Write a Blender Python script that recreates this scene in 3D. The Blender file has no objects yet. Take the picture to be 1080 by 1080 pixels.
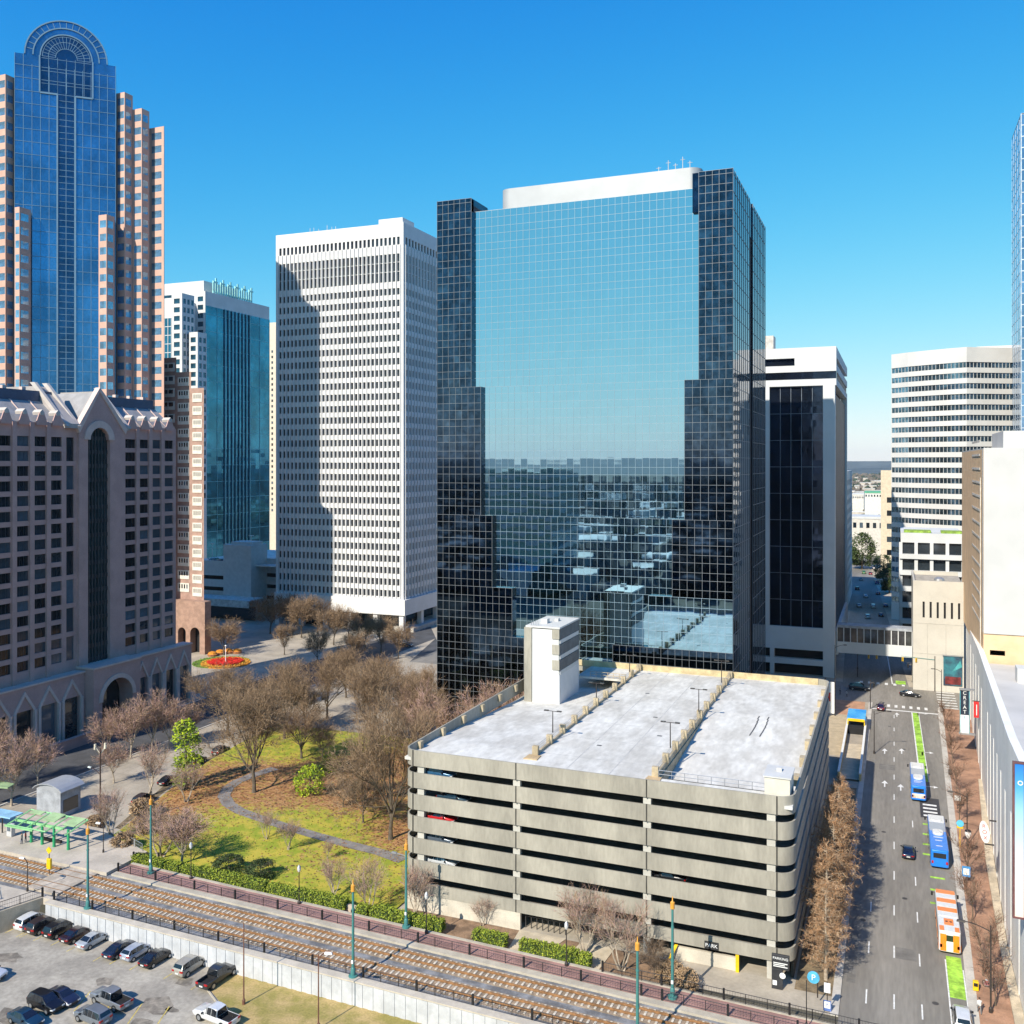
import bpy, math, random
from mathutils import Vector, Matrix
rnd = random.Random(11)
rad = math.radians
sc = bpy.context.scene
COL = sc.collection

# ------------------------------------------------------------------ camera model (metres; u = x, v = y, the street runs along y)
FOC, CAMZ, PCX, PCY = 1000.0, 62.0, 540.0, 488.0
TH = math.atan(403 / FOC)
CT, ST = math.cos(TH), math.sin(TH)

def at(px, py, z=0.0):                     # picture point -> ground point on plane z
    zc = FOC * (CAMZ - z) / (py - PCY); xc = (px - PCX) / FOC * zc
    return (xc * CT - zc * ST, xc * ST + zc * CT)
def proj(u, v, z):
    zc = -u * ST + v * CT; xc = u * CT + v * ST
    if zc < 1: return None
    return PCX + FOC * xc / zc, PCY - FOC * (z - CAMZ) / zc, zc
def u_on(px, v):
    a = (px - PCX) / FOC; zc = v / (a * ST + CT); return zc * (a * CT - ST)
def v_on(px, u):
    a = (px - PCX) / FOC; zc = u / (a * CT - ST); return zc * (a * ST + CT)
def z_at(u, v, py):
    zc = -u * ST + v * CT; return CAMZ - (py - PCY) * zc / FOC

class Frame:                               # a vertical facade plane; outward normal lies to the right of d
    def __init__(s, ou, ov, du, dv):
        l = math.hypot(du, dv); s.o = (ou, ov); s.d = (du / l, dv / l); s.n = (s.d[1], -s.d[0])
        s.rz = math.atan2(s.d[1], s.d[0])
    def p(s, a, z, out=0.0):
        return (s.o[0] + s.d[0] * a + s.n[0] * out, s.o[1] + s.d[1] * a + s.n[1] * out, z)
    def hit(s, px, py):
        a = (px - PCX) / FOC
        ru, rv = a * CT - ST, a * ST + CT     # ray per unit depth
        k = (s.o[0] * s.n[0] + s.o[1] * s.n[1]) / (ru * s.n[0] + rv * s.n[1])
        u, v = ru * k, rv * k
        return ((u - s.o[0]) * s.d[0] + (v - s.o[1]) * s.d[1], CAMZ - (py - PCY) * k / FOC)
    def s_at(s, px): return s.hit(px, PCY)[0]

# ------------------------------------------------------------------ materials
MATS = {}
def mat(name, col, rough=.8, metal=0.0, var=.18, scale=.6, fine=6.0, bump=0.0, col2=None, spec=.5, squash=None, mixpos=(.4, .62), world=False):
    if name in MATS: return MATS[name]
    m = bpy.data.materials.new(name); m.use_nodes = True; MATS[name] = m
    nt = m.node_tree; N = nt.nodes; L = nt.links; b = N['Principled BSDF']
    b.inputs['Roughness'].default_value = rough; b.inputs['Metallic'].default_value = metal
    b.inputs['Specular IOR Level'].default_value = spec
    tc = N.new('ShaderNodeTexCoord'); mp = N.new('ShaderNodeMapping')
    if world:
        g = N.new('ShaderNodeNewGeometry'); L.new(g.outputs['Position'], mp.inputs['Vector'])
    else: L.new(tc.outputs['Object'], mp.inputs['Vector'])
    if squash: mp.inputs['Scale'].default_value = squash
    n1 = N.new('ShaderNodeTexNoise'); n1.inputs['Scale'].default_value = scale; n1.inputs['Detail'].default_value = 6; n1.inputs['Roughness'].default_value = .6
    n2 = N.new('ShaderNodeTexNoise'); n2.inputs['Scale'].default_value = fine; n2.inputs['Detail'].default_value = 3
    L.new(mp.outputs['Vector'], n1.inputs['Vector']); L.new(mp.outputs['Vector'], n2.inputs['Vector'])
    r = N.new('ShaderNodeMapRange'); r.inputs['From Min'].default_value = mixpos[0]; r.inputs['From Max'].default_value = mixpos[1]
    L.new(n1.outputs['Fac'], r.inputs['Value'])
    mx = N.new('ShaderNodeMix'); mx.data_type = 'RGBA'
    c2 = col2 if col2 else tuple(min(1, c * (1 + var)) for c in col)
    c1 = col if col2 else tuple(c * (1 - var) for c in col)
    mx.inputs['A'].default_value = (*c1, 1); mx.inputs['B'].default_value = (*c2, 1)
    L.new(r.outputs['Result'], mx.inputs['Factor'])
    mr2 = N.new('ShaderNodeMapRange'); mr2.inputs['From Min'].default_value = .3; mr2.inputs['From Max'].default_value = .7
    mr2.inputs['To Min'].default_value = 1 - var * .6; mr2.inputs['To Max'].default_value = 1 + var * .6
    L.new(n2.outputs['Fac'], mr2.inputs['Value'])
    m2 = N.new('ShaderNodeMix'); m2.data_type = 'RGBA'; m2.blend_type = 'MULTIPLY'; m2.inputs['Factor'].default_value = 1
    L.new(mx.outputs['Result'], m2.inputs['A']); L.new(mr2.outputs['Result'], m2.inputs['B'])
    L.new(m2.outputs['Result'], b.inputs['Base Color'])
    if bump:
        bp = N.new('ShaderNodeBump'); bp.inputs['Strength'].default_value = bump; bp.inputs['Distance'].default_value = .05
        L.new(n2.outputs['Fac'], bp.inputs['Height']); L.new(bp.outputs['Normal'], b.inputs['Normal'])
    return m

def glass(name, col, rough=.04, metal=1.0, var=.12, scale=.35, wob=0.0, spec=.5):
    m = mat(name, col, rough, metal, var, scale, 1.5, 0, None, spec)
    if wob:
        nt = m.node_tree; N = nt.nodes; L = nt.links
        tc = N.new('ShaderNodeTexCoord'); n = N.new('ShaderNodeTexNoise'); n.inputs['Scale'].default_value = .55; n.inputs['Detail'].default_value = 1
        bp = N.new('ShaderNodeBump'); bp.inputs['Strength'].default_value = wob; bp.inputs['Distance'].default_value = .02
        L.new(tc.outputs['Object'], n.inputs['Vector']); L.new(n.outputs['Fac'], bp.inputs['Height'])
        L.new(bp.outputs['Normal'], N['Principled BSDF'].inputs['Normal'])
    return m

def vary(m, lo, hi):
    nt = m.node_tree; N = nt.nodes; L = nt.links; b = N['Principled BSDF']; src = b.inputs['Base Color'].links[0].from_socket
    oi = N.new('ShaderNodeObjectInfo'); pw = N.new('ShaderNodeMath'); pw.operation = 'POWER'; pw.inputs[1].default_value = 3; L.new(oi.outputs['Random'], pw.inputs[0])
    r = N.new('ShaderNodeMapRange'); r.inputs['To Min'].default_value = lo; r.inputs['To Max'].default_value = hi; L.new(pw.outputs[0], r.inputs['Value'])
    mx = N.new('ShaderNodeMix'); mx.data_type = 'RGBA'; mx.blend_type = 'MULTIPLY'; mx.inputs['Factor'].default_value = 1; L.new(src, mx.inputs['A']); L.new(r.outputs['Result'], mx.inputs['B']); L.new(mx.outputs['Result'], b.inputs['Base Color'])
    return m
def paint(name, col, rough=.28, coat=.6, metal=0.0):
    if name in MATS: return MATS[name]
    m = mat(name, col, rough, metal, .06, 2.0, 9)
    m.node_tree.nodes['Principled BSDF'].inputs['Coat Weight'].default_value = coat
    m.node_tree.nodes['Principled BSDF'].inputs['Coat Roughness'].default_value = .06
    return m

# ------------------------------------------------------------------ mesh builder
class MB:
    def __init__(s): s.v = []; s.f = []; s.m = []
    def add(s, vs, fs, mi=0):
        o = len(s.v); s.v += [tuple(p) for p in vs]
        for f in fs: s.f.append(tuple(i + o for i in f)); s.m.append(mi)
    def hexa(s, p, mi=0):                     # p: 4 bottom ccw + 4 top ccw
        s.add(p, [(3, 2, 1, 0), (4, 5, 6, 7), (0, 1, 5, 4), (1, 2, 6, 5), (2, 3, 7, 6), (3, 0, 4, 7)], mi)
    def box(s, x0, x1, y0, y1, z0, z1, mi=0):
        s.hexa([(x0, y0, z0), (x1, y0, z0), (x1, y1, z0), (x0, y1, z0), (x0, y0, z1), (x1, y0, z1), (x1, y1, z1), (x0, y1, z1)], mi)
    def fbox(s, F, a0, a1, z0, z1, o0, o1, mi=0):   # in a facade frame, from depth o0 (inner) to o1 (outer)
        s.hexa([F.p(a0, z0, o1), F.p(a1, z0, o1), F.p(a1, z0, o0), F.p(a0, z0, o0), F.p(a0, z1, o1), F.p(a1, z1, o1), F.p(a1, z1, o0), F.p(a0, z1, o0)], mi)
    def quad(s, a, b, c, d, mi=0): s.add([a, b, c, d], [(0, 1, 2, 3)], mi)
    def prism(s, poly, z0, z1, mi=0):
        n = len(poly)
        A = sum(poly[i][0] * poly[(i + 1) % n][1] - poly[(i + 1) % n][0] * poly[i][1] for i in range(n))
        if A < 0: poly = poly[::-1]
        vs = [(p[0], p[1], z0) for p in poly] + [(p[0], p[1], z1) for p in poly]
        s.add(vs, [tuple(range(n))[::-1], tuple(range(n, 2 * n))] + [(i, (i + 1) % n, n + (i + 1) % n, n + i) for i in range(n)], mi)
    def fprism(s, F, poly, o0, o1, mi=0):     # poly in (a,z) of a facade frame, extruded o0..o1
        n = len(poly)
        vs = [F.p(a, z, o1) for a, z in poly] + [F.p(a, z, o0) for a, z in poly]
        s.add(vs, [tuple(range(n)), tuple(range(n, 2 * n))[::-1]] + [(i, n + i, n + (i + 1) % n, (i + 1) % n) for i in range(n)], mi)
    def sheet(s, poly, z, mi=0): s.add([(p[0], p[1], z if len(p) < 3 else p[2]) for p in poly], [tuple(range(len(poly)))], mi)
    def ring(s, outer, inner, z0, z1, mi=0):
        n = len(outer)
        vs = [(p[0], p[1], z0) for p in outer] + [(p[0], p[1], z1) for p in outer] + [(p[0], p[1], z0) for p in inner] + [(p[0], p[1], z1) for p in inner]
        fs = []
        for i in range(n):
            j = (i + 1) % n
            fs += [(i, j, n + j, n + i), (2 * n + j, 2 * n + i, 3 * n + i, 3 * n + j), (n + i, n + j, 3 * n + j, 3 * n + i), (j, i, 2 * n + i, 2 * n + j)]
        s.add(vs, fs, mi)
    def tube(s, p, q, r0, r1=None, n=6, mi=0, caps=True):
        if r1 is None: r1 = r0
        p = Vector(p); q = Vector(q); ax = (q - p)
        if ax.length < 1e-6: return
        ax.normalize(); t = Vector((0, 0, 1)) if abs(ax.z) < .9 else Vector((1, 0, 0))
        e1 = ax.cross(t).normalized(); e2 = ax.cross(e1)
        vs = []
        for c, r in ((p, r0), (q, r1)):
            for k in range(n):
                an = 2 * math.pi * k / n; vs.append(c + e1 * (r * math.cos(an)) + e2 * (r * math.sin(an)))
        fs = [(k, n + k, n + (k + 1) % n, (k + 1) % n) for k in range(n)]
        if caps: fs += [tuple(range(n)), tuple(range(n, 2 * n))[::-1]]
        s.add(vs, fs, mi)
    def lathe(s, c, prof, n=12, mi=0):        # prof: list of (r, z), about a vertical axis at c
        vs = []; fs = []
        for r, z in prof:
            for k in range(n):
                an = 2 * math.pi * k / n; vs.append((c[0] + r * math.cos(an), c[1] + r * math.sin(an), c[2] + z))
        for i in range(len(prof) - 1):
            for k in range(n): fs.append((i * n + k, i * n + (k + 1) % n, (i + 1) * n + (k + 1) % n, (i + 1) * n + k))
        fs.append(tuple(range(n))[::-1]); fs.append(tuple(range((len(prof) - 1) * n, len(prof) * n)))
        s.add(vs, fs, mi)
    def mesh(s, name, mats):
        me = bpy.data.meshes.new(name); me.from_pydata(s.v, [], s.f)
        for m in (mats if isinstance(mats, (list, tuple)) else [mats]): me.materials.append(m)
        if any(s.m): me.polygons.foreach_set('material_index', s.m)
        me.update(); return me
    def build(s, name, mats, parent=None, smooth=None, bevel=None):
        return link(name, s.mesh(name, mats), parent, smooth, bevel)

def link(name, me, parent=None, smooth=None, bevel=None):
    o = bpy.data.objects.new(name, me); COL.objects.link(o)
    if parent is not None: o.parent = parent
    if smooth:
        me.polygons.foreach_set('use_smooth', [True] * len(me.polygons)); me.set_sharp_from_angle(angle=rad(smooth))
    if bevel:
        b = o.modifiers.new('bevel', 'BEVEL'); b.width = bevel; b.segments = 2; b.limit_method = 'ANGLE'; b.angle_limit = rad(28)
    return o

def empty(name, loc=(0, 0, 0), rz=0.0):
    o = bpy.data.objects.new(name, None); COL.objects.link(o); o.location = loc; o.rotation_euler = (0, 0, rz); o.empty_display_size = .5; return o
def tag(o, label, cat, group=None):
    o['label'] = label; o['category'] = cat
    if group: o['group'] = group
    return o
def thing(name, label, cat, loc=(0, 0, 0), rz=0.0, group=None): return tag(empty(name, loc, rz), label, cat, group)
def struct(o): o['kind'] = 'structure'; return o
def stuff(o): o['kind'] = 'stuff'; return o
def copy_tree(o, parent=None):
    c = o.copy(); COL.objects.link(c)
    if parent is not None: c.parent = parent
    for ch in list(o.children): copy_tree(ch, c)
    return c
def nth(i): return ['first', 'second', 'third', 'fourth', 'fifth', 'sixth', 'seventh', 'eighth', 'ninth', 'tenth', 'eleventh', 'twelfth', 'thirteenth', 'fourteenth'][i]

_txt = {}
def text_mesh(body, size, m, ext=.01):
    c = bpy.data.curves.new('lettering', 'FONT'); c.body = body; c.size = size; c.extrude = ext; c.align_x = 'CENTER'; c.align_y = 'CENTER'
    o = bpy.data.objects.new('lettering', c); COL.objects.link(o)
    dg = bpy.context.evaluated_depsgraph_get(); dg.update()
    me = bpy.data.meshes.new_from_object(o.evaluated_get(dg)); bpy.data.objects.remove(o); bpy.data.curves.remove(c)
    me.materials.clear(); me.materials.append(m); return me
def lettering(body, size, m, F, a, z, out, parent, rot=0.0, vertical=False):
    if vertical: body = '\n'.join(body)
    o = link('lettering', text_mesh(body, size, m), parent)
    M3 = Matrix(((F.d[0], 0, F.n[0]), (F.d[1], 0, F.n[1]), (0, 1, 0))).to_4x4()
    if rot: M3 = M3 @ Matrix.Rotation(rot, 4, 'Z')
    M3.translation = Vector(F.p(a, z, out)); 
    o.matrix_basis = (parent.matrix_basis.inverted() @ M3) if parent else M3
    return o

# panes: the 100 largest of a building are parts of their own, the rest one part
_pane = {}
def pane_mesh(w, h, mats, mull):
    k = (round(w, 2), round(h, 2), mats[0].name, mull)
    if k in _pane: return _pane[k]
    b = MB(); b.box(-w / 2, w / 2, -.03, .03, -h / 2, h / 2, 0)
    if len(mats) > 1:
        t = .05
        for x in [-w / 2 + t / 2, w / 2 - t / 2] + [(-w / 2 + w * i / mull) for i in range(1, mull)]:
            b.box(x - t / 2, x + t / 2, -.06, -.031, -h / 2, h / 2, 1)
        b.box(-w / 2 + t, w / 2 - t, -.058, -.031, h / 2 - t, h / 2, 1); b.box(-w / 2 + t, w / 2 - t, -.058, -.031, -h / 2, -h / 2 + t, 1)
    _pane[k] = b.mesh('window', mats); return _pane[k]
def panes(root, rects, mats, name='window', mull=2, limit=100):
    """rects: (F, a0, a1, z0, z1, out)"""
    sc_ = []
    for r in rects:
        F, a0, a1, z0, z1, o = r
        p = F.p((a0 + a1) / 2, (z0 + z1) / 2, o); q = proj(*p); k = 0
        if q and -10 < q[0] < 1090 and -10 < q[1] < 1090:
            dot = -(p[0] * F.n[0] + p[1] * F.n[1]) / max(1, math.hypot(p[0], p[1]))
            k = max(0, dot) * (a1 - a0) * (z1 - z0) / q[2] ** 2
        sc_.append((k, r))
    sc_.sort(key=lambda t: -t[0])
    rx, ry, _ = root.location
    for k, (F, a0, a1, z0, z1, o) in sc_[:limit]:
        ob = link(name, pane_mesh(a1 - a0, z1 - z0, mats, mull), root)
        p = F.p((a0 + a1) / 2, (z0 + z1) / 2, o); ob.location = (p[0] - rx, p[1] - ry, p[2]); ob.rotation_euler = (0, 0, F.rz)
    if len(sc_) > limit:
        b = MB()
        for k, (F, a0, a1, z0, z1, o) in sc_[limit:]: b.fbox(F, a0, a1, z0, z1, o - .03, o + .03)
        ob = b.build(name, mats[0], root); ob.location = (-rx, -ry, 0); stuff(ob)

def punched(b, F, a0, a1, cols, z0, z1, rows, th=.45, mi=0, out=0.0):
    """a wall with real openings: cols/rows are (lo,hi) openings; piers run between, spandrels fill; returns rects"""
    zs = z0
    for lo, hi in rows:
        b.fbox(F, a0, a1, zs, lo, out - th, out, mi)
        a = a0
        for c0, c1 in cols: b.fbox(F, a, c0, lo, hi, out - th, out, mi); a = c1
        b.fbox(F, a, a1, lo, hi, out - th, out, mi); zs = hi
    b.fbox(F, a0, a1, zs, z1, out - th, out, mi)
    return [(F, c0, c1, lo, hi, out - th + .12) for lo, hi in rows for c0, c1 in cols]

def glazed(b, F, a0, a1, z0, z1, da, dz_list, out, tilt=.002, mi=0):
    """curtain wall panes, each a hair out of true"""
    na = max(1, round((a1 - a0) / da)); w = (a1 - a0) / na
    for i in range(na):
        for j in range(len(dz_list) - 1):
            if dz_list[j] < z0 - .01 or dz_list[j + 1] > z1 + .01: continue
            t1 = rnd.gauss(0, tilt) * w; t2 = rnd.gauss(0, tilt) * (dz_list[j + 1] - dz_list[j])
            A, B = a0 + i * w, a0 + (i + 1) * w; Z0, Z1 = dz_list[j], dz_list[j + 1]
            b.quad(F.p(A, Z0, out - t1 - t2), F.p(B, Z0, out + t1 - t2), F.p(B, Z1, out + t1 + t2), F.p(A, Z1, out - t1 + t2), mi)
def mullions(b, F, a0, a1, z0, z1, da, zs, out, w=.1, pr=.08, mi=0):
    na = max(1, round((a1 - a0) / da)); st = (a1 - a0) / na
    for i in range(na + 1):
        a = a0 + i * st; b.fbox(F, a - w / 2, a + w / 2, z0, z1, out - .05, out + pr, mi)
    for z in zs:
        if z0 - .01 <= z <= z1 + .01: b.fbox(F, a0, a1, z - w / 2, z + w / 2, out - .05, out + pr * .8, mi)

# ------------------------------------------------------------------ palette
concrete = mat('garage_concrete', (.33, .305, .25), .85, var=.15, scale=.25, fine=3, squash=(1, 1, .25), bump=.15)
pale_conc = mat('pale_concrete', (.50, .47, .42), .85, var=.12, scale=.3, fine=4)
white_wall = mat('white_painted_wall', (.58, .57, .54), .7, var=.05, scale=.2, fine=3)
deck_mat = mat('deck_coating', (.52, .495, .445), .9, var=.18, scale=.3, fine=1.3, col2=(.67, .65, .60), squash=(1, .4, 1), spec=.2)
asphalt = mat('asphalt', (.225, .208, .182), .85, var=.20, scale=.12, fine=2.5, squash=(1, .12, 1), bump=.1)
dark_asphalt = mat('dark_asphalt', (.075, .075, .078), .85, var=.2, scale=.2, fine=3)
lot_asphalt = mat('worn_lot_asphalt', (.285, .255, .21), .9, var=.25, scale=.22, fine=2.2, col2=(.40, .36, .295))
pave = mat('pavement_concrete', (.39, .34, .27), .85, var=.14, scale=.15, fine=2)
brick_pave = mat('brick_paving', (.36, .205, .13), .85, var=.22, scale=.35, fine=5)
brick_rail = mat('purple_brick_paving', (.32, .18, .155), .85, var=.2, scale=.4, fine=5)
ballast = mat('ballast', (.195, .195, .20), .95, var=.35, scale=.5, fine=9, bump=.6)
rust = mat('rusty_rail', (.27, .14, .06), .6, var=.25, scale=2)
rust_bed = mat('rust_stained_ballast', (.30, .225, .155), .95, var=.3, scale=1, fine=9, bump=.5)
sleeper_m = mat('sleeper_concrete', (.58, .52, .42), .85, var=.15, scale=1)
black_metal = mat('black_metal', (.02, .02, .022), .5, .3, var=.1)
dark_metal = mat('dark_bronze_metal', (.05, .042, .038), .5, .3, var=.1)
grey_metal = mat('grey_metal', (.42, .43, .44), .4, .6, var=.08)
white_paint = mat('road_white', (.72, .72, .70), .7, var=.15, scale=2)
yellow_paint = mat('faded_yellow_line', (.52, .40, .10), .8, var=.3, scale=1.5)
lime_paint = mat('lane_green', (.31, .55, .06), .8, var=.3, scale=.5, fine=2)
yellow_m = mat('yellow_enamel', (.80, .50, .01), .4, var=.08)
teal_m = mat('teal_enamel', (.055, .20, .19), .4, var=.1)
orange_m = mat('orange_enamel', (.72, .33, .05), .4, var=.1)
green_m = mat('green_enamel', (.03, .34, .14), .4, var=.1)
palegreen_m = mat('pale_green_sheet', (.30, .42, .22), .5, var=.15)
win_dark = vary(glass('dark_window', (.018, .024, .03), .06, 0.0, spec=.9), .5, 6.0)
win_frame = mat('window_frame', (.10, .10, .105), .5, .3)
black_in = mat('dark_interior', (.012, .012, .014), .9)
# ------------------------------------------------------------------ camera, sky, sun
cam = bpy.data.cameras.new('camera'); co = bpy.data.objects.new('camera', cam); COL.objects.link(co)
cam.sensor_width = 36; cam.lens = 36 * FOC / 1080; cam.shift_y = -(540 - PCY) / 1080; cam.clip_start = 1; cam.clip_end = 60000
co.location = (0, 0, CAMZ); co.rotation_euler = (rad(90), 0, TH); sc.camera = co
SUN_EL, SUN_AZ = 38.0, 195.0; SKY_N = 1 / 4.7; EXPO = .4
w = bpy.data.worlds.new('World'); sc.world = w; w.use_nodes = True
wn = w.node_tree; sky = wn.nodes.new('ShaderNodeTexSky'); sky.sky_type = 'NISHITA'; sky.sun_disc = False
sky.sun_elevation = rad(SUN_EL); sky.sun_rotation = rad(SUN_AZ); sky.air_density = 1.0; sky.dust_density = .15; sky.ozone_density = 2.5; sky.altitude = 200
# colour grade of the clear winter sky: deep azure overhead, pale near the horizon
sp_ = wn.nodes.new('ShaderNodeSeparateColor'); cb_ = wn.nodes.new('ShaderNodeCombineColor'); wn.links.new(sky.outputs[0], sp_.inputs[0])
for i_, (pw_, k_) in enumerate(((3.9, .42), (2.0, .665), (.85, .87))):
    m1 = wn.nodes.new('ShaderNodeMath'); m1.operation = 'MULTIPLY'; m1.inputs[1].default_value = SKY_N; wn.links.new(sp_.outputs[i_], m1.inputs[0])
    m2 = wn.nodes.new('ShaderNodeMath'); m2.operation = 'DIVIDE'; ma = wn.nodes.new('ShaderNodeMath'); ma.operation = 'ADD'; ma.inputs[1].default_value = .6; mb_ = wn.nodes.new('ShaderNodeMath'); mb_.operation = 'MULTIPLY'; mb_.inputs[1].default_value = 1.6; wn.links.new(m1.outputs[0], ma.inputs[0]); wn.links.new(m1.outputs[0], mb_.inputs[0]); wn.links.new(mb_.outputs[0], m2.inputs[0]); wn.links.new(ma.outputs[0], m2.inputs[1])
    m3 = wn.nodes.new('ShaderNodeMath'); m3.operation = 'POWER'; m3.inputs[1].default_value = pw_; wn.links.new(m2.outputs[0], m3.inputs[0])
    m4 = wn.nodes.new('ShaderNodeMath'); m4.operation = 'MULTIPLY'; m4.inputs[1].default_value = k_ / (.15 * 2 ** EXPO); wn.links.new(m3.outputs[0], m4.inputs[0]); wn.links.new(m4.outputs[0], cb_.inputs[i_])
wn.links.new(cb_.outputs[0], wn.nodes['Background'].inputs[0]); wn.nodes['Background'].inputs[1].default_value = .15
ld = bpy.data.lights.new('sun', 'SUN'); ld.energy = 5.0; ld.angle = rad(.5); ld.color = (1, .92, .79)
lo = bpy.data.objects.new('sun', ld); COL.objects.link(lo); lo.location = (-60, -120, 200)
az = rad(SUN_AZ); el = rad(SUN_EL)
to_sun = Vector((math.sin(az) * math.cos(el), math.cos(az) * math.cos(el), math.sin(el)))
lo.rotation_euler = to_sun.to_track_quat('Z', 'Y').to_euler()
sc.view_settings.view_transform = 'Standard'; sc.view_settings.look = 'None'; sc.view_settings.exposure = EXPO; sc.view_settings.gamma = 1
sc.cycles.caustics_reflective = False; sc.cycles.caustics_refractive = False; sc.cycles.max_bounces = 6; sc.cycles.glossy_bounces = 4; sc.cycles.diffuse_bounces = 3; sc.cycles.sample_clamp_indirect = 6

# ------------------------------------------------------------------ ground: one sheet to the horizon, stepping down 2 m to the parking lot
gm = mat('far_ground', (.05, .05, .036), .95, var=.35, scale=.012, fine=.06, col2=(.12, .10, .072), world=True)
b = MB(); E_ = 30000
for y0, y1, za, zb in ((-E_, -1200, -2.1, -2.1), (-1200, 98.4, -2.1, -2.1), (98.4, 98.6, -2.1, -.06), (98.6, 900, -.06, -.06), (900, E_, -.06, -.06)):
    xs = [-E_, -1500, 0, 1500, E_]
    for x0, x1 in zip(xs, xs[1:]): b.quad((x0, y0, za), (x1, y0, za), (x1, y1, zb), (x0, y1, zb))
struct(b.build('ground', gm))

b = MB(); b.box(-16000, 16000, -16000, 16000, -3.2, 260); hz_ = bpy.data.materials.new('haze'); hz_.use_nodes = True; N = hz_.node_tree.nodes; N.remove(N['Principled BSDF']); pv_ = N.new('ShaderNodeVolumePrincipled'); pv_.inputs['Color'].default_value = (.72, .84, .96, 1); pv_.inputs['Density'].default_value = 2.2e-5; hz_.node_tree.links.new(pv_.outputs[0], N['Material Output'].inputs['Volume']); stuff(b.build('haze', hz_))
# far wooded hills on the horizon
b = MB(); R2 = random.Random(3)
hm = mat('far_hill_wood', (.055, .075, .085), .95, var=.25, scale=.003, fine=.02, col2=(.10, .12, .12), world=True)
for dist, hgt in ((5200, 34), (9000, 85)):
    n = 120; pr = None
    for i in range(n + 1):
        a = 2 * math.pi * i / n; h = hgt * (.75 + .35 * R2.random())
        c = (math.sin(a), math.cos(a)); row = [(c[0] * dist, c[1] * dist, -3), (c[0] * (dist + 900), c[1] * (dist + 900), h), (c[0] * (dist + 2500), c[1] * (dist + 2500), -3)]
        if pr: b.quad(pr[0], row[0], row[1], pr[1]); b.quad(pr[1], row[1], row[2], pr[2])
        pr = row
struct(b.build('hills', hm, smooth=60))

def blob(b, x, y, z, r, h, R2, mi=0):
    n = 7; prof = ((.55, 0), (1, .35), (.85, .7), (.4, 1))
    vs = []; 
    for rr, zz in prof:
        for k in range(n):
            a = 2 * math.pi * k / n; q = r * rr * (.75 + .5 * R2.random()); vs.append((x + q * math.cos(a), y + q * math.sin(a), z + h * zz * (.85 + .3 * R2.random())))
    fs = [(i * n + k, i * n + (k + 1) % n, (i + 1) * n + (k + 1) % n, (i + 1) * n + k) for i in range(3) for k in range(n)] + [tuple(range(3 * n, 4 * n))]
    b.add(vs, fs, mi)
wood_m = mat('far_winter_wood', (.10, .085, .062), .95, var=.3, scale=.05, fine=.4, col2=(.17, .14, .11), world=True)
ever_m = mat('far_evergreen', (.035, .055, .03), .95, var=.3, scale=.05, fine=.4, world=True)
b = MB()
for i in range(5200):
    if i < 2600:      # beyond the street canyon
        zc = 520 * (9 ** (R2.random() ** .7)); xa = R2.uniform(.30, .56); u, v = zc * (xa * CT - ST), zc * (xa * ST + CT)
        if u > 60 and v < 560: continue
    else:             # south of the viewpoint, seen mirrored in the glass
        zc = 430 * (8 ** (R2.random() ** .8)); xa = R2.uniform(-.14, .26); u, v = zc * (xa * CT - ST), 378 - zc * (xa * ST + CT)
        if v > -40: continue
    if -30 < u < 12 and 400 < v < 760: continue
    blob(b, u, v, -2, R2.uniform(5, 11), R2.uniform(7, 15), R2, 0 if R2.random() < .72 else 1)
stuff(b.build('distant_wood', [wood_m, ever_m]))
b = MB()
ro_m = mat('far_pale_roofs', (.62, .60, .56), .8, var=.2, scale=.02, fine=.3, world=True); wl_m = mat('far_walls', (.45, .40, .34), .8, var=.25, scale=.02, fine=.3, world=True)
for i in range(700):
    if i < 250:
        zc = 560 * (6 ** (R2.random())); xa = R2.uniform(.32, .52); u, v = zc * (xa * CT - ST), zc * (xa * ST + CT)
    else:
        zc = 460 * (5 ** (R2.random())); xa = R2.uniform(-.14, .26); u, v = zc * (xa * CT - ST), 378 - zc * (xa * ST + CT)
        if v > -60: continue
    if -35 < u < 30 and 400 < v < 800: continue
    a, c, h = R2.uniform(8, 28), R2.uniform(8, 24), R2.uniform(4, 13)
    b.box(u, u + a, v, v + c, -2, h, 1); b.box(u - .3, u + a + .3, v - .3, v + c + .3, h, h + .8, 0)
stuff(b.build('distant_suburb', [ro_m, wl_m]))

# ------------------------------------------------------------------ streets and paved areas (thin sheets, 4 mm apart)
def sheet(name, poly, z, m): b = MB(); b.sheet(poly, z); return struct(b.build(name, m))
sheet('pavement', [(-330, 112), (60, 112), (60, 620), (-330, 620)], 0, pave)
KL = lambda v: -5.8 + (v - 111) * .0045          # left kerb of the street
KR = lambda v: 7.9 + (v - 124) * .0165           # right kerb
sheet('road', [(KL(60), 60), (KR(60), 60), (KR(262), 262), (60, 262), (60, 284), (3.8, 284), (1.5, 330), (-3, 420), (-22, 760), (-40, 760), (-20, 420), (-15, 330), (-13.5, 284), (-140, 284), (-140, 262), (KL(262), 262)], .004, asphalt)
sheet('street', [(-168, 90), (-150, 90), (-150, 300), (-140, 262), (-140, 284), (-168, 330)], .004, dark_asphalt)
b = MB()
for poly in ([(KR(90), 90), (KR(262) , 262), (19, 262), (16, 120), (14.5, 90)],):
    b.prism([(p[0] + .3, p[1]) for p in poly], 0.002, .13)
struct(b.build('sidewalk', brick_pave))
b = MB(); b.hexa([(KR(90), 90, 0), (KR(90) + 1.0, 90, 0), (KR(262) + 1.1, 262, 0), (KR(262), 262, 0), (KR(90), 90, .14), (KR(90) + 1.0, 90, .14), (KR(262) + 1.1, 262, .14), (KR(262), 262, .14)])
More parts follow.
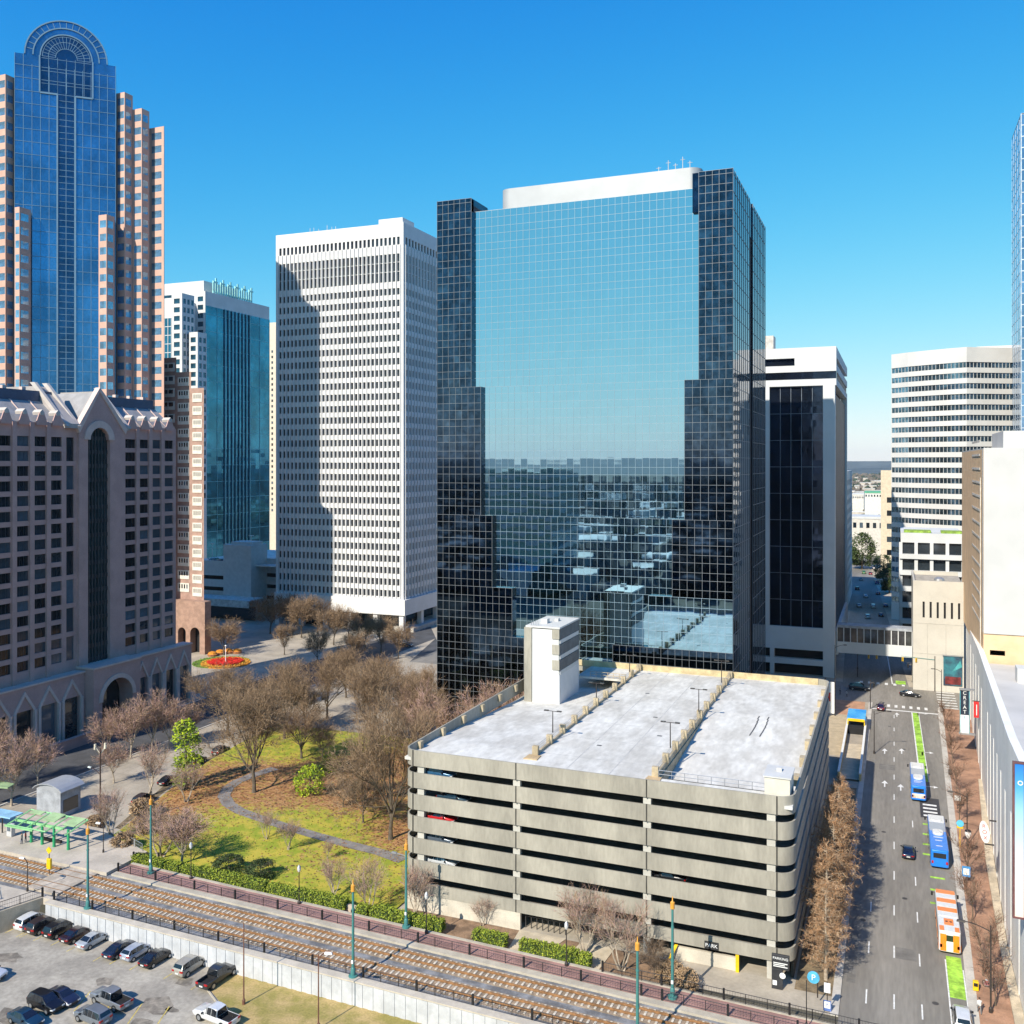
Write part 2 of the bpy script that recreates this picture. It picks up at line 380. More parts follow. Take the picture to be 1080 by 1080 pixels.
struct(b.build('kerb', pale_conc))
b = MB(); b.hexa([(KL(112) - .9, 112, 0), (KL(112), 112, 0), (KL(262), 262, 0), (KL(262) - .9, 262, 0), (KL(112) - .9, 112, .15), (KL(112), 112, .15), (KL(262), 262, .15), (KL(262) - .9, 262, .15)])
struct(b.build('kerb', pale_conc))
sheet('brick_plaza', [(-15.5, 247), (-6.9, 247), (-6.9, 262), (-15.5, 262)], .008, mat('salmon_brick', (.46, .255, .15), .85, var=.15, scale=.5, fine=6))
for ua_, ub_ in ((-150.0, -149.6), (-168.4, -168.0)):
    b = MB(); b.box(ua_, ub_, 122, 262, 0, .15); struct(b.build('kerb', pale_conc))
sheet('verge', [(-133.2, 166), (-129.2, 146), (-124.9, 134), (-121.5, 124), (-122.6, 124), (-126.3, 134), (-130.8, 146), (-134.8, 166)], .02, mat('verge_soil', (.16, .12, .07), .95, var=.3, scale=1))
b = MB()
for k in range(16): v_ = 128 + k * 6; b.sheet([(-149.5, v_), (-136 - (v_ - 128) * .06, v_), (-136 - (v_ - 128) * .06, v_ + .07), (-149.5, v_ + .07)], .006)
for k in range(3): b.sheet([(-146.5 + k * 3.4, 124), (-146.43 + k * 3.4, 124), (-146.43 + k * 3.4, 220), (-146.5 + k * 3.4, 220)], .010)
struct(b.build('paving_joint', mat('joint_tone', (.27, .235, .19), .9)))
# road markings: one sheet of paint, 4 mm above the asphalt
b = MB(); Z = .008
def dash(u, v0, v1, w=.16): b.sheet([(u - w / 2, v0), (u + w / 2, v0), (u + w / 2, v1), (u - w / 2, v1)], Z)
for v in range(116, 250, 12):
    dash(0, v, v + 3.2)
    if v < 180: dash(2.95, v - 1, v + 2.2)
    if v < 150: dash(-3.0, v, v + 3.2)
def arrow(u, v, k='s'):
    if k == 's':
        b.sheet([(u - .12, v), (u + .12, v), (u + .12, v + 2.2), (u - .12, v + 2.2)], Z); b.sheet([(u - .6, v + 2.2), (u + .6, v + 2.2), (u, v + 4)], Z)
    else:
        b.sheet([(u - .9, v), (u - .6, v), (u - .6, v + 2.6), (u - .9, v + 2.2)], Z); b.sheet([(u - .6, v + 2.3), (u + .7, v + 2.3), (u + .7, v + 2.6), (u - .6, v + 2.6)], Z); b.sheet([(u + .7, v + 1.7), (u + 1.5, v + 2.45), (u + .7, v + 3.2)], Z)
for px, py, k in ((933, 795, 's'), (951, 795, 's'), (933, 830, 's'), (950, 834, 's'), (946, 756, 's'), (977, 797, 'r'), (972, 755, 'r'), (981, 834, 'r')):
    u, v = at(px, py); arrow(u, v, k)
b.sheet([(KL(256), 255.6), (KR(256), 255.6), (KR(256), 256.4), (KL(256), 256.4)], Z)
for k in range(7): b.sheet([(-3.4 + k * 1.75, 259), (-2.7 + k * 1.75, 259), (-2.7 + k * 1.75, 261.6), (-3.4 + k * 1.75, 261.6)], Z)
for k in range(6): b.sheet([(-9 + k * 2.2, 284.4), (-8.2 + k * 2.2, 284.4), (-8.2 + k * 2.2, 287), (-9 + k * 2.2, 287)], Z)
for k in range(7): b.sheet([(10.5, 262.8 + k * 2.9), (15, 262.8 + k * 2.9), (15, 263.6 + k * 2.9), (10.5, 263.6 + k * 2.9)], Z)
b.sheet([(4.6, 201), (4.85, 201), (4.2, 255.3), (3.95, 255.3)], Z); b.sheet([(6.2, 201), (6.35, 201), (5.7, 255.3), (5.55, 255.3)], Z)
b.sheet([(5.85, 108), (6.0, 108), (6.0, 130), (5.85, 130)], Z); b.sheet([(7.75, 108), (7.9, 108), (7.9, 128), (7.75, 128)], Z)
b.sheet([(-.6, 286), (-.3, 286), (-2.5, 345), (-2.8, 345)], Z)
struct(b.build('road_marking', white_paint))
b = MB()
b.sheet([(4.86, 201), (6.19, 201), (5.54, 255.2), (4.21, 255.2)], Z); b.sheet([(6.02, 121), (7.73, 121), (7.73, 131), (6.02, 131)], Z); b.sheet([(.4, 286.5), (3, 286.5), (3, 291), (.4, 291)], Z)
for k in range(4): u, v = at(974, 869 + k * 10.5); b.sheet([(u - .1, v - .35), (u + 1.9, v - .35), (u + 1.9, v + .35), (u - .1, v + .35)], Z)
for py in (925, 938, 952): u, v = at(982, py); b.sheet([(u - .1, v - .3), (u + 1.9, v - .3), (u + 1.9, v + .3), (u - .1, v + .3)], Z)
struct(b.build('bus_lane_marking', lime_paint))
b = MB(); u0, v0 = at(973, 862); u1, v1 = at(990, 843)
b.sheet([(u0 - .3, v0), (u0 + 3.0, v0), (u0 + 3.0, v1), (u0 - .3, v1)], Z)
for q_ in ((-5.4, 150, -3.2, 172), (-2.8, 206, .2, 209.5), (.2, 128, 2.6, 131), (-5.3, 120, -4.3, 146)):
    struct((lambda m_: (m_.sheet([(q_[0], q_[1]), (q_[2], q_[1]), (q_[2], q_[3]), (q_[0], q_[3])], .0055), m_.build('patch', mat('asphalt_patch', (.17, .16, .145), .85, var=.2, scale=.5)))[1])(MB()))
for x_, y_ in ((1.4, 146), (-1.6, 171), (4.4, 119), (-3.9, 137), (2.0, 222), (-1.0, 240)):
    m_ = MB(); m_.sheet([(x_ + .38 * math.cos(k * .524), y_ + .38 * math.sin(k * .524)) for k in range(12)], .0065); struct(m_.build('manhole', mat('manhole_iron', (.06, .055, .05), .6)))
struct(b.build('patch', mat('dark_patch', (.045, .045, .05), .85)))
b = MB()
for k in range(4): b.sheet([(u0 + .2, v0 + .8 + k * 1.9), (u0 + 2.5, v0 + .8 + k * 1.9), (u0 + 2.5, v0 + 1.6 + k * 1.9), (u0 + .2, v0 + 1.6 + k * 1.9)], Z + .004)
struct(b.build('road_marking', white_paint))

# ------------------------------------------------------------------ park: lawn, leaf litter, path
park = mat('lawn', (.1, .1, .02), .95)
nt = park.node_tree; N = nt.nodes; L = nt.links
for n_ in [n for n in N if n.type not in ('BSDF_PRINCIPLED', 'OUTPUT_MATERIAL')]: N.remove(n_)
geo = N.new('ShaderNodeNewGeometry'); at_ = N.new('ShaderNodeAttribute'); at_.attribute_name = 'litter'
def noise(scale, det=4):
    n = N.new('ShaderNodeTexNoise'); n.inputs['Scale'].default_value = scale; n.inputs['Detail'].default_value = det; n.inputs['Roughness'].default_value = .65; L.new(geo.outputs['Position'], n.inputs['Vector']); return n
def mixc(f, a, c):
    m = N.new('ShaderNodeMix'); m.data_type = 'RGBA'
    for s_, x in (('Factor', f), ('A', a), ('B', c)):
        if isinstance(x, tuple): m.inputs[s_].default_value = (*x, 1)
        else: L.new(x, m.inputs[s_])
    return m.outputs['Result']
def ramp(x, a, c):
    r = N.new('ShaderNodeMapRange'); r.inputs['From Min'].default_value = a; r.inputs['From Max'].default_value = c; r.interpolation_type = 'SMOOTHSTEP'; L.new(x, r.inputs['Value']); return r.outputs['Result']
grass = mixc(ramp(noise(.35).outputs['Fac'], .38, .62), (.25, .295, .02), (.45, .37, .045))
leafc = mixc(ramp(noise(1.3).outputs['Fac'], .35, .65), (.27, .115, .04), (.45, .245, .10))
ad = N.new('ShaderNodeMath'); ad.operation = 'ADD'; L.new(at_.outputs['Fac'], ad.inputs[0])
nb = N.new('ShaderNodeMath'); nb.operation = 'MULTIPLY_ADD'; L.new(noise(.9, 6).outputs['Fac'], nb.inputs[0]); nb.inputs[1].default_value = 2.4; nb.inputs[2].default_value = -1.25; L.new(nb.outputs[0], ad.inputs[1])
L.new(mixc(ramp(ad.outputs[0], .28, .95), grass, leafc), N['Principled BSDF'].inputs['Base Color'])
bp = N.new('ShaderNodeBump'); bp.inputs['Strength'].default_value = .5; bp.inputs['Distance'].default_value = .1; L.new(noise(4).outputs['Fac'], bp.inputs['Height']); L.new(bp.outputs['Normal'], N['Principled BSDF'].inputs['Normal'])
def litter(u, v):
    g = lambda cu, cv, r: math.exp(-((u - cu) ** 2 + (v - cv) ** 2) / (r * r))
    return min(1, 1.1 * g(-113, 152, 11) + .9 * g(-100, 160, 12) + 1.0 * g(-74, 140, 9) + .9 * g(-70, 155, 14) + .8 * g(-125, 150, 12) + .9 * g(-120, 132, 10) + .5 * g(-108, 124, 6) + .7 * g(-92, 150, 9) + .5 * g(-84, 126, 6) + .9 * g(-95, 172, 16) + .45 * g(-104, 141, 6) + .5 * g(-66, 121, 5))
b = MB(); lit = []
def left_edge(v): return -118 - (v - 114) * .33 if v < 150 else -129.88 - (v - 150) * .15
nv, nu = 54, 60
for j in range(nv + 1):
    v = 112.9 + (188 - 112.9) * j / nv; l = left_edge(v)
    for i in range(nu + 1):
        u = l + (-64.0 - l) * i / nu; h = .35 * math.sin(u * .11) * math.sin((v - 114) * .09)
        b.v.append((u, v, max(.03, .25 + h))); lit.append(litter(u, v))
for j in range(nv):
    for i in range(nu):
        k = j * (nu + 1) + i; b.f.append((k, k + 1, k + nu + 2, k + nu + 1)); b.m.append(0)
lawn = struct(b.build('lawn', park, smooth=60)); lawn.data.attributes.new('litter', 'FLOAT', 'POINT').data.foreach_set('value', lit)
def lawn_z(u, v): return max(.03, .25 + .35 * math.sin(u * .11) * math.sin((v - 114) * .09))
pts = [at(*p) for p in ((425, 908), (400, 899), (365, 891), (330, 883), (300, 875), (272, 866), (252, 858), (241, 850), (236, 841), (240, 833), (250, 826), (268, 819), (290, 812))]
b = MB(); pr = None
for i, p in enumerate(pts):
    q0 = pts[max(0, i - 1)]; q1 = pts[min(len(pts) - 1, i + 1)]; t = Vector((q1[0] - q0[0], q1[1] - q0[1])).normalized(); nn = Vector((-t.y, t.x)) * 1.15
    row = []
    for k in (-1, -.33, .33, 1): x, y = p[0] + nn.x * k, p[1] + nn.y * k; row.append((x, y, lawn_z(x, y) + .06))
    if pr:
        for k in range(3): b.quad(pr[k], row[k], row[k + 1], pr[k + 1])
    pr = row
struct(b.build('path', mat('path_asphalt', (.22, .20, .185), .9, var=.2)))
# grass blades and fallen leaves lying on the lawn
b = MB(); R3 = random.Random(5)
for i in range(6000):
    v = R3.uniform(114.2, 175); u = R3.uniform(left_edge(v) + .5, -64.5)
    if R3.random() > 1 - litter(u, v): continue
    z = lawn_z(u, v); a = R3.uniform(0, 6.28); s = R3.uniform(.06, .16); dx, dy = s * math.cos(a), s * math.sin(a)
    b.add([(u - dx, v - dy, z), (u + dx, v + dy, z), (u + R3.uniform(-.1, .1), v + R3.uniform(-.1, .1), z + R3.uniform(.08, .2))], [(0, 1, 2)], R3.randrange(2))
stuff(b.build('grass', [mat('grass_blade', (.19, .25, .025), .9), mat('dry_grass_blade', (.36, .32, .06), .9)]))
b = MB()
for i in range(16000):
    v = R3.uniform(114.2, 180); u = R3.uniform(left_edge(v) + .5, -64.5)
    if R3.random() > litter(u, v) + .03: continue
    z = lawn_z(u, v) + .04 + R3.uniform(0, .06); a = R3.uniform(0, 6.28); s = R3.uniform(.08, .2); dx, dy = s * math.cos(a), s * math.sin(a)
    b.quad((u - dx, v - dy, z), (u + dy, v - dx, z + R3.uniform(0, .08)), (u + dx, v + dy, z), (u - dy, v + dx, z + R3.uniform(0, .08)), R3.randrange(3))
stuff(b.build('fallen_leaves', [mat('leaf_rust', (.30, .13, .045), .9), mat('leaf_tan', (.40, .25, .12), .9), mat('leaf_brown', (.17, .085, .04), .9)]))

# ------------------------------------------------------------------ rail terrace
RZ = .8
b = MB(); b.prism([(-108.7, 98.3), (45, 95.9), (45, 107), (-36, 109.6), (-108.7, 112.5)], -2.1, RZ - .25); struct(b.build('rail_bed', ballast))
b = MB(); b.prism([(-240, 108.6), (-108.6, 108.2), (-108.6, 116.5), (-118, 119), (-122, 121), (-240, 121)], -.2, RZ + .25); struct(b.build('platform', mat('platform_concrete', (.47, .41, .335), .85, var=.12, scale=.3, fine=3)))
b = MB(); b.prism([(-240, 90.2), (-150, 90.2), (-113.3, 93.3), (-111.2, 98.95), (-109.0, 98.95), (-109.0, 99.6), (-240, 100.4)], -2.1, RZ + .1); struct(b.build('platform', MATS['platform_concrete']))
b = MB(); b.prism([(-240, 100.4), (-108.7, 99.6), (-108.7, 108.2), (-240, 108.6)], -2.1, RZ - .25); struct(b.build('rail_bed', ballast))
b = MB(); b.prism([(-116, 100.6), (-110, 100.5), (-110, 107.9), (-116, 108)], RZ - .24, RZ + .06); struct(b.build('crossing', mat('crossing_panel', (.46, .39, .31), .9, var=.2)))
V0 = lambda u: 108.85 - (u + 86) * .038          # line of the fence on the far side of the tracks
b = MB(); 
def strip(name, o0, o1, z0, z1, m, ua=-108, ub=45):
    b = MB(); b.prism([(ua, V0(ua) + o0), (ub, V0(ub) + o0), (ub, V0(ub) + o1), (ua, V0(ua) + o1)], z0, z1); return struct(b.build(name, m))
strip('kerb', -1.15, -.12, -.1, RZ + .02, mat('beige_kerb', (.44, .39, .31), .85, var=.12))
strip('brick_walkway', -.12, 2.7, -.1, RZ, brick_rail)
strip('kerb', 2.7, 3.2, -.1, RZ + .06, MATS['beige_kerb'])

# ------------------------------------------------------------------ parking lot
sheet('parking_lot', [(-240, 40), (-20, 40), (-20, 98.3), (-240, 98.3)], -2.05, lot_asphalt)
b = MB(); g0 = at(225, 1045, -2)
b.sheet([(-77, 97.8), (-77.2, 93.2), (-72.5, 90.4), (-66, 86.5), (-30, 70), (-20, 70), (-20, 97.5)], -2.02)
grass2 = mat('verge_grass', (.27, .225, .06), .95, var=.3, scale=.4, fine=4, col2=(.43, .31, .13))
struct(b.build('verge', grass2))
b = MB(); P_ = [(-77.4, 97.8), (-77.6, 93.0), (-72.7, 90.0), (-66.2, 86.1), (-30, 69.6)]
for p, q in zip(P_, P_[1:]):
    t = Vector((q[0] - p[0], q[1] - p[1])).normalized(); n_ = (-t.y * .18, t.x * .18)
    b.hexa([(p[0], p[1], -2.1), (q[0], q[1], -2.1), (q[0] + n_[0], q[1] + n_[1], -2.1), (p[0] + n_[0], p[1] + n_[1], -2.1), (p[0], p[1], -1.9), (q[0], q[1], -1.9), (q[0] + n_[0], q[1] + n_[1], -1.9), (p[0] + n_[0], p[1] + n_[1], -1.9)])
struct(b.build('kerb', MATS['beige_kerb']))
# ================================================================== BUILDINGS
def rrect(u0, u1, v0, v1, r, n=6):
    out = []
    for cu, cv, a0 in ((u1 - r, v0 + r, -90), (u1 - r, v1 - r, 0), (u0 + r, v1 - r, 90), (u0 + r, v0 + r, 180)):
        for k in range(n + 1): a = rad(a0 + 90 * k / n); out.append((cu + r * math.cos(a), cv + r * math.sin(a)))
    return out

# ------------------------------------------------------------------ parking garage
g = thing('parking_garage', 'beige concrete multi-storey parking garage with pale empty roof deck and dark open slots', 'parking garage')
GU0, GU1, GV0, GV1 = -63.6, -11.0, 117.0, 183.6
Rr = 2.0
o_ = rrect(GU0, GU1, GV0, GV1, Rr); i_ = rrect(GU0 + .22, GU1 - .22, GV0 + .22, GV1 - .22, Rr - .22)
for k in range(7):
    zt = 22.1 if k == 0 else 18.98 - 3.02 * (k - 1)
    zb = 19.9 - 3.02 * k
    if k == 6: zb = 2.3
    b = MB(); b.ring(o_, i_, zb, zt); b.build('spandrel_band', concrete, g, smooth=30)
# seams, white column ends behind the slots, floors, core
for u in (-62.0, -46.6, -28.9, -13.0):
    b = MB()
    for k in range(7):
        zt = 22.1 if k == 0 else 19.05 - 3.02 * (k - 1); zb = 19.8 - 3.02 * k if k < 6 else 2.3
        b.box(u - .09, u + .09, GV0 - .012, GV0 + .02, zb - .001, zt)
    b.build('joint', mat('dark_joint', (.05, .047, .04), .9), g)
colm = mat('white_column', (.47, .45, .40), .8, var=.08)
for u in (-62.0, -46.6, -28.9, -13.0):
    u = {-62.0: -60.9, -13.0: -13.7}.get(u, u); b = MB(); b.box(u - .5, u + .5, GV0 + .26, GV0 + .9, 0, 20.5)
    b.build('column', colm, g)
for u in (-62.0, -46.6, -28.9, -13.0):
    for v in range(128, 184, 11): b = MB(); b.box(u - .4, u + .4, v, v + .7, 0, 18); b.build('inner_column', pale_conc, g)
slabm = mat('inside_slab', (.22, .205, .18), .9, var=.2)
for k in range(6):
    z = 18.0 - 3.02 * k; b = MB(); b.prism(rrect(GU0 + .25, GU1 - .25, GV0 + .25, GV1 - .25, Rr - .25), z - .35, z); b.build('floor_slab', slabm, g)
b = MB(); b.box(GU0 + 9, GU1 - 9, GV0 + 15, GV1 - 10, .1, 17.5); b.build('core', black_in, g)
# roof deck: three runs; outer left and right runs slope
UA, UB = -46.6, -28.9
def deck(u0, u1, prof, name='roof_deck'):
    b = MB()
    for (v0, z0), (v1, z1) in zip(prof, prof[1:]):
        b.hexa([(u0, v0, z0 - .4), (u1, v0, z0 - .4), (u1, v1, z1 - .4), (u0, v1, z1 - .4), (u0, v0, z0), (u1, v0, z0), (u1, v1, z1), (u0, v1, z1)])
    return b.build(name, deck_mat, g)
deck(GU0 + .22, UA, [(GV0 + .2, 21.0), (126, 21.0), (160, 19.0), (183.3, 18.6)])
deck(UA, UB, [(GV0 + .2, 21.0), (183.3, 21.0)])
deck(UB, GU1 - .22, [(GV0 + .2, 21.0), (121.6, 21.0)])
deck(UB, GU1 - .22, [(121.65, 18.9), (128, 19.0), (158, 20.9), (183.3, 21.0)])
b = MB(); b.box(UB, GU1 - .25, 121.4, 121.65, 18.5, 21.0); b.build('deck_edge', concrete, g)
deck(GU0 + 7, UA, [(174, 21.0), (183.3, 21.0)], 'roof_bridge')
tanc = mat('tan_concrete', (.43, .35, .23), .85, var=.18, scale=.6, fine=5)
b = MB()
for u0_, u1_, vs_ in ((UA + .3, UB - .3, range(126, 183, 9)),):
    for v_ in vs_: b.box(u0_, u1_, v_ - .05, v_ + .05, 21.004, 21.008)
for k in range(1, 3): b.box(UA + 5.9 * k - .05, UA + 5.9 * k + .05, 118, 183, 21.009, 21.013)
b.build('deck_joint', mat('deck_seam', (.44, .43, .41), .9), g)
b = MB()
for x in (0, 1.5):
    b = MB()
    for k in range(6): a_ = -20.5 + x + .25 * math.sin(k * .5); v_ = 148 + k * 1.6; b.hexa([(a_ - .09, v_, 20.31 + (v_ - 148) * .0627), (a_ + .09, v_, 20.31 + (v_ - 148) * .0627), (a_ + .09 + .1, v_ + 1.6, 20.31 + (v_ - 146.4) * .0627), (a_ - .09 + .1, v_ + 1.6, 20.31 + (v_ - 146.4) * .0627)] + [(a_ - .09, v_, 20.32 + (v_ - 148) * .0627), (a_ + .09, v_, 20.32 + (v_ - 148) * .0627), (a_ + .09 + .1, v_ + 1.6, 20.32 + (v_ - 146.4) * .0627), (a_ - .09 + .1, v_ + 1.6, 20.32 + (v_ - 146.4) * .0627)])
    b.build('tyre_mark', mat('tyre_black', (.10, .10, .10), .9), g)
for q_ in ((-40, 132), (-36, 150), (-41, 165), (-33, 140)): b = MB(); b.box(q_[0], q_[0] + .7, q_[1], q_[1] + .5, 21.004, 21.02); b.build('drain', MATS['tyre_black'], g)
def divider(u, va, vb, lo_side, prof_z):
    b = MB(); b.box(u - .25, u + .25, va, vb, 20.2, 21.25)
    b.box(u + lo_side * .3 - .12, u + lo_side * .3 + .12, va, vb, 18.4, 20.6); b.build('divider_wall', tanc, g)
    n = 10
    for k in range(n + 1):
        v = va + (vb - va) * k / n; b = MB(); b.box(u - .42, u + .42, v - .3, v + .3, 21.0, 22.35); b.build('pier', tanc, g)
    b = MB()
    for z in (21.6, 21.95, 22.25): b.tube((u, va, z), (u, vb, z), .035, n=4)
    b.build('cable_rail', grey_metal, g)
    b = MB(); b.prism([(u - 1.0, va - 2.2), (u + 1.0, va - 2.2), (u + .9, va - .2), (u - .9, va - .2)], 21.0, 21.12); b.build('divider_end', mat('ochre_concrete', (.50, .36, .20), .9), g)
divider(UA, 124.5, 182.5, -1, None); divider(UB, 121.8, 182.5, 1, None)
b = MB()
for z in (21.5, 22.0):
    b.tube((UB + .5, 121.5, z), (-14.6, 121.5, z), .045, n=4)
for k in range(9): u = UB + .5 + k * 1.7; b.tube((u, 121.5, 21), (u, 121.5, 22.0), .04, n=4)
b.build('guard_rail', grey_metal, g)
b = MB()
for z in (21.5, 22.0): b.tube((-54, 174.1, z), (UA - .4, 174.1, z), .05, n=4)
for k in range(7): u = -54 + k * 1.15; b.tube((u, 174.1, 21), (u, 174.1, 22.0), .05, n=4)
b.build('guard_rail', tanc, g)
for k in range(7): b = MB(); v = 121 + k * 7.4; b.box(GU0 + .22, GU0 + .75, v, v + .9, 20.9, 22.0); b.build('parapet_buttress', tanc, g)
for k in range(7): b = MB(); v = 126 + k * 8.2; b.box(GU1 - .95, GU1 - .22, v, v + 1.3, 20.6, 21.9); b.build('parapet_buttress', tanc, g)
b = MB(); b.box(GU0 + 2, GU1 - 2, GV1 - .42, GV1 - .24, 21, 22.15); b.build('back_parapet_lining', mat('yellow_parapet', (.52, .41, .23), .85), g)
# lift head
b = MB(); b.box(-14.6, -11.6, 118.2, 122.6, 21.0, 23.9); b.build('lift_head', mat('cream_wall', (.62, .58, .49), .8, var=.06), g, bevel=.05)
b = MB(); b.box(-14.75, -11.45, 118.05, 122.75, 23.9, 24.05); b.box(-13.4, -12.8, 120.3, 120.9, 24.05, 24.5); b.build('lift_head_roof', white_wall, g)
# stair tower
TU0, TU1, TV0, TV1 = -61.8, -55.2, 159.5, 170.8
ds = mat('stair_dark_panel', (.11, .115, .12), .7, var=.15, scale=.6)
b = MB(); b.box(TU0 + 1.4, TU1 - 1.3, TV0, TV1, 18, 32.2); b.box(TU1 - 1.3, TU1, TV0 + .02, TV1, 18, 24.2); b.build('stair_tower_wall', mat('bright_white_wall', (.66, .66, .65), .6, var=.03), g)
b = MB(); b.box(TU0, TU0 + 1.4, TV0 - .3, TV1 + .3, 0, 32.4); b.build('stair_tower_fin', concrete, g)
b = MB()
for k in range(3):
    z = 24.2 + k * 2.75; b.box(TU1 - 1.35, TU1 + .02, TV0 - .15, TV0 + .02, z + .9, z + 2.6, 1)
    b.box(TU1 - .12, TU1 + .04, TV0 + .02, TV1, z + .75, z + 2.6, 0); b.box(TU1 - 1.3, TU1 - .12, TV0 + .02, TV1, z, z + 2.75, 2)
    b.box(TU1 - .12, TU1 + .06, TV0 + .3, TV1 - .3, z + .05, z + .7, 2)
b.build('stair_tower_balconies', [ds, concrete, white_wall], g)
b = MB(); b.box(TU0 + .2, TU1 + .1, TV0 - .1, TV1 + .1, 32.4, 32.7); b.box(TU0 + 2, TU0 + 3.2, TV0 + 3, TV0 + 4.4, 32.7, 33.5); b.box(TU0 + 3.6, TU0 + 4.3, TV0 + 6, TV0 + 7, 32.7, 33.2); b.build('stair_tower_roof', white_wall, g)
b = MB()
for k in range(4): b.tube((TU0 + 1.2 + k * .4, TV0 + .3 + .1 * k, 32.7), (TU0 + 1.2 + k * .4, TV0 + .3, 33.6), .05, n=4)
b.build('stair_tower_vent', grey_metal, g)
# base wall at left with ground-level openings at right
lt = mat('pale_base_wall', (.55, .50, .41), .85, var=.12, scale=.3)
b = MB(); b.box(GU0 + .3, -46.0, GV0 + .06, GV0 + .4, 0, 2.32); b.build('base_wall', lt, g)
b = MB(); b.box(-46.0, GU1 - .6, GV0 + 5, GV0 + 5.3, 0, 2.5); b.build('entrance_back', black_in, g)
b = MB(); b.box(GU1 - .5, GU1 - .2, GV0 + 1.5, GV1 - 1, 0, 2.3); b.build('base_wall', MATS['dark_joint'], g)
fr_m = mat('entrance_frame', (.08, .08, .08), .4, .5)
b = MB()
for k in range(8): u = -45.6 + k * .8; b.box(u - .05, u + .05, GV0 + 1.0, GV0 + 1.12, 0, 2.3)
b.box(-45.6, -40, GV0 + 1.0, GV0 + 1.1, 1.5, 1.6); b.build('entrance_gate', fr_m, g)
b = MB(); b.box(-25.5, -17.6, GV0 + .5, GV0 + .9, 0, 1.6); b.build('entrance_wall', lt, g)
b = MB(); b.box(-17.9, -17.5, GV0 + .2, GV0 + .49, 0, 2.2); b.build('height_marker', yellow_m, g); b = MB(); b.hexa([(-26.2, GV0 - .3, 0), (-25.8, GV0 - .3, 0), (-25.0, GV0 + .2, 1.9), (-25.4, GV0 + .2, 1.9), (-26.2, GV0 - .1, 0.01), (-25.8, GV0 - .1, .01), (-25.0, GV0 + .4, 1.91), (-25.4, GV0 + .4, 1.91)]); b.build('height_marker', yellow_m, g)
Fg = Frame(0, GV0, 1, 0)
s = thing('sign', 'small dark sign reading PARK on the lowest concrete band of the garage', 'sign')
sa, sz = Fg.hit(750.5, 997); b = MB(); b.fbox(Fg, sa - .85, sa + .85, sz - .45, sz + .45, .02, .14); b.build('panel', mat('sign_black', (.03, .03, .03), .4), s)
letw = mat('sign_white', (.78, .78, .76), .5, var=.03); lettering('PARK', .62, letw, Fg, sa, sz, .16, s)

# lamps on the roof
def twin_lamp(u, v, z, h, label):
    t = thing('roof_lamp', label, 'lamp', (u, v, z), 0, 'twin lamps on the garage roof')
    b = MB(); b.tube((0, 0, 0), (0, 0, h), .09, .06, 6); b.tube((-1.0, 0, h), (1.0, 0, h), .05, n=4); b.build('pole', dark_metal, t)
    for sx in (-1, 1): b = MB(); b.box(sx * 1.0 - .35, sx * 1.0 + .35, -.18, .18, h - .04, h + .12); b.build('lamp_head', dark_metal, t, bevel=.03)
for (px, py, top, u, lab) in ((583, 770, 750, UA, 'twin-headed lamp nearest the front on the left roof divider of the garage'), (629, 738, 722, UA, 'twin-headed lamp in the middle of the left roof divider of the garage'), (664, 708, 691, UA, 'twin-headed lamp at the far end of the left roof divider of the garage'),
                        (707, 783, 762, UB, 'twin-headed lamp nearest the front on the right roof divider of the garage'), (737, 745, 727, UB, 'twin-headed lamp in the middle of the right roof divider of the garage'), (761, 711, 697, UB, 'twin-headed lamp at the far end of the right roof divider of the garage')):
    v = v_on(px, u); twin_lamp(u, v, 22.3, max(2.5, z_at(u, v, top) - 22.3), lab)

# ------------------------------------------------------------------ black glass tower
t = thing('glass_tower', 'tall black glass office tower with bright mirrored middle and stepped dark wings behind the garage', 'office tower')
TV = 189.0; F1 = Frame(0, TV, 1, 0)
Lu, Ru = u_on(461, TV), u_on(773, TV); Bv = v_on(807, Ru)
zs = []; z = 0.0
while z < 119.5: zs += [z, z + 1.55]; z += 3.5
zs = [q for q in zs if q < 119.9] + [119.9]
mirror = glass('mirror_glass', (.35, .575, .68), .02, 1.0, var=.015)
nt = mirror.node_tree; N = nt.nodes; L = nt.links; tc = N.new('ShaderNodeTexCoord'); sx = N.new('ShaderNodeSeparateXYZ'); L.new(tc.outputs['Object'], sx.inputs[0]); cs_n = []
for ax_, per in (('X', 1.463), ('Z', 1.75)):   # every pane bows very slightly
    mm = N.new('ShaderNodeMath'); mm.operation = 'MULTIPLY'; mm.inputs[1].default_value = 2 * math.pi / per; L.new(sx.outputs[ax_], mm.inputs[0]); mc = N.new('ShaderNodeMath'); mc.operation = 'COSINE'; L.new(mm.outputs[0], mc.inputs[0]); cs_n.append(mc)
ma = N.new('ShaderNodeMath'); ma.operation = 'ADD'; L.new(cs_n[0].outputs[0], ma.inputs[0]); L.new(cs_n[1].outputs[0], ma.inputs[1])
no = N.new('ShaderNodeTexNoise'); no.inputs['Scale'].default_value = .25; no.inputs['Detail'].default_value = 1; L.new(tc.outputs['Object'], no.inputs['Vector']); mk = N.new('ShaderNodeMath'); mk.operation = 'MULTIPLY_ADD'; mk.inputs[1].default_value = 6.0; L.new(no.outputs['Fac'], mk.inputs[0]); L.new(ma.outputs[0], mk.inputs[2])
bp = N.new('ShaderNodeBump'); bp.inputs['Strength'].default_value = 1; bp.inputs['Distance'].default_value = .0003; L.new(mk.outputs[0], bp.inputs['Height']); L.new(bp.outputs['Normal'], N['Principled BSDF'].inputs['Normal'])
navy = glass('navy_glass', (.040, .072, .115), .03, 1.0, var=.3, scale=.5, wob=.03)
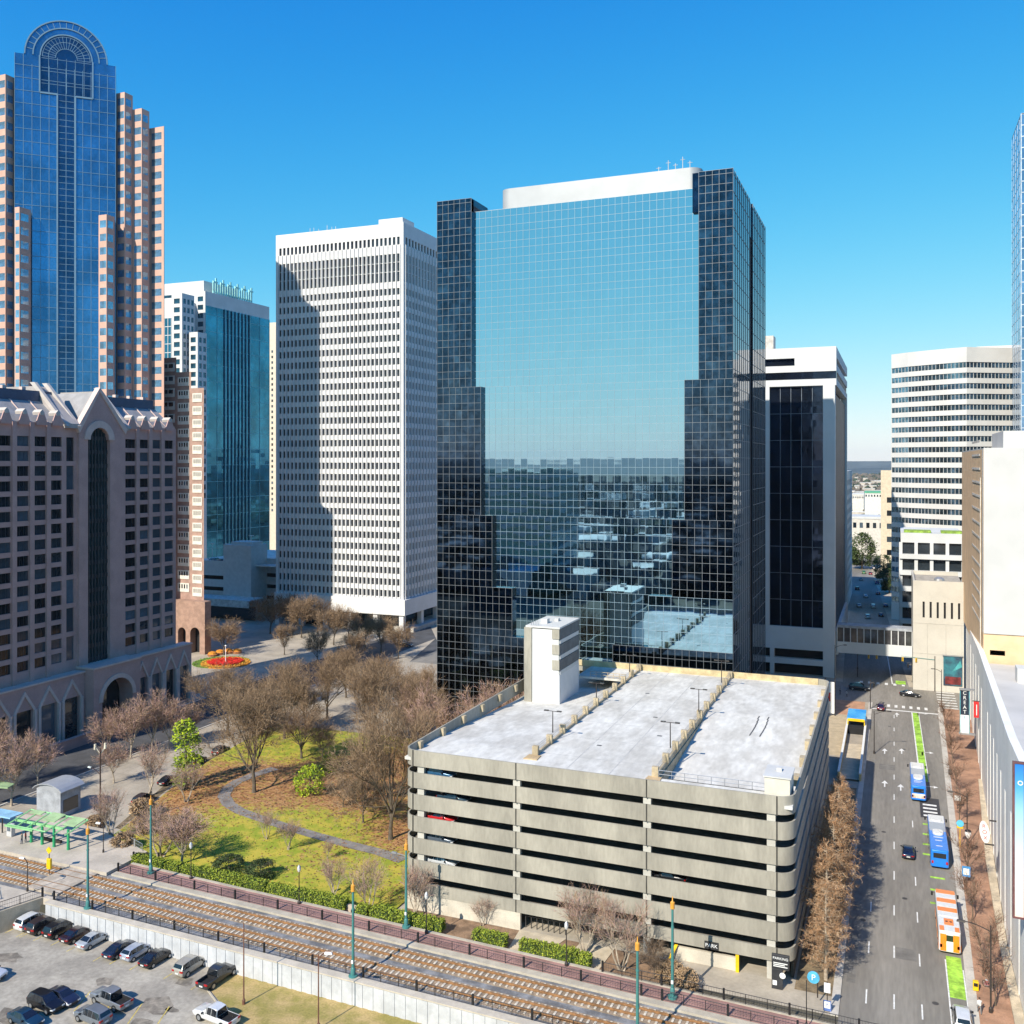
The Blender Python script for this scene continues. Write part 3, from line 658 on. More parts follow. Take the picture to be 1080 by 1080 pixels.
side = glass('deep_navy_glass', (.026, .052, .10), .04, 1.0, var=.25, scale=.4)
mull = mat('mullion', (.19, .205, .22), .4, .2, var=.05); mull_d = mat('dark_mullion', (.13, .16, .20), .4, .5, var=.05)
stepsL = [u_on(x, TV) for x in (497, 507, 519, 540)]; stepsR = [u_on(x, TV) for x in (737, 722, 709, 684)]
zst = [120, 78.2, 50.8, 35.5, 24.5]; CTOP = min(zs, key=lambda q: abs(q - 117.0)); sn = lambda z: min(zs, key=lambda q: abs(q - z)) if z < 119 else zs[-1]
b = MB(); b.box(Lu + .3, Ru - .3, TV + 1.6, Bv - .3, 0, CTOP - .6); b.build('core', black_in, t)
low = zst[4]
gp = MB(); mp = MB(); cp = MB(); cm = MB(); rev = []
def wing(a0, a1, z0, z1):
    zz = sorted(set([q for q in zs if z0 < q < z1] + [z0, z1])); glazed(gp, F1, a0, a1, z0, z1, 1.47, zz, 0, .0003); mullions(mp, F1, a0, a1, z0, z1, 1.47, zz[1:], 0, .065, .05)
prevz = 0
bounds = [(stepsL[3] + 7, stepsR[3] - 7.5)]
levels = [(0, 24.5, None), (24.5, 35.5, 3), (35.5, 50.8, 2), (50.8, 78.2, 1), (78.2, 120, 0)]
for z0, z1, k in levels:
    z0, z1 = sn(z0), sn(z1)
    if k is None: la, ra = stepsL[3] + 7.2, stepsR[3] - 7.5
    else: la, ra = stepsL[k], stepsR[k]
    wing(Lu, la, z0, z1)
    if k != 3: wing(ra, Ru, z0, z1)
    else: zq = sorted(set([q for q in zs if z0 < q < z1] + [z0, z1])); glazed(cp, F1, ra, Ru, z0, z1, 1.47, zq, 0, .0004); mullions(cm, F1, ra, Ru, z0, z1, 1.47, zq[1:], 0, .065, .05)
    ct = min(z1, CTOP); zz = sorted(set([q for q in zs if z0 < q < ct] + [z0, ct]))
    glazed(cp, F1, la, ra, z0, ct, 1.47, zz, -1.2, .0004); mullions(cm, F1, la, ra, z0, ct, 1.47, zz[1:], -1.2, .055, .04)
    for a in (la, ra): rev.append((F1, a - .06, a + .06, z0, ct, -1.25, -.005))
    rev.append((F1, Lu, la, z1 - .2, z1, -1.25, -.02)); rev.append((F1, ra, Ru, z1 - .2, z1, -1.25, -.02))
    if k == 0 :
        rev.append((F1, Lu, la, z1 - .3, z1, -9, -1.25)); rev.append((F1, ra, Ru, z1 - .3, z1, -9, -1.25)); rev.append((F1, la - .06, la + .02, CTOP - 4, z1, -9, -1.25)); rev.append((F1, ra - .02, ra + .06, CTOP - 4, z1, -9, -1.25))
gp.m = [1 if rnd.random() < .09 else 0 for _ in gp.f]; gp.build('curtain_wall', [navy, glass('navy_glass_pale', (.07, .115, .17), .05, 1.0, var=.3)], t); mp.build('mullion_grid', mull, t); cp.build('mirrored_curtain_wall', mirror, t); cm.build('mullion_grid', mat('light_mullion', (.27, .36, .42), .4, .2, var=.05), t); [(lambda q: (q.fbox(*a_), q.build('step_return', navy, t)))(MB()) for a_ in rev]
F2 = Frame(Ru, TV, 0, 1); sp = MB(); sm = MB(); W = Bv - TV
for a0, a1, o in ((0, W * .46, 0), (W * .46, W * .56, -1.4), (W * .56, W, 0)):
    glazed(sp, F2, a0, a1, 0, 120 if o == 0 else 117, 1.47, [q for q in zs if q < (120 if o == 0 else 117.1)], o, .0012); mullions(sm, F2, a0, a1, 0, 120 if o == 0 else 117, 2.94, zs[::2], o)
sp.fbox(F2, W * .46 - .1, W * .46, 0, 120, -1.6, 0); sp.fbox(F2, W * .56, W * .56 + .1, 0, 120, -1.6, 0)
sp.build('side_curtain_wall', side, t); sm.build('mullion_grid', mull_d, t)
b = MB(); b.box(Ru - 8, Ru - .2, TV + .2, Bv - .2, 112, 119.8); b.box(Lu + .2, Lu + 8, TV + .2, TV + 30, 112, 119.8)
b.box(Lu, Lu + .2, TV, Bv, 0, 120); b.box(Lu, Ru, Bv - .2, Bv, 0, 120); b.build('rear_wall', side, t)
b = MB(); b.box(Lu + 8, Ru - 8, TV + 1.3, Bv - 1, CTOP - .6, CTOP + .1); b.build('roof', grey_metal, t)
b = MB(); pv = TV + 3.2; b.prism(rrect(u_on(527, pv), Ru - 7.0, pv, pv + 26, 2.2), CTOP + .1, 122.0); b.build('penthouse', mat('silver_panel', (.40, .41, .42), .45, .2, var=.05, scale=.15), t, smooth=30)
b = MB()
for k, (du, h) in enumerate(((-14, 2.6), (-12.5, 1.8), (-11, 3.0), (-9.5, 2.0), (-16, 1.5))): b.tube((Ru + du, pv + 2, 122), (Ru + du, pv + 2, 122 + h), .07, n=4); b.tube((Ru + du - .5, pv + 2, 122 + h * .8), (Ru + du + .5, pv + 2, 122 + h * .8), .05, n=4)
b.build('antenna', white_wall, t)
b = MB(); b.box(Ru + .1, Ru + 5, TV + 4, TV + 20, 0, 4.5); b.build('side_lobby', mat('lobby_glass', (.05, .09, .14), .1, .8), t)

# ------------------------------------------------------------------ white gridded tower
t = thing('white_tower', 'tall white office tower with a tight grid of small windows and flared base on columns', 'office tower')
WV = 304.6; Fw = Frame(0, WV, 1, 0); wl, wr = u_on(291, WV), u_on(425.5, WV); Fs = Frame(wr, WV, 0, 1); WD = 44.0
zt = z_at(wr, WV, 234)
wm = mat('white_precast', (.69, .68, .665), .75, var=.05, scale=.1, fine=1)
win_w = glass('tower_window', (.022, .026, .034), .08, 0, spec=.8)
fz = 4.24; base_z = 12.2
rows = []
z = 12.95
while z + 2.2 < 126: rows.append((z, z + 2.45)); z += fz
rows += [(128.0, 131.6), (131.75, 135.0), (135.15, 138.2), (141.4, 144.3)]
ncol = 30; cw = (wr - wl - 2.4) / ncol; cols = [(wl + 1.2 + cw * i + cw * .2, wl + 1.2 + cw * i + cw * .8) for i in range(ncol)]
ns = 17; cs = (WD - 2.4) / ns; cols2 = [(1.2 + cs * i + cs * .2, 1.2 + cs * i + cs * .8) for i in range(ns)]
b = MB(); rects = punched(b, Fw, wl, wr, cols, base_z, zt, rows, .6); b.build('front_wall', wm, t)
b = MB(); r2 = punched(b, Fs, .601, WD, cols2, base_z, zt, rows, .6); b.build('side_wall', wm, t)
b = MB()
for i in range(ncol + 1): a = wl + 1.2 + cw * i; b.fbox(Fw, a - .18, a + .18, base_z, zt - 8, .002, .42)
for i in range(ns + 1): a = 1.2 + cs * i; b.fbox(Fs, a - .18, a + .18, base_z, zt - 8, .002, .42)
b.build('vertical_fins', wm, t)
panes(t, rects + r2, [win_w], mull=1)
b = MB(); b.box(wl + .7, wr - .7, WV + .7, WV + WD - .05, base_z, zt - .8); b.build('core', black_in, t)
b = MB(); b.box(wl, wl + .6, WV + .65, WV + WD, base_z, zt); b.box(wl + .65, wr - .65, WV + WD - .03, WV + WD + .6, base_z, zt); b.build('rear_wall', wm, t)
b = MB(); b.box(wl + .6, wr - .6, WV + .65, WV + WD, zt - .8, zt - .3); b.box(wr - 12, wr - 2, WV + 3, WV + 12, zt - .3, zt + 2.6); b.build('roof', wm, t)
b = MB()
for x in (327, 331, 336, 345, 350, 354): u = u_on(x, WV + 8); b.tube((u, WV + 8, zt), (u, WV + 8, zt + rnd.uniform(3, 5)), .1, n=4)
b.build('antenna', white_wall, t)
b = MB(); b.fprism(Fw, [(wl, base_z), (wr, base_z), (wr + .0, 6.6), (wl, 6.6)], -.6, 1.2); b.fprism(Fs, [(.0, base_z), (WD, base_z), (WD, 6.6), (0, 6.6)], -.6, 1.2); b.box(wr + .0, wr + 1.2, WV - 1.2, WV, 6.6, base_z); b.build('base_skirt', wm, t)
for k in range(6):
    u = wr - .6 - k * (wr - wl - 1.5) / 5; b = MB(); b.box(u - .9, u + .9, WV - .6, WV + 1.2, 0, 6.6); b.build('column', wm, t)
for k in range(1, 4): b = MB(); b.box(wr - 1.2, wr + .6, WV + k * 13, WV + k * 13 + 1.8, 0, 6.6); b.build('column', wm, t)
b = MB(); b.box(wl + 3, wr - 5, WV + 5, WV + WD - 4, 0, 6.6); b.build('lobby', win_dark, t)
b = MB(); b.box(wr - 6, wr + 2.5, WV + 3, WV + 34, 0, 1.6); b.build('terrace_wall', pale_conc, t)

# ------------------------------------------------------------------ hotel
h = thing('hotel', 'mauve granite hotel block with gabled roofline, tall arched glazing and shaded street face', 'hotel')
HU = -172.0; Fh = Frame(HU, 0, 0, 1)
gran = mat('mauve_granite', (.50, .31, .275), .7, var=.08, scale=.25, fine=4)
granw = mat('pale_stone_trim', (.64, .48, .42), .75, var=.06)
sh = lambda px: Fh.s_at(px)
EZ = z_at(HU, sh(180), 452)        # eaves
v_end = sh(185.5); v_start = 118.0
floor = 3.2; rows = [];  z = EZ - 5.2
while z > 17: rows.append((z, z + 2.15)); z -= floor
rows = rows[::-1]
colsR = [(sh(a), sh(c)) for a, c in ((133, 142.5), (146.7, 156), (160.3, 169), (173, 182))]
colsL = [(sh(a), sh(c)) for a, c in ((18, 29.7), (36.3, 47.8), (53.3, 64.4))]
ex = lambda cs: [(a - .22, c + .22) for a, c in cs]; colsR = ex(colsR); colsL = ex(colsL)
wL = colsL[1][0] - colsL[0][0]; c0 = colsL[0]
colsL = [(c0[0] - wL * k * 1.02, c0[1] - wL * k * 1.02) for k in (5, 4, 3, 2, 1)] + colsL
slL = (sh(70), sh(78.3)); slR = (sh(122.3), sh(127.3)); arL, arR = sh(90.5), sh(113.8); mL, mR = sh(81), sh(129.5)
b = MB(); rc = punched(b, Fh, v_start, slL[0] - 1.0, colsL, 14, EZ, rows, .5); b.build('front_wall', gran, h)
b = MB(); rc += punched(b, Fh, slR[1] + 1.0, v_end, colsR, 14, EZ, rows, .5); b.build('front_wall', gran, h)
rows3 = [(rows[i][0], rows[min(i + 1, len(rows) - 1)][1]) for i in range(0, len(rows), 2)]
b = MB(); rs = punched(b, Fh, slL[0] - .995, mL, [slL], 14, EZ, rows3, .5); rs += punched(b, Fh, mR, slR[1] + .995, [slR], 14, EZ, rows3, .5) if slR[0] > mR else []
b.build('front_wall', gran, h)
panes(h, rc, [win_dark, win_frame], mull=3)
for r in rs: b = MB(); b.fbox(r[0], r[1], r[2], r[3], r[4], r[5] - .05, r[5]); b.build('slot_window', win_dark, h)
cs_ = sorted(colsL + colsR)
for (a, c), (a2, c2) in zip(cs_, cs_[1:]):
    if a2 - c < 6: b = MB(); b.fbox(Fh, (c + a2) / 2 - .55, (c + a2) / 2 + .55, 14, EZ, .002, .35); b.build('pilaster', gran, h)
# central bay with the tall arched glazing
am = (arL + arR) / 2; ar = (arR - arL) / 2; az_ = z_at(HU, am, 464); arc = [(am + (ar * .86) * math.cos(rad(k * 15)), az_ + ar * .86 * math.sin(rad(k * 15))) for k in range(13)]
OUT = .7
b = MB(); b.fbox(Fh, mL, arL, 14, az_, -.5, OUT); b.fbox(Fh, arR, mR, 14, az_, -.5, OUT)
GP = z_at(HU, am, 416); shoulder = z_at(HU, mL, 455)
top = [(mL, az_), (mL, shoulder), (am - 1.0, GP - .6), (am, GP + .6), (am + 1.0, GP - .6), (mR, shoulder), (mR, az_), (arc[0][0], az_)]
# wall above the spring line, split either side of the arch so the opening is real
left = [(mL, az_)] + [(am - (x - am), zz) for x, zz in arc[:7]] + [(am, GP + .6), (am - 1.0, GP - .6), (mL, shoulder)]
right = [(mR, shoulder), (am + 1.0, GP - .6), (am, GP + .6)] + [(x, zz) for x, zz in arc[:7]][::-1] + [(mR, az_)]
b.fprism(Fh, left[::-1] if False else left, -.5, OUT); b.fprism(Fh, right[::-1], -.5, OUT)
b.build('central_bay', gran, h)
b = MB()
for s_ in (-1, 1):
    e = mL if s_ < 0 else mR
    b.fprism(Fh, [(am, GP + .6), (am, GP + 1.6), (e - s_ * -.6, shoulder + .9), (e, shoulder - .3)] if s_ > 0 else [(am, GP + 1.6), (am, GP + .6), (e, shoulder - .3), (e - .6, shoulder + .9)], OUT - 1.2, OUT + .25)
ring_o = [(am + (ar * .86 + 1.6) * math.cos(rad(k * 15)), az_ + (ar * .86 + 1.6) * math.sin(rad(k * 15))) for k in range(13)]
for k in range(12): b.fprism(Fh, [arc[k], ring_o[k], ring_o[k + 1], arc[k + 1]], OUT + .002, OUT + .3)
b.build('gable_trim', granw, h)
b = MB(); b.fbox(Fh, arL, arR, 14, az_ + ar, -.55, -.3); b.build('arched_window', glass('teal_atrium_glass', (.04, .085, .10), .05, .6, var=.3), h)
b = MB(); zz = 16
while zz < az_ + 3: b.fbox(Fh, arL, arR, zz, zz + .9, -.29, -.1, 0); zz += floor * 1.0
for k in range(1, 7): a = arL + (arR - arL) * k / 7; b.fbox(Fh, a - .06, a + .06, 14, az_ + ar * .8, -.29, .1, 1)
b.build('atrium_mullions', [mat('dark_spandrel', (.03, .035, .04), .4), win_frame], h)
# roof
RZt, SET = z_at(HU - 9, sh(176), 422), 9.0
roofm = mat('roof_tile', (.30, .29, .29), .7, var=.1, scale=.5, fine=8); roofb = mat('roof_metal_blue', (.06, .09, .15), .5, .2, var=.1)
for a0, a1 in ((v_start, mL + .5), (mR - .5, v_end)):
    b = MB(); zk = EZ + (RZt - EZ) * .68
    b.quad(Fh.p(a0, EZ - .4, -.2), Fh.p(a1, EZ - .4, -.2), Fh.p(a1, zk, -SET * .75), Fh.p(a0, zk, -SET * .75)); b.quad(Fh.p(a1, EZ - .4, -.2), Fh.p(a1, EZ - .4, -18), Fh.p(a1, zk, -18), Fh.p(a1, zk, -SET * .75)); b.build('roof', roofm, h)
    b = MB(); b.fbox(Fh, a0, a1 - .5, zk, RZt, -19, -SET * .78); b.build('roof_top', roofb, h)
    b = MB(); n = int((a1 - a0) / 4.6)
    for k in range(n): a = a0 + (k + .5) * (a1 - a0) / n; b.hexa([Fh.p(a - .1, EZ - .3, -.3), Fh.p(a + .1, EZ - .3, -.3), Fh.p(a + .1, EZ - .3, -.6), Fh.p(a - .1, EZ - .3, -.6), Fh.p(a - .1, zk + .15, -SET * .75 + .2), Fh.p(a + .1, zk + .15, -SET * .75 + .2), Fh.p(a + .1, zk + .15, -SET * .75 - .2), Fh.p(a - .1, zk + .15, -SET * .75 - .2)])
    for k in range(n): a = a0 + (k + .5) * (a1 - a0) / n; b.fbox(Fh, a - .5, a + .5, RZt, RZt + .8, -9.2, -8.2)
    b.build('roof_ribs', granw, h)
b = MB()   # raised side gables either side of the central bay
for a0, a1 in ((sh(66.5), mL + .002), (mR - .002, sh(134))):
    b.fprism(Fh, [(a0, EZ - 1), (a1, EZ - 1), (a1, EZ), (a0, EZ)], -20, .9)
    zk = RZt + 1.2; b.add([Fh.p(a0, EZ, .9), Fh.p(a1, EZ, .9), Fh.p(a1, EZ, -20), Fh.p(a0, EZ, -20), Fh.p(a0, zk, -SET), Fh.p(a1, zk, -SET), Fh.p(a1, zk, -20), Fh.p(a0, zk, -20)], [(0, 1, 5, 4), (1, 2, 6, 5), (3, 0, 4, 7), (4, 5, 6, 7), (2, 3, 7, 6)]); b.build('side_gable', mat('gable_grey', (.40, .36, .335), .75, var=.08), h); b = MB()
b = MB()
for a0 in (sh(66.5), mL - .5, sh(134) - .5):
    b = MB(); b.hexa([Fh.p(a0 - .1, EZ - .5, 1.2), Fh.p(a0 + .7, EZ - .5, 1.2), Fh.p(a0 + .7, EZ - .5, .2), Fh.p(a0 - .1, EZ - .5, .2), Fh.p(a0 - .1, RZt + 2.1, -SET + .4), Fh.p(a0 + .7, RZt + 2.1, -SET + .4), Fh.p(a0 + .7, RZt + 2.1, -SET - 1), Fh.p(a0 - .1, RZt + 2.1, -SET - 1)]); b.build('gable_coping', mat('gable_cream', (.50, .455, .415), .75, var=.06), h)
b = MB(); b.add([Fh.p(mL, shoulder, OUT - 1), Fh.p(am, GP + .4, OUT - 1), Fh.p(mR, shoulder, OUT - 1), Fh.p(mL, shoulder, -22), Fh.p(am, GP + .4, -22), Fh.p(mR, shoulder, -22)], [(0, 1, 4, 3), (1, 2, 5, 4), (5, 2, 0, 3)]); b.build('gable_roof', roofm, h)
b = MB(); b.fbox(Fh, v_start, v_end - .5, 0, EZ - .5, -24, -.75); b.build('core', gran, h)
for (a, c) in sorted(colsL + colsR):
    m_ = (a + c) / 2; hw = (c - a) / 2 + .55; b = MB()
    b.fprism(Fh, [(m_ - hw * .62, EZ - .6), (m_ + hw * .62, EZ - .6), (m_ + hw * .62, EZ + .2), (m_ + .5, EZ + 2.3), (m_, EZ + 2.7), (m_ - .5, EZ + 2.3), (m_ - hw * .62, EZ + .2)], .36, .6, 0)
    b.fprism(Fh, [(m_ - .6, EZ + 2.2), (m_, EZ + 2.8), (m_ + .6, EZ + 2.2), (m_ + .4, EZ + 1.6), (m_ - .4, EZ + 1.6)], -1.6, .7, 1)
    b.build('gablet', [gran, MATS['gable_cream']], h)
# podium with gabled tall openings
for a0, a1, zt_, out, na in ((v_start, sh(80), 14.7, 2.6, 7), (sh(131), sh(193.5), 14.9, 2.6, 4)):
    b = MB(); st = (a1 - a0 - 1) / na; ops = [(a0 + .5 + st * i + st * .15, a0 + .5 + st * i + st * .85) for i in range(na)]
    rc2 = punched(b, Fh, a0, a1, ops, 0, zt_, [(.8, 9.8)], .8, 0, out); b.fbox(Fh, a0, a1, zt_ - .5, zt_ - .05, -.4, out - .8); b.build('podium_wall', gran, h)
    for r in rc2: b = MB(); b.fbox(r[0], r[1], r[2], r[3], r[4], r[5] - .05, r[5]); b.build('podium_window', win_dark, h)
    b = MB()
    for i, (x, y) in enumerate(ops):
        m_ = (x + y) / 2; hw = st * .42
        for s_ in (-1, 1): b.fprism(Fh, [(m_, 12.9), (m_, 13.9), (m_ + s_ * hw, 9.9), (m_ + s_ * hw, 8.9)][::s_], out + .002, out + .3)
        b.fbox(Fh, x - .75, x - .1, 0, 9.6, out + .002, out + .45); b.fbox(Fh, y + .1, y + .75, 0, 9.6, out + .002, out + .45)
    b.fbox(Fh, a0 - .1, a1 + .1, zt_, zt_ + .35, -.4, out + .3); b.build('podium_trim', granw, h)
e0, e1 = sh(80.3), sh(130.3); em = (e0 + e1) / 2; er = 4.6; eo = 5.2; arcE = [(em + er * math.cos(rad(k * 15)), 7.6 + er * math.sin(rad(k * 15))) for k in range(13)]
b = MB(); b.fprism(Fh, [(e0, 0), (em - er, 0), (em - er, 7.6)] + arcE[::-1][1:7] + [(em, 15.4), (e0, 15.4)], -.4, eo); b.fprism(Fh, [(em + er, 0), (e1, 0), (e1, 15.4), (em, 15.4)] + arcE[1:7][::-1] + [(em + er, 7.6)], -.4, eo); b.build('entrance_portal', gran, h)
b = MB()
for k in range(12): o1 = [(em + (er + 1) * math.cos(rad(q * 15)), 7.6 + (er + 1) * math.sin(rad(q * 15))) for q in (k, k + 1)]; b.fprism(Fh, [arcE[k], o1[0], o1[1], arcE[k + 1]], eo + .002, eo + .25)
b.fbox(Fh, e0 - .1, e1 + .1, 15.4, 15.8, -.4, eo + .3); b.build('portal_trim', granw, h)
for va_, vb_ in ((124, em - 8), (em + 8, 186)):
    b = MB(); b.box(-165.6, -165.0, va_, vb_, 0, 2.1); b.box(-165.8, -164.8, va_, vb_, 2.1, 2.35); b.build('terrace_wall', gran, h)
b = MB(); b.fbox(Fh, em - er, em + er, 0, 12.2, 1.0, 1.2); b.build('entrance_glass', win_dark, h)

# ------------------------------------------------------------------ blue arched tower
t = thing('arched_tower', 'tallest tower, blue glass with a rounded arch crown between stepped pink granite bays', 'office tower')
zc0 = 290; xc0 = -.525 * zc0; oU, oV = xc0 * CT - zc0 * ST, xc0 * ST + zc0 * CT
Fb = Frame(oU, oV, .7325, .681)
bg = glass('blue_tower_glass', (.055, .20, .40), .05, .8, var=.22, scale=.08, wob=.03); bgd = glass('blue_recess_glass', (.018, .075, .17), .05, .8, var=.25, scale=.1); bm = mat('blue_mullion', (.17, .28, .38), .4, .2, var=.05)
S = lambda px, py: Fb.hit(px, py)
sL, zL = S(15.5, 55); sR, zR = S(122, 70); zL = zR = (zL + zR) / 2
cL = S(25, 50)[0]; cR = S(114, 60)[0]; cx = (cL + cR) / 2; crad = (cR - cL) / 2; zsp = S(70, 22)[1] - crad
arco = [(cx + crad * math.cos(rad(k * 10)), zsp + crad * math.sin(rad(k * 10))) for k in range(19)]
b = MB(); b.fprism(Fb, [(sL, 30), (sR, 30), (sR, zR), (cR, zR)] + [(cR, zsp)] * (1 if zsp > zR else 0) + arco[1:18] + ([(cL, zsp)] if zsp > zL else []) + [(cL, zL), (sL, zL)], -26, 0); b.build('curtain_wall', bg, t)
b = MB(); st = (sR - sL) / 12
for i in range(13): a = sL + st * i; b.fbox(Fb, a - .07, a + .07, 30, zL if not (cL < a < cR) else zsp - 3, .002, .12)
z = 32
while z < zL: b.fbox(Fb, sL, sR, z - .065, z + .065, .002, .12); z += 3.9
for rr in (crad - .1, crad * .8, crad * .63):
    pr = None
    for k in range(25):
        a = rad(k * 7.5); q = (cx + rr * math.cos(a), zsp + rr * math.sin(a))
        if pr: b.fprism(Fb, [(pr[0], pr[1]), (q[0], q[1]), (cx + (rr - .35) * math.cos(a), zsp + (rr - .35) * math.sin(a)), (cx + (rr - .35) * math.cos(pa), zsp + (rr - .35) * math.sin(pa))], .002, .3)
        pr = q; pa = a
for k in range(1, 18):
    a = rad(k * 10); d = Vector((math.cos(a), math.sin(a))); n_ = Vector((-d.y, d.x)) * .09
    p0 = d * (crad * .8); p1 = d * crad; b.fprism(Fb, [(cx + p0.x - n_.x, zsp + p0.y - n_.y), (cx + p1.x - n_.x, zsp + p1.y - n_.y), (cx + p1.x + n_.x, zsp + p1.y + n_.y), (cx + p0.x + n_.x, zsp + p0.y + n_.y)], .003, .14)
r1 = crad * .63; zb_ = S(70, 101)[1]
for a in (cx - r1, cx + r1): b.fbox(Fb, a - .2, a + .2, zb_, zsp, .004, .35)
g0, g1 = S(60.5, 200)[0], S(79.5, 200)[0]
b.fbox(Fb, cx - r1, g0, zb_ - .25, zb_ + .25, .004, .35); b.fbox(Fb, g1, cx + r1, zb_ - .25, zb_ + .25, .004, .35)
for a in (g0, g1): b.fbox(Fb, a - .22, a + .22, 30, zb_, .13, .4)
b.build('mullion_grid', bm, t)
b = MB(); pan = [(cx + (r1 - .3) * math.cos(rad(k * 10)), zsp + (r1 - .3) * math.sin(rad(k * 10))) for k in range(19)]
b.fprism(Fb, [(g0 + .2, 30), (g1 - .2, 30), (g1 - .2, zb_ + .3), (cx + r1 - .3, zb_ + .3)] + pan + [(cx - r1 + .3, zb_ + .3), (g0 + .2, zb_ + .3)], .01, .06); b.build('recessed_glazing', bgd, t)
b = MB()
for rr in (.25, .42, .56):
    for k in range(24):
        a, a2 = rad(k * 7.5), rad(k * 7.5 + 7.5); r_ = crad * rr
        b.fprism(Fb, [(cx + r_ * math.cos(a), zsp + r_ * math.sin(a)), (cx + (r_ + .15) * math.cos(a), zsp + (r_ + .15) * math.sin(a)), (cx + (r_ + .15) * math.cos(a2), zsp + (r_ + .15) * math.sin(a2)), (cx + r_ * math.cos(a2), zsp + r_ * math.sin(a2))], .062, .12)
for k in range(19):
    a = rad(k * 10); d = Vector((math.cos(a), math.sin(a))); n_ = Vector((-d.y, d.x)) * .06; p0 = d * crad * .25; p1 = d * crad * .58
    b.fprism(Fb, [(cx + p0.x - n_.x, zsp + p0.y - n_.y), (cx + p1.x - n_.x, zsp + p1.y - n_.y), (cx + p1.x + n_.x, zsp + p1.y + n_.y), (cx + p0.x + n_.x, zsp + p0.y + n_.y)], .062, .11)
z = zb_ + 3
while z < zsp: b.fbox(Fb, cx - r1 + .4, cx + r1 - .4, z - .06, z + .06, .062, .12); z += 3.9
for k in range(1, 6): a = cx - r1 + 2 * r1 * k / 6; b.fbox(Fb, a - .06, a + .06, zb_ + .5, zsp, .062, .12)
z = 34
while z < zb_: b.fbox(Fb, g0 + .3, g1 - .3, z - .06, z + .06, .062, .14); z += 3.9
b.build('arch_tracery', mat('arch_mullion', (.17, .27, .36), .4, .2), t)
pink = mat('pink_granite', (.60, .37, .29), .7, var=.07, scale=.2, fine=2); bw = glass('pale_blue_window', (.22, .42, .58), .06, .6, var=.2); bays = []; rects = []
for xl, xm, xr, ytop, off in ((122.5, 131.5, 140, 97, .5), (140, 149.5, 157.5, 114, .5), (157.5, 172.8, 174, 133, .5), (104, 113, 121, 226, 4.5), (-4, 6, 15.5, 78, .5), (15.5, 22.5, 32.5, 218, 4.5), (-30, -16, -4, 60, .5)):
    # corner column: its front (sunlit) face looks down the street direction, its other face away from the sun
    s_, z_ = Fb.hit(xm, ytop); cu, cv, _ = Fb.p(s_, 0, off)
    ul = u_on(xl, cv); vf = v_on(xr, cu); zt_ = z_at(cu, cv, ytop)
    bays.append((ul, cu, cv, vf, zt_, xr))
b = MB()
for ul, cu, cv, vf, zt_, xr_ in bays:
    FA = Frame(0, cv, 1, 0); FB = Frame(cu, 0, 0, 1); rows = []; z = zt_ - 4.0
    while z > 34: rows.append((z, z + 2.25)); z -= 4.2
    rows = rows[::-1]; wd = cu - ul
    rects += punched(b, FA, ul, cu, [(ul + wd * .16, cu - wd * (.16 if vf - cv < 1.5 else .06))], 32, zt_, rows, .16)
    if vf - cv > 1.5: rects += punched(b, FB, cv + .161, vf, [(cv + .5, vf - (vf - cv) * .2)], 32, zt_, rows, .16)
    ve_ = max(vf, cv + 6); b.prism([(ul + .02, cv + .17), (cu - .17, cv + .17), (min(cu - .17, u_on(xr_ - .6, ve_)), ve_), (ul + .02, ve_)], 32, zt_ - .01)
b.build('granite_bay', pink, t)
b = MB(); cam2 = lambda x, z_: (x * CT - z_ * ST, x * ST + z_ * CT)
b.prism([cam2(-190, 286), cam2(-152, 293), cam2(-114, 308), cam2(-.3745 * 350, 350), cam2(-205, 340)], 0, 168); b.build('added_shade_mass', pink, t)  # mass added mostly off frame, shaped to throw shade on the low garage
q0, q1 = cam2(-190, 286), cam2(-152, 293); Fm = Frame(q0[0], q0[1], q1[0] - q0[0], q1[1] - q0[1]); lm = math.hypot(q1[0] - q0[0], q1[1] - q0[1]); nm = 8
for k in range(nm):
    b = MB(); z = 36
    while z < 164: b.fbox(Fm, lm * (k + .2) / nm, lm * (k + .8) / nm, z, z + 2.25, .01, .05); z += 4.2
    stuff(b.build('window_strip', bw, t))  # window strips dressing the added shade mass
panes(t, rects, [bw], mull=1)

# ------------------------------------------------------------------ brown banded apartment block
t = thing('apartment_block', 'brown brick block with white window bands and stepped top behind the mauve hotel', 'building')
BV = 250.0; Fk = Frame(0, BV, 1, 0); brown = mat('brown_brick', (.38, .245, .195), .85, var=.15, scale=.4, fine=5); pr_ = u_on(215, BV); 
b = MB(); wb = MB(); rects = []
tops = [(158, 186, 377), (186, 201.5, 392), (201.5, 215, 409)]
for i, (x0, x1, y) in enumerate(tops):
    u0, u1 = u_on(x0, BV), u_on(x1, BV); zt_ = z_at(u1, BV, y); b.prism([(u0, BV), (u1 - (.01 if i < 2 else 0), BV), (u_on(x1 - .3, BV + 10), BV + 10), (u_on(x0 - .3, BV + 10), BV + 10)], 0, zt_)
    z = zt_ - 4.6; a0, a1 = u0 + .7, u1 - .7
    while z > 18:
        wb.fbox(Fk, a0, a1, z, z + 2.9, .003, .18)
        n = 4; st = (a1 - a0 - .6) / n
        for k in range(n): rects.append((Fk, a0 + .3 + st * k + .25, a0 + .3 + st * (k + 1) - .25, z + 1.15, z + 2.5, .19))
        z -= 4.25
b.build('wall', brown, t); wb.build('window_band', mat('cream_band', (.68, .65, .57), .75, var=.08), t); panes(t, rects, [win_dark], mull=1)
b = MB(); u0 = u_on(180, BV - 3); ue = u_on(216, BV - 3); base = mat('brown_stone_base', (.34, .215, .16), .85, var=.15)
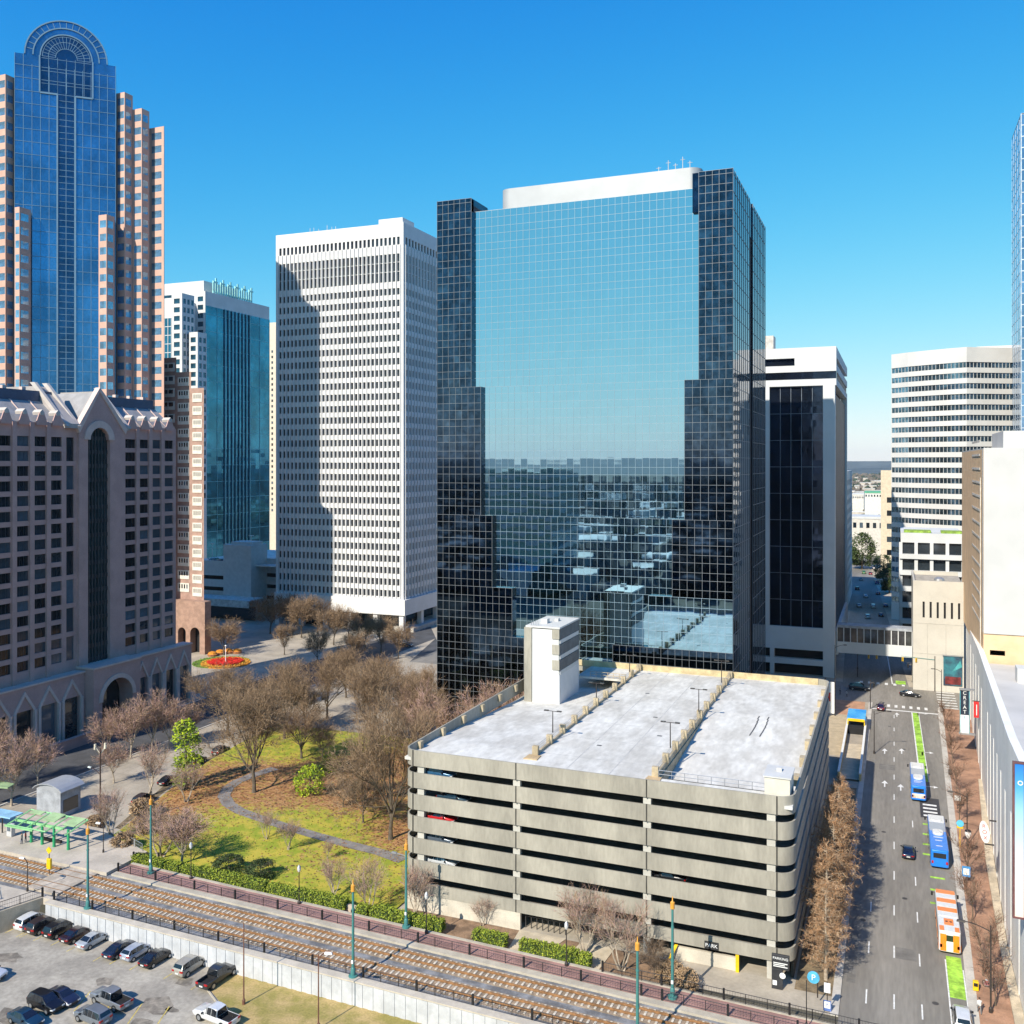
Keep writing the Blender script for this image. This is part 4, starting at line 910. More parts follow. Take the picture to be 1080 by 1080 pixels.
for x0, x1 in ((u0, u0 + 3), (u0 + 6.2, u0 + 8.0), (u0 + 11.8, ue)): b.box(x0, x1, BV - 3, BV - .01, 0, 8.5)
b.box(u0, ue, BV - 3, BV - .01, 8.5, 17); b.build('arcade', base, t)
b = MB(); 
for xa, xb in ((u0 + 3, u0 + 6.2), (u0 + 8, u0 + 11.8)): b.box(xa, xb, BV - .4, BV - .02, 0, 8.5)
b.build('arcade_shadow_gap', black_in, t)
b = MB()
for xa, xb in ((u0 + 3, u0 + 6.2), (u0 + 8, u0 + 11.8)):
    m_ = (xa + xb) / 2; hw = (xb - xa) / 2; F_ = Frame(0, BV - 3, 1, 0)
    for s_ in (-1, 1):
        arc_ = [(m_ + s_ * hw * math.cos(rad(k * 15)), 6.6 + hw * math.sin(rad(k * 15))) for k in range(7)]
        poly = [(m_ + s_ * hw, 8.55 + hw * .2)] + arc_ + [(m_, 8.55 + hw * .2)]
        b.fprism(F_, poly if s_ < 0 else poly[::-1], -.5, -.002)
b.build('arch', base, t)

# ------------------------------------------------------------------ teal glass and white stone tower
t = thing('teal_tower', 'teal glass and white stone tower with a spiky green rooftop sign beyond the arched tower', 'office tower')
VC = 400.0
stone = mat('white_stone', (.62, .61, .59), .75, var=.06, scale=.1); teal = glass('teal_glass', (.035, .20, .30), .05, .8, var=.3, scale=.06, wob=.05); teald = glass('dark_teal_glass', (.03, .10, .15), .05, .6, var=.3, scale=.1)
def white_corner(xl, xm, xr, ytop, v, nl, nr, glassy, name):
    """stone corner mass: sunlit front xl..xm, side xm..xr"""
    FA = Frame(0, v, 1, 0); ul, cu = u_on(xl, v), u_on(xm, v); vf = v_on(xr, cu); FB = Frame(cu, 0, 0, 1); zt_ = z_at(cu, v, ytop)
    rows = []; z = zt_ - 5.2
    while z > 40: rows.append((z, z + 2.6)); z -= 4.4
    rows = rows[::-1]; b = MB()
    w_ = (cu - ul) / nl; R_ = punched(b, FA, ul, cu, [(ul + w_ * i + w_ * .22, ul + w_ * (i + 1) - w_ * .22) for i in range(nl)], 8, zt_, rows, .4)
    if nr: w2 = (vf - v - .4) / nr; R_ += punched(b, FB, v + .401, vf, [(v + .4 + w2 * i + w2 * .2, v + .4 + w2 * (i + 1) - w2 * .2) for i in range(nr)], 8, zt_, rows, .4)
    b.box(ul + .02, cu - .45, v + .45, max(v + 3, vf if nr else v + 20), 8, zt_ - .02); b.build(name, stone, t)
    return R_, (ul, cu, v, vf, zt_)
rects = []
r_, c1 = white_corner(196, 216.5, 217, 307, VC, 2, 0, 0, 'stone_front'); rects += r_
r_, c2 = white_corner(181, 192, 205, 309, VC - 18, 1, 3, 0, 'stone_front'); rects += r_
r_, c3 = white_corner(199, 208.5, 218, 350, VC - 14, 1, 2, 0, 'stone_front'); rects += r_
panes(t, rects, [teald], mull=1)
cu = c1[1]; FB = Frame(cu, 0, 0, 1); vE = v_on(284, cu); b = MB(); zt_ = c1[4]
zz = [8 + 4.4 * k / 2 for k in range(int((zt_ - 4 - 8) / 2.2))]; glazed(b, FB, VC + .3, vE, 8, zt_, 4.2, zz, 0, .004); b.build('curtain_wall', teal, t)
b = MB(); mullions(b, FB, VC + .3, vE, 8, zz[-1], 8.4, zz[::4], 0, .25, .15)
for k in range(8): a = VC + (vE - VC) * (.28 + .055 * k); b.fbox(FB, a - .25, a + .25, 8, zz[-1], .15, .7)
b.build('mullion_grid', mat('teal_mullion', (.12, .36, .44), .4, .3), t)
b = MB(); b.fbox(FB, VC + .3, vE, zz[-1], zt_, -.4, .0); b.build('parapet', stone, t)
b = MB(); vA, vB = v_on(228, cu), v_on(268, cu); 
b.fbox(FB, VC + 6, vE - 20, zt_, zt_ + 7, -40, -6); b.build('penthouse', stone, t)
b = MB(); n = 17
for k in range(n):
    a = vA + (vB - vA) * k / (n - 1); h_ = 5.2 + 1.8 * math.sin(k * 2.1); b.fbox(FB, a - .5, a + .5, zt_ + .2, zt_ + 2 + h_, -2.0, -1.6)
    if k % 3 == 0: b.fbox(FB, a - .5, a + 3, zt_ + 4 + h_ * .4, zt_ + 4.8 + h_ * .4, -1.59, -1.3)
b.fbox(FB, vA, vB, zt_ + 1.2, zt_ + 2, -2.4, -2.02); b.build('rooftop_sign', mat('sign_mint', (.38, .72, .66), .5), t)
b = MB(); b.fbox(FB, VC + .5, vE - .5, 0, zt_ - .5, -50, -.5); b.build('core', teald, t)
b = MB(); u = u_on(176.5, VC); z0 = z_at(u, VC, 322); ta = mat('teal_mast', (.22, .48, .52), .5, .3)
for k in range(5): b.tube((u + (k - 2) * 1.1, VC - 10 + k, z0), (u + (k - 2) * 1.0, VC - 10 + k, z0 + 13 + (k % 2) * 4), .22, .1, 4)
for z in (4, 9, 13): b.tube((u - 2.4, VC - 8, z0 + z), (u + 2.4, VC - 8, z0 + z), .15, n=4)
b.build('rooftop_mast', ta, t)
b = MB(); uL = u_on(172, VC - 18); FA = Frame(0, VC - 18.1, 1, 0); zt2 = c2[4] - 2; zz = [8 + 2.2 * k for k in range(int((zt2 - 14) / 2.2))]; glazed(b, FA, uL - 12, u_on(181, VC - 18), 8, zz[-1], 2.2, zz, 0, .004); b.build('curtain_wall', teal, t)
b = MB(); mullions(b, FA, uL - 12, u_on(181, VC - 18), 8, zz[-1], 2.2, zz[::2], 0, .3, .15); b.box(uL - 12, c2[0] - .02, VC - 17.9, VC, 8, zt2); b.build('mullion_grid', stone, t)
# sliver behind it
t = thing('narrow_tower', 'narrow cream tower showing as a sliver between the teal tower and the white tower', 'building')
v = 520.0; b = MB(); b.box(u_on(283, v), u_on(300, v), v, v + 20, 0, z_at(u_on(290, v), v, 340)); b.build('wall', mat('cream_sliver', (.66, .58, .46), .8, var=.05), t)
for k in range(30): b = MB(); b.box(u_on(286.3, v), u_on(288, v), v - .1, v - .01, 30 + k * 3.6, 31.6 + k * 3.6); b.build('window', win_dark, t)

# ------------------------------------------------------------------ small blue-grey garage beyond the plaza
t = thing('parking_garage', 'low pale garage in deep blue shade beyond the plaza, with cars on its roof', 'parking garage')
v = 315.0; gl, gr, gm_ = u_on(190, v), u_on(300, v), u_on(240, v); pg = mat('pale_garage_wall', (.56, .56, .55), .8, var=.06); zt_ = z_at(gm_, v, 592)
for k in range(4):
    b = MB(); b.box(gl, u_on(239, v), v, v + .5, 2 + 4.6 * k, 5.0 + 4.6 * k if k < 3 else zt_); b.build('spandrel_band', pg, t); b = MB(); b.box(u_on(268, v), gr, v + 8, v + 8.5, 3 + 4.6 * k, 6.0 + 4.6 * k if k < 3 else zt_ + 1); b.build('spandrel_band', pg, t)
b = MB(); b.box(u_on(239, v), u_on(268, v), v - 2, v + 8.6, 0, z_at(gm_, v, 574)); b.build('stair_core', pg, t); b = MB(); b.box(u_on(244, v), u_on(266, v), v, v + 7, z_at(gm_, v, 574), z_at(gm_, v, 571)); b.build('core_cap', pg, t)
b = MB(); b.box(gl, gr, v + 1, v + 60, zt_ - 1.6, zt_ - 1.2); b.build('roof_deck', mat('pale_deck', (.66, .63, .58), .8), t)  # one even pale tone for the whole roof deck
b = MB(); b.box(gl + 1, gr - 1, v + 9, v + 58, 0, zt_ - 1.7); b.build('core', black_in, t)
b = MB(); b.box(gl, u_on(262, v - 12), v - 12, v - 11.5, 5.5, 8.3); b.box(gl, u_on(262, v - 12), v - 11.5, v - 2, 8.0, 8.3); b.build('canopy', mat('pale_canopy', (.62, .64, .62), .6), t)
b = MB(); b.box(gl, u_on(262, v - 12), v - 8, v - 7.5, 0, 5.4); b.build('shop_front', win_dark, t)
for k, x in enumerate((224, 239.5, 265, 269)):
    u = u_on(x, v + 20); l = thing('roof_lamp', 'white roof lamp on the shaded low garage, ' + nth(k) + ' from the left', 'lamp', (u, v + 20, zt_ - 1.2), 0, 'lamps on the low garage roof')
    b = MB(); b.tube((0, 0, 0), (0, 0, 6 if k != 2 else 10), .16, .12, 5); b.build('pole', white_wall, l); b = MB(); b.box(-1.1, 1.1, -.3, .3, 6 if k != 2 else 10, 6.35 if k != 2 else 10.3); b.build('lamp_head', white_wall, l)

# ------------------------------------------------------------------ dark glass building with white frame
t = thing('office_building', 'dark glass office building framed in white concrete right of the black tower', 'office building')
DV = 288.0; Fd = Frame(0, DV, 1, 0); DR = u_on(882, DV); DL = u_on(790, DV); GL = u_on(811.5, DV) - DL; Fe = Frame(DR, 0, 0, 1); DE = v_on(893.5, DR); dz = lambda y: z_at(DR, DV, y)
wc = mat('white_concrete_frame', (.60, .61, .61), .7, var=.05, scale=.1)
ZT = dz(365)
b = MB(); ga, gb = u_on(868, DV), u_on(880.5, DV)
sl0, sl1 = u_on(795, DV), u_on(838, DV)
b.fbox(Fd, DL, DR, dz(376), ZT, -2, 0); b.fbox(Fd, DL, DR, dz(391), dz(384), -2, 0); b.fbox(Fd, DL, sl0, dz(384), dz(376), -2, 0); b.fbox(Fd, sl1, DR, dz(384), dz(376), -2, 0)
b.fbox(Fd, DL, DR, dz(406), dz(399), -2, .0); b.build('top_bands', wc, t)
b = MB(); b.fbox(Fd, ga, gb, 0, dz(406), -4, .0); b.build('corner_pier', wc, t)
b = MB(); b.fbox(Fd, DL, ga, dz(688), dz(664), -2, 0); b.fbox(Fd, DL, DL + GL, dz(664), dz(406), -2, 0); b.build('lower_band', wc, t)
b = MB(); b.fbox(Fd, DL, ga, dz(704), dz(698), -2, 0); 
for x in (790, 812): b.fbox(Fd, u_on(x, DV), u_on(x, DV) + 1.2, 0, dz(688), -2, -.01)
b.build('podium_frame', wc, t)
dkg = glass('black_blue_glass', (.035, .05, .085), .04, .8, var=.35, scale=.12, wob=.03)
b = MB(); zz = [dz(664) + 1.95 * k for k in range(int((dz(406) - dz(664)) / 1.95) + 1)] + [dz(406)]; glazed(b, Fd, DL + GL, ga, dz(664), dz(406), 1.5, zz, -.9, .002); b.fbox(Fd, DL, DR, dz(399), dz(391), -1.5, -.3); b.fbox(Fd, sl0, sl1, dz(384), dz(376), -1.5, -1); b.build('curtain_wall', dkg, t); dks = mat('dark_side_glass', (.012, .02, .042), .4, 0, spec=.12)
b = MB(); mullions(b, Fd, DL + GL, ga, dz(664), dz(406), 3.0, zz[::4], -.9, .12, .1); b.build('mullion_grid', mat('slate_mullion', (.22, .25, .29), .4, .3), t)
b = MB(); W = DE - DV; zz = [10 + 1.95 * k for k in range(int((dz(406) - 10) / 1.95))]; glazed(b, Fe, DV + 4.2, DE, 10, dz(406), 2.4, zz, -.6, .002); b.fbox(Fe, DV + 2, DE, dz(399), dz(391), -1.4, -.3); b.build('side_curtain_wall', dks, t)
b = MB(); b.fbox(Fe, DV + 2.01, DE, dz(376), ZT - .02, -2, 0); b.fbox(Fe, DV + 2.01, DE, dz(391), dz(383), -2, 0); b.fbox(Fe, DV + 2.01, DE, dz(406), dz(399), -2, 0); b.fbox(Fe, DE - 3, DE, 0, dz(406), -2, 0.01); b.fbox(Fe, DV + 4.1, DE - 3, 6, 13, -2, .3); b.build('side_bands', wc, t)
b = MB(); b.box(DL + .5, DR - 2.2, DV + 2.1, DE - .5, 0, ZT - 1); b.build('core', black_in, t); b = MB(); b.box(DL, DR - 2.1, DV + 2.05, DE, ZT - .9, ZT - .4); b.build('roof', wc, t)
b = MB(); u = u_on(813, DV + 25); 
for k in range(3): b.box(u - 9 + k * 3.4, u - 6 + k * 3.4, DV + 25, DV + 31, ZT - .4, z_at(u, DV + 25, 351 + 1.5 * k))
b.build('roof_plant', mat('plant_panel', (.50, .47, .42), .6), t)

t = thing('slab_building', 'white slab with small dark windows seen edge-on down the left side of the shaded street', 'building')
u = u_on(893, 400); Fq = Frame(-18.5, 0, 0, 1); b = MB(); v0, v1 = v_on(893, -18.5), v_on(898.6, -18.5); zt_ = z_at(-18.5, v0, 497); rects = []
zz = [(6 + 4.2 * k, 8.4 + 4.2 * k) for k in range(int((zt_ - 8) / 4.2))]; rects = punched(b, Fq, v0, v1, [(v0 + 4 + k * 9, v0 + 9 + k * 9) for k in range(max(1, int((v1 - v0 - 5) / 9)))], 0, zt_, zz, .5); b.box(-40, -19.01, v0, v1, 0, zt_ - .1); b.build('wall', wc, t); panes(t, rects, [win_dark], mull=1)

# ------------------------------------------------------------------ sky bridge
t = thing('skybridge', 'enclosed white and glass footbridge crossing the street past the intersection', 'footbridge')
v = 291.5; b = MB(); ul, ur = DR + .05, 4.75; Fbk = Frame(0, v, 1, 0); z0, z1 = z_at(-5, v, 691), z_at(-5, v, 679)
b.box(ul, ur, v, v + 5, z0, z1); b.build('deck', wc, t)
zt_ = z_at(-5, v, 664); b = MB(); b.box(ul, ur, v - .1, v + 5.1, zt_, zt_ + .7); b.build('roof', mat('bridge_roof', (.34, .36, .39), .6), t)
b = MB(); b.box(ul, ur, v + .2, v + .26, z1, zt_); b.box(ul, ur, v + 4.7, v + 4.76, z1, zt_); b.build('glazing', glass('bridge_glass', (.06, .06, .065), .1, .2, var=.3), t)
b = MB()
for k in range(12): u = ul + (ur - ul) * k / 11; b.box(u - .12, u + .12, v - .02, v + .19, z1, zt_)
b.build('post', wc, t)

# ------------------------------------------------------------------ windowless block with slots
t = thing('concrete_block', 'windowless cream concrete building with a row of tall narrow slots at the intersection corner', 'building')
SV = 281.6; Fx = Frame(0, SV, 1, 0); u0, u1 = 4.8, 17.4; cream = mat('cream_precast', (.51, .485, .43), .8, var=.05, scale=.2); zt_ = z_at(u0, SV, 612)
b = MB(); sl = [(u0 + 2.4 + 1.75 * k, u0 + 2.95 + 1.75 * k) for k in range(6)]; punched(b, Fx, u0, u1, sl, 0, zt_, [(z_at(10, SV, 652), z_at(10, SV, 635))], .6); b.box(u0, u1, SV + .65, SV + 26, 0, zt_ - 1.2); b.box(u0, u0 + .5, SV + .6, SV + 26, zt_ - 1.2, zt_); b.box(u0 + .51, u1, SV + 25.5, SV + 26, zt_ - 1.2, zt_); b.build('wall', cream, t)
b = MB(); b.fbox(Fx, sl[0][0] - .2, sl[-1][1] + .2, z_at(10, SV, 652), z_at(10, SV, 635), -.64, -.5); b.build('slot', black_in, t)
b = MB(); b.box(u0 + .6, u1, SV + .66, SV + 25.4, zt_ - 1.19, zt_ - 1.1); b.build('roof', mat('dusty_roof', (.40, .36, .30), .9), t)
b = MB(); b.lathe((u0 + 7, SV + 12, zt_ - 1.1), ((1.4, 0), (1.3, .5), (.7, .9), (.1, 1.0)), 12); b.build('roof_vent', grey_metal, t)
b = MB()
for x in (u0 + 3.6, u0 + 8.2, u1 - .5): b.fbox(Fx, x - .05, x + .05, 0, z_at(10, SV, 658), .002, .05)
for y in (658, 690): b.fbox(Fx, u0, u1, z_at(10, SV, y) - .05, z_at(10, SV, y) + .05, .002, .06)
b.build('panel_joint', mat('joint_grey', (.42, .40, .36), .9), t)

# ------------------------------------------------------------------ terraced block with planted roof
t = thing('terraced_building', 'low building with planted green roof and dark glass storeys in front of the banded office', 'building')
v = 330.0; b = MB(); Ft = Frame(0, v, 1, 0); u0, u1 = u_on(950, v), u_on(1016, v); zt_ = z_at(u0, v, 562)
b.box(u0, u1, v, v + 30, zt_ - 3, zt_)
for k in range(1, 6): b.box(u0 - .3, u1, v - .8, v + 30, zt_ - 3 - 5.2 * k, zt_ - 1.5 - 5.2 * k)
for k in range(5): u = u0 + (u1 - u0) * k / 4; b.box(u - .5, u + .5, v - .2, v + .8, 0, zt_ - 3)
b.build('frame', wc, t); b = MB(); b.box(u0 + .3, u1 - .3, v + .85, v + 29, 0, zt_ - 3.05); b.build('glazing', win_dark, t)
b = MB(); b.box(u0 + 1, u0 + 9, v + 2, v + 8, zt_, zt_ + .7); b.box(u0 + 12, u0 + 18, v + 2, v + 8, zt_, zt_ + .7); b.build('roof_planting', mat('roof_plants', (.22, .34, .05), .95, var=.3, fine=2), t)

# ------------------------------------------------------------------ ribbon-window office
t = thing('office_building', 'cream office block with a bowed front and continuous dark ribbon windows', 'office building')
pl = [(-1, 406), (5, 400.6), (12, 396.2), (18.5, 392.6), (25, 389.7), (41.5, 399.3), (52, 406)]
bev = mat('cream_spandrel', (.60, .585, .56), .75, var=.05, scale=.1); rib = glass('ribbon_window', (.17, .27, .33), .06, .85, var=.5, scale=.25); zt_ = 105.0; rows = []; z = zt_ - 7.6
while z > 4: rows.append((z, z + 2.05)); z -= 3.93
b = MB(); core = [(p[0] * .97 + .8, p[1] + 1.2) for p in pl] + [(50, 450), (0, 450)]
def wallseg(za, zb_):
    for p, q in zip(pl, pl[1:]): F_ = Frame(p[0], p[1], q[0] - p[0], q[1] - p[1]); l = math.hypot(q[0] - p[0], q[1] - p[1]); b.fbox(F_, 0, l, za, zb_, -.9, 0)
zz = zt_
for lo, hi in rows: wallseg(hi, zz); zz = lo
wallseg(0, zz); b.prism(core, zt_ - 1.5, zt_ - .2); b.build('spandrel', bev, t)
for lo, hi in rows:
    b = MB()
    for p, q in zip(pl, pl[1:]):
        F_ = Frame(p[0], p[1], q[0] - p[0], q[1] - p[1]); l = math.hypot(q[0] - p[0], q[1] - p[1]); n = max(1, round(l / 1.5)); st = l / n
        for k in range(n): tt = rnd.gauss(0, .004); b.quad(F_.p(k * st, lo, -.35 - tt), F_.p((k + 1) * st, lo, -.35 + tt), F_.p((k + 1) * st, hi, -.35 + tt), F_.p(k * st, hi, -.35 - tt)); b.fbox(F_, k * st - .06, k * st + .06, lo, hi, -.4, -.2, 1)
    b.build('ribbon_window', [rib, bev], t)
b = MB(); b.prism(core, 0, zt_ - 1.6); b.build('core', black_in, t)
b = MB(); b.box(-1, -.2, 407, 450, 0, zt_); b.box(51, 51.8, 407, 450, 0, zt_); b.build('side_wall', bev, t)
b = MB(); b.box(30, 44, 412, 425, zt_ - .2, zt_ + 2.4); b.build('roof_plant', bev, t)
# tan tower further down the street
t = thing('tan_building', 'narrow tan building with a column of small windows left of the cream ribbon office', 'building')
v = 560.0; u0, u1 = u_on(929, v), u_on(943, v); b = MB(); F_ = Frame(0, v, 1, 0); zt_ = z_at(u0, v, 496); um = (u0 + u1) / 2
rr_ = punched(b, F_, u0, u1, [(um - .3, um + 2.2)], -2, zt_, [(4 + 7.2 * k, 7 + 7.2 * k) for k in range(int((zt_ - 8) / 7.2))], .5); b.box(u0, u1, v + .6, v + 30, -2, zt_ - .3); b.build('wall', mat('tan_wall', (.60, .50, .36), .8, var=.08), t); panes(t, rr_, [win_dark], mull=1)
# a few buildings at the end of the street
for k, (x0, x1, y0, zc, colr, lab) in enumerate(((899, 911, 522, 1000, (.66, .62, .55), 'white low block at the far end of the shaded street'), (912, 930, 520, 900, (.62, .60, .54), 'pale hall with a green roof at the far end of the street'), (898, 940, 547, 640, (.60, .55, .48), 'long pale bridge-like block crossing the end of the street'))):
    u0, v0 = (x0 - 540) / 1000 * zc * CT - zc * ST, (x0 - 540) / 1000 * zc * ST + zc * CT; u1 = u_on(x1, v0); zt_ = z_at(u0, v0, y0)
    t = thing('distant_building', lab, 'building', (u0, v0, 0)); b = MB(); b.box(0, u1 - u0, 0, 30, -2, zt_); b.build('wall', mat('far_wall_tone' + 'abc'[k], colr, .85, var=.1), t)
    b = MB(); b.box(-.3, u1 - u0 + .3, -.3, 30.3, zt_, zt_ + 1.5); b.build('roof', mat('far_green_roof', (.10, .34, .20), .7) if k == 1 else white_wall, t)
    for i in range(6): b = MB(); b.box((u1 - u0) * (i + .25) / 6, (u1 - u0) * (i + .75) / 6, -.12, -.02, zt_ - 3.4 if k < 2 else zt_ - 6, zt_ - 1.5 if k < 2 else zt_ - 2.5); b.build('window', win_dark, t)

# ------------------------------------------------------------------ right-hand side: long street wall, tall white block, blue tower
t = thing('street_building', 'long pale grey building lining the right side of the street, with flat white roof', 'building')
base = [(13.2, 70), (13.5, 136), (14.5, 165), (16.3, 220), (17.9, 282)]; tops = [29, 27.0, 25.5, 23, 19.6]
pgw = mat('pale_grey_wall', (.84, .82, .78), .7, var=.06, scale=.15, fine=2)
b = MB()
for (p, q), (za, zb_) in zip(zip(base, base[1:]), zip(tops, tops[1:])):
    b.hexa([(p[0], p[1], 0), (p[0] + 1, p[1], 0), (q[0] + 1, q[1], 0), (q[0], q[1], 0), (p[0], p[1], za), (p[0] + 1, p[1], za), (q[0] + 1, q[1], zb_), (q[0], q[1], zb_)][:4] + [(p[0], p[1], za), (p[0] + 1, p[1], za), (q[0] + 1, q[1], zb_), (q[0], q[1], zb_)])
b.build('street_wall', pgw, t)
b = MB(); b.add([(14.2, 70, 26), (80, 70, 26), (80, 219, 19.4), (17, 219, 20.5), (14.5, 136, 25.2)], [(0, 1, 2, 3, 4)]); b.box(18.9, 70, 281, 282, 0, 19.5); b.build('roof', mat('white_roof', (.54, .52, .49), .7, var=.08, scale=.1), t)
b = MB()
def on_wall(v):
    for (p, q) in zip(base, base[1:]):
        if p[1] <= v <= q[1]: f = (v - p[1]) / (q[1] - p[1]); return p[0] + (q[0] - p[0]) * f
for k in range(14): b = MB(); v = 72 + k * 8.6; u = on_wall(v); b.box(u - .07, u - .01, v, v + .8, .1, 18.5); b.build('pilaster', pgw, t)
for k in range(5): b = MB(); v = 205 + k * 12; u = on_wall(v); b.box(u - .08, u - .01, v, v + 1.2, .1, 18); b.build('pilaster', pgw, t)
for k in range(10):
    v = 74.2 + k * 8.6; b = MB(); F_ = Frame(on_wall(v), v, on_wall(v + 6) - on_wall(v), 6); b.fbox(F_, 0, 6, 2.0, 15.5, .02, .07); b.build('shop_window', mat('green_grey_glass', (.27, .34, .32), .15, .3, var=.15), t)
b = MB()
for i in range(5):
    for k in range(5): v = 208 + k * 12; u = on_wall(v + 1); 
for k in range(5): v = 208 + k * 12; F_ = Frame(on_wall(v), v, on_wall(v + 7) - on_wall(v), 7); b.fbox(F_, 0, 7, 4, 16, .02, .08)
b.build('louvre', mat('grey_louvre', (.36, .40, .43), .5), t)
b = MB(); b.prism([(13.0 - 1.0, 90), (13.4, 90), (13.4, 136), (14.4, 165), (16.2, 205), (15.2, 205), (13.2, 165), (12.5, 136)], .14, .5); b.build('plinth', mat('cream_plinth', (.55, .46, .33), .85), t)
b = MB(); b.box(21, 70, 196, 200, 20.2, 24.2); b.build('roof_parapet', white_wall, t)
b = MB(); b.box(18.2, 26, 150, 158, 23, 24.8); b.build('roof_plant', white_wall, t)
for k, (x, y, w_, d_, h_) in enumerate(((30, 120, 14, 12, 4), (24, 100, 5, 4, 2.2), (22, 172, 3, 3, 1.6), (34, 160, 6, 5, 2.4), (28, 184, 4, 3, 1.8), (46, 150, 8, 6, 3))):
    b = MB(); b.box(x, x + w_, y, y + d_, 20, 24 + h_); b.box(x + w_ * .2, x + w_ * .8, y + d_ * .2, y + d_ * .8, 24 + h_, 24.4 + h_); b.build('roof_plant', grey_metal if k % 2 else white_wall, t)

t = thing('tall_block', 'tall white windowless block with tan lower walls rising from the right-hand street building', 'building')
tanw = mat('tan_panel', (.74, .51, .30), .8, var=.08, scale=.3); whp = mat('white_panel', (.53, .52, .50), .65, var=.04, scale=.15)
kv = 220.0; ku = 17.3; ze = 64.8; zm = z_at(ku, kv, 668)
b = MB(); b.box(ku, 62, kv + .3, 288, 19.5, zm); b.build('lower_wall', tanw, t)
b = MB(); b.box(ku + .0, 62, kv + .3, 288, zm, ze); b.build('side_wall', tanw, t)
b = MB(); b.box(ku + .02, 26.0, kv, kv + .29, zm, ze + .3); b.build('front_wall', whp, t); b = MB(); b.box(26.05, 62, kv - .3, kv + .29, zm, ze + .3); b.build('front_wall', whp, t)
b = MB()
for k in range(1, 8): b.box(26.1, 62, kv - .312, kv - .301, zm + 5.6 * k, zm + 5.6 * k + .09)
for k in range(1, 6): b.box(26.05 + 6 * k, 26.14 + 6 * k, kv - .312, kv - .301, zm, ze)
b.build('panel_joint', mat('soft_joint', (.50, .48, .45), .9), t)
b = MB(); b.box(ku - .05, ku - .005, kv + 1, kv + 3, zm, ze); b.build('corner_strip', whp, t)
b = MB()
for k in range(14): z = zm + 3 * k; b.box(ku - .14, ku - .06, kv + 8, kv + 30, z + 1, z + 1.5)
b.box(ku - .2, ku - .06, kv + 6, kv + 7, zm - 6, ze - 6); b.build('louvre_stack', mat('pale_louvre', (.66, .60, .52), .6), t)
b = MB(); b.box(ku + 5, 40, kv + 14, kv + 40, ze, ze + 4.2); b.box(ku, 62, kv + .3, 288, ze, ze + .25); b.tube((30, kv + 6, ze), (32, kv + 6, ze + 5), .4, n=6); b.build('roof_plant', whp, t)
b = MB(); 
for k in range(3): b.box(ku + 1.2, ku + 4.0, kv + .27, kv + .297 + .03 * 0, 22, 23)
b.box(30, 62, kv - 3, kv - .31, zm - .8, zm); b.build('ledge', tanw, t)

t = thing('blue_tower', 'slim blue glass tower cut by the right edge of the picture, above the white block', 'office tower')
u = 41.0; v0, v1 = v_on(1077, u), v_on(1067.3, u); F_ = Frame(u, 0, 0, 1); zt_ = z_at(u, v0, 120); bgl = glass('cool_blue_glass', (.20, .36, .56), .05, .8, var=.2, scale=.05, wob=.03)
b = MB(); zz = [3.9 * k for k in range(int(zt_ / 3.9) + 1)] + [zt_]; glazed(b, F_, v0, v1, 0, zt_, 2.6, zz, 0, .003); F3 = Frame(0, v0, 1, 0); glazed(b, F3, u, u + 30, 0, zt_, 2.6, zz, 0, .003); b.build('curtain_wall', bgl, t)
b = MB(); mullions(b, F_, v0, v1, 0, zt_, 5.2, zz, 0, .35, .12); mullions(b, F3, u, u + 30, 0, zt_, 5.2, zz, 0, .35, .12); b.box(u + .1, u + 30, v0 + .1, v1, 0, zt_ - .5); b.build('mullion_grid', mat('pale_blue_mullion', (.48, .55, .62), .4, .2), t)

# office block behind the viewpoint, seen mirrored in the glass tower
t = thing('office_building', 'pale office block with teal window bands, visible only mirrored in the glass tower', 'office building')
b = MB(); wb = MB()
for k in range(15): b.box(-192, -156, -100, -60, -2 + 4 * k, -.4 + 4 * k); wb.box(-191.7, -156.3, -99.7, -60.3, -.4 + 4 * k, 2 + 4 * k)
b.build('spandrel', pale_conc, t); wb.build('window_band', glass('far_teal_window', (.08, .22, .25), .1, .5), t)
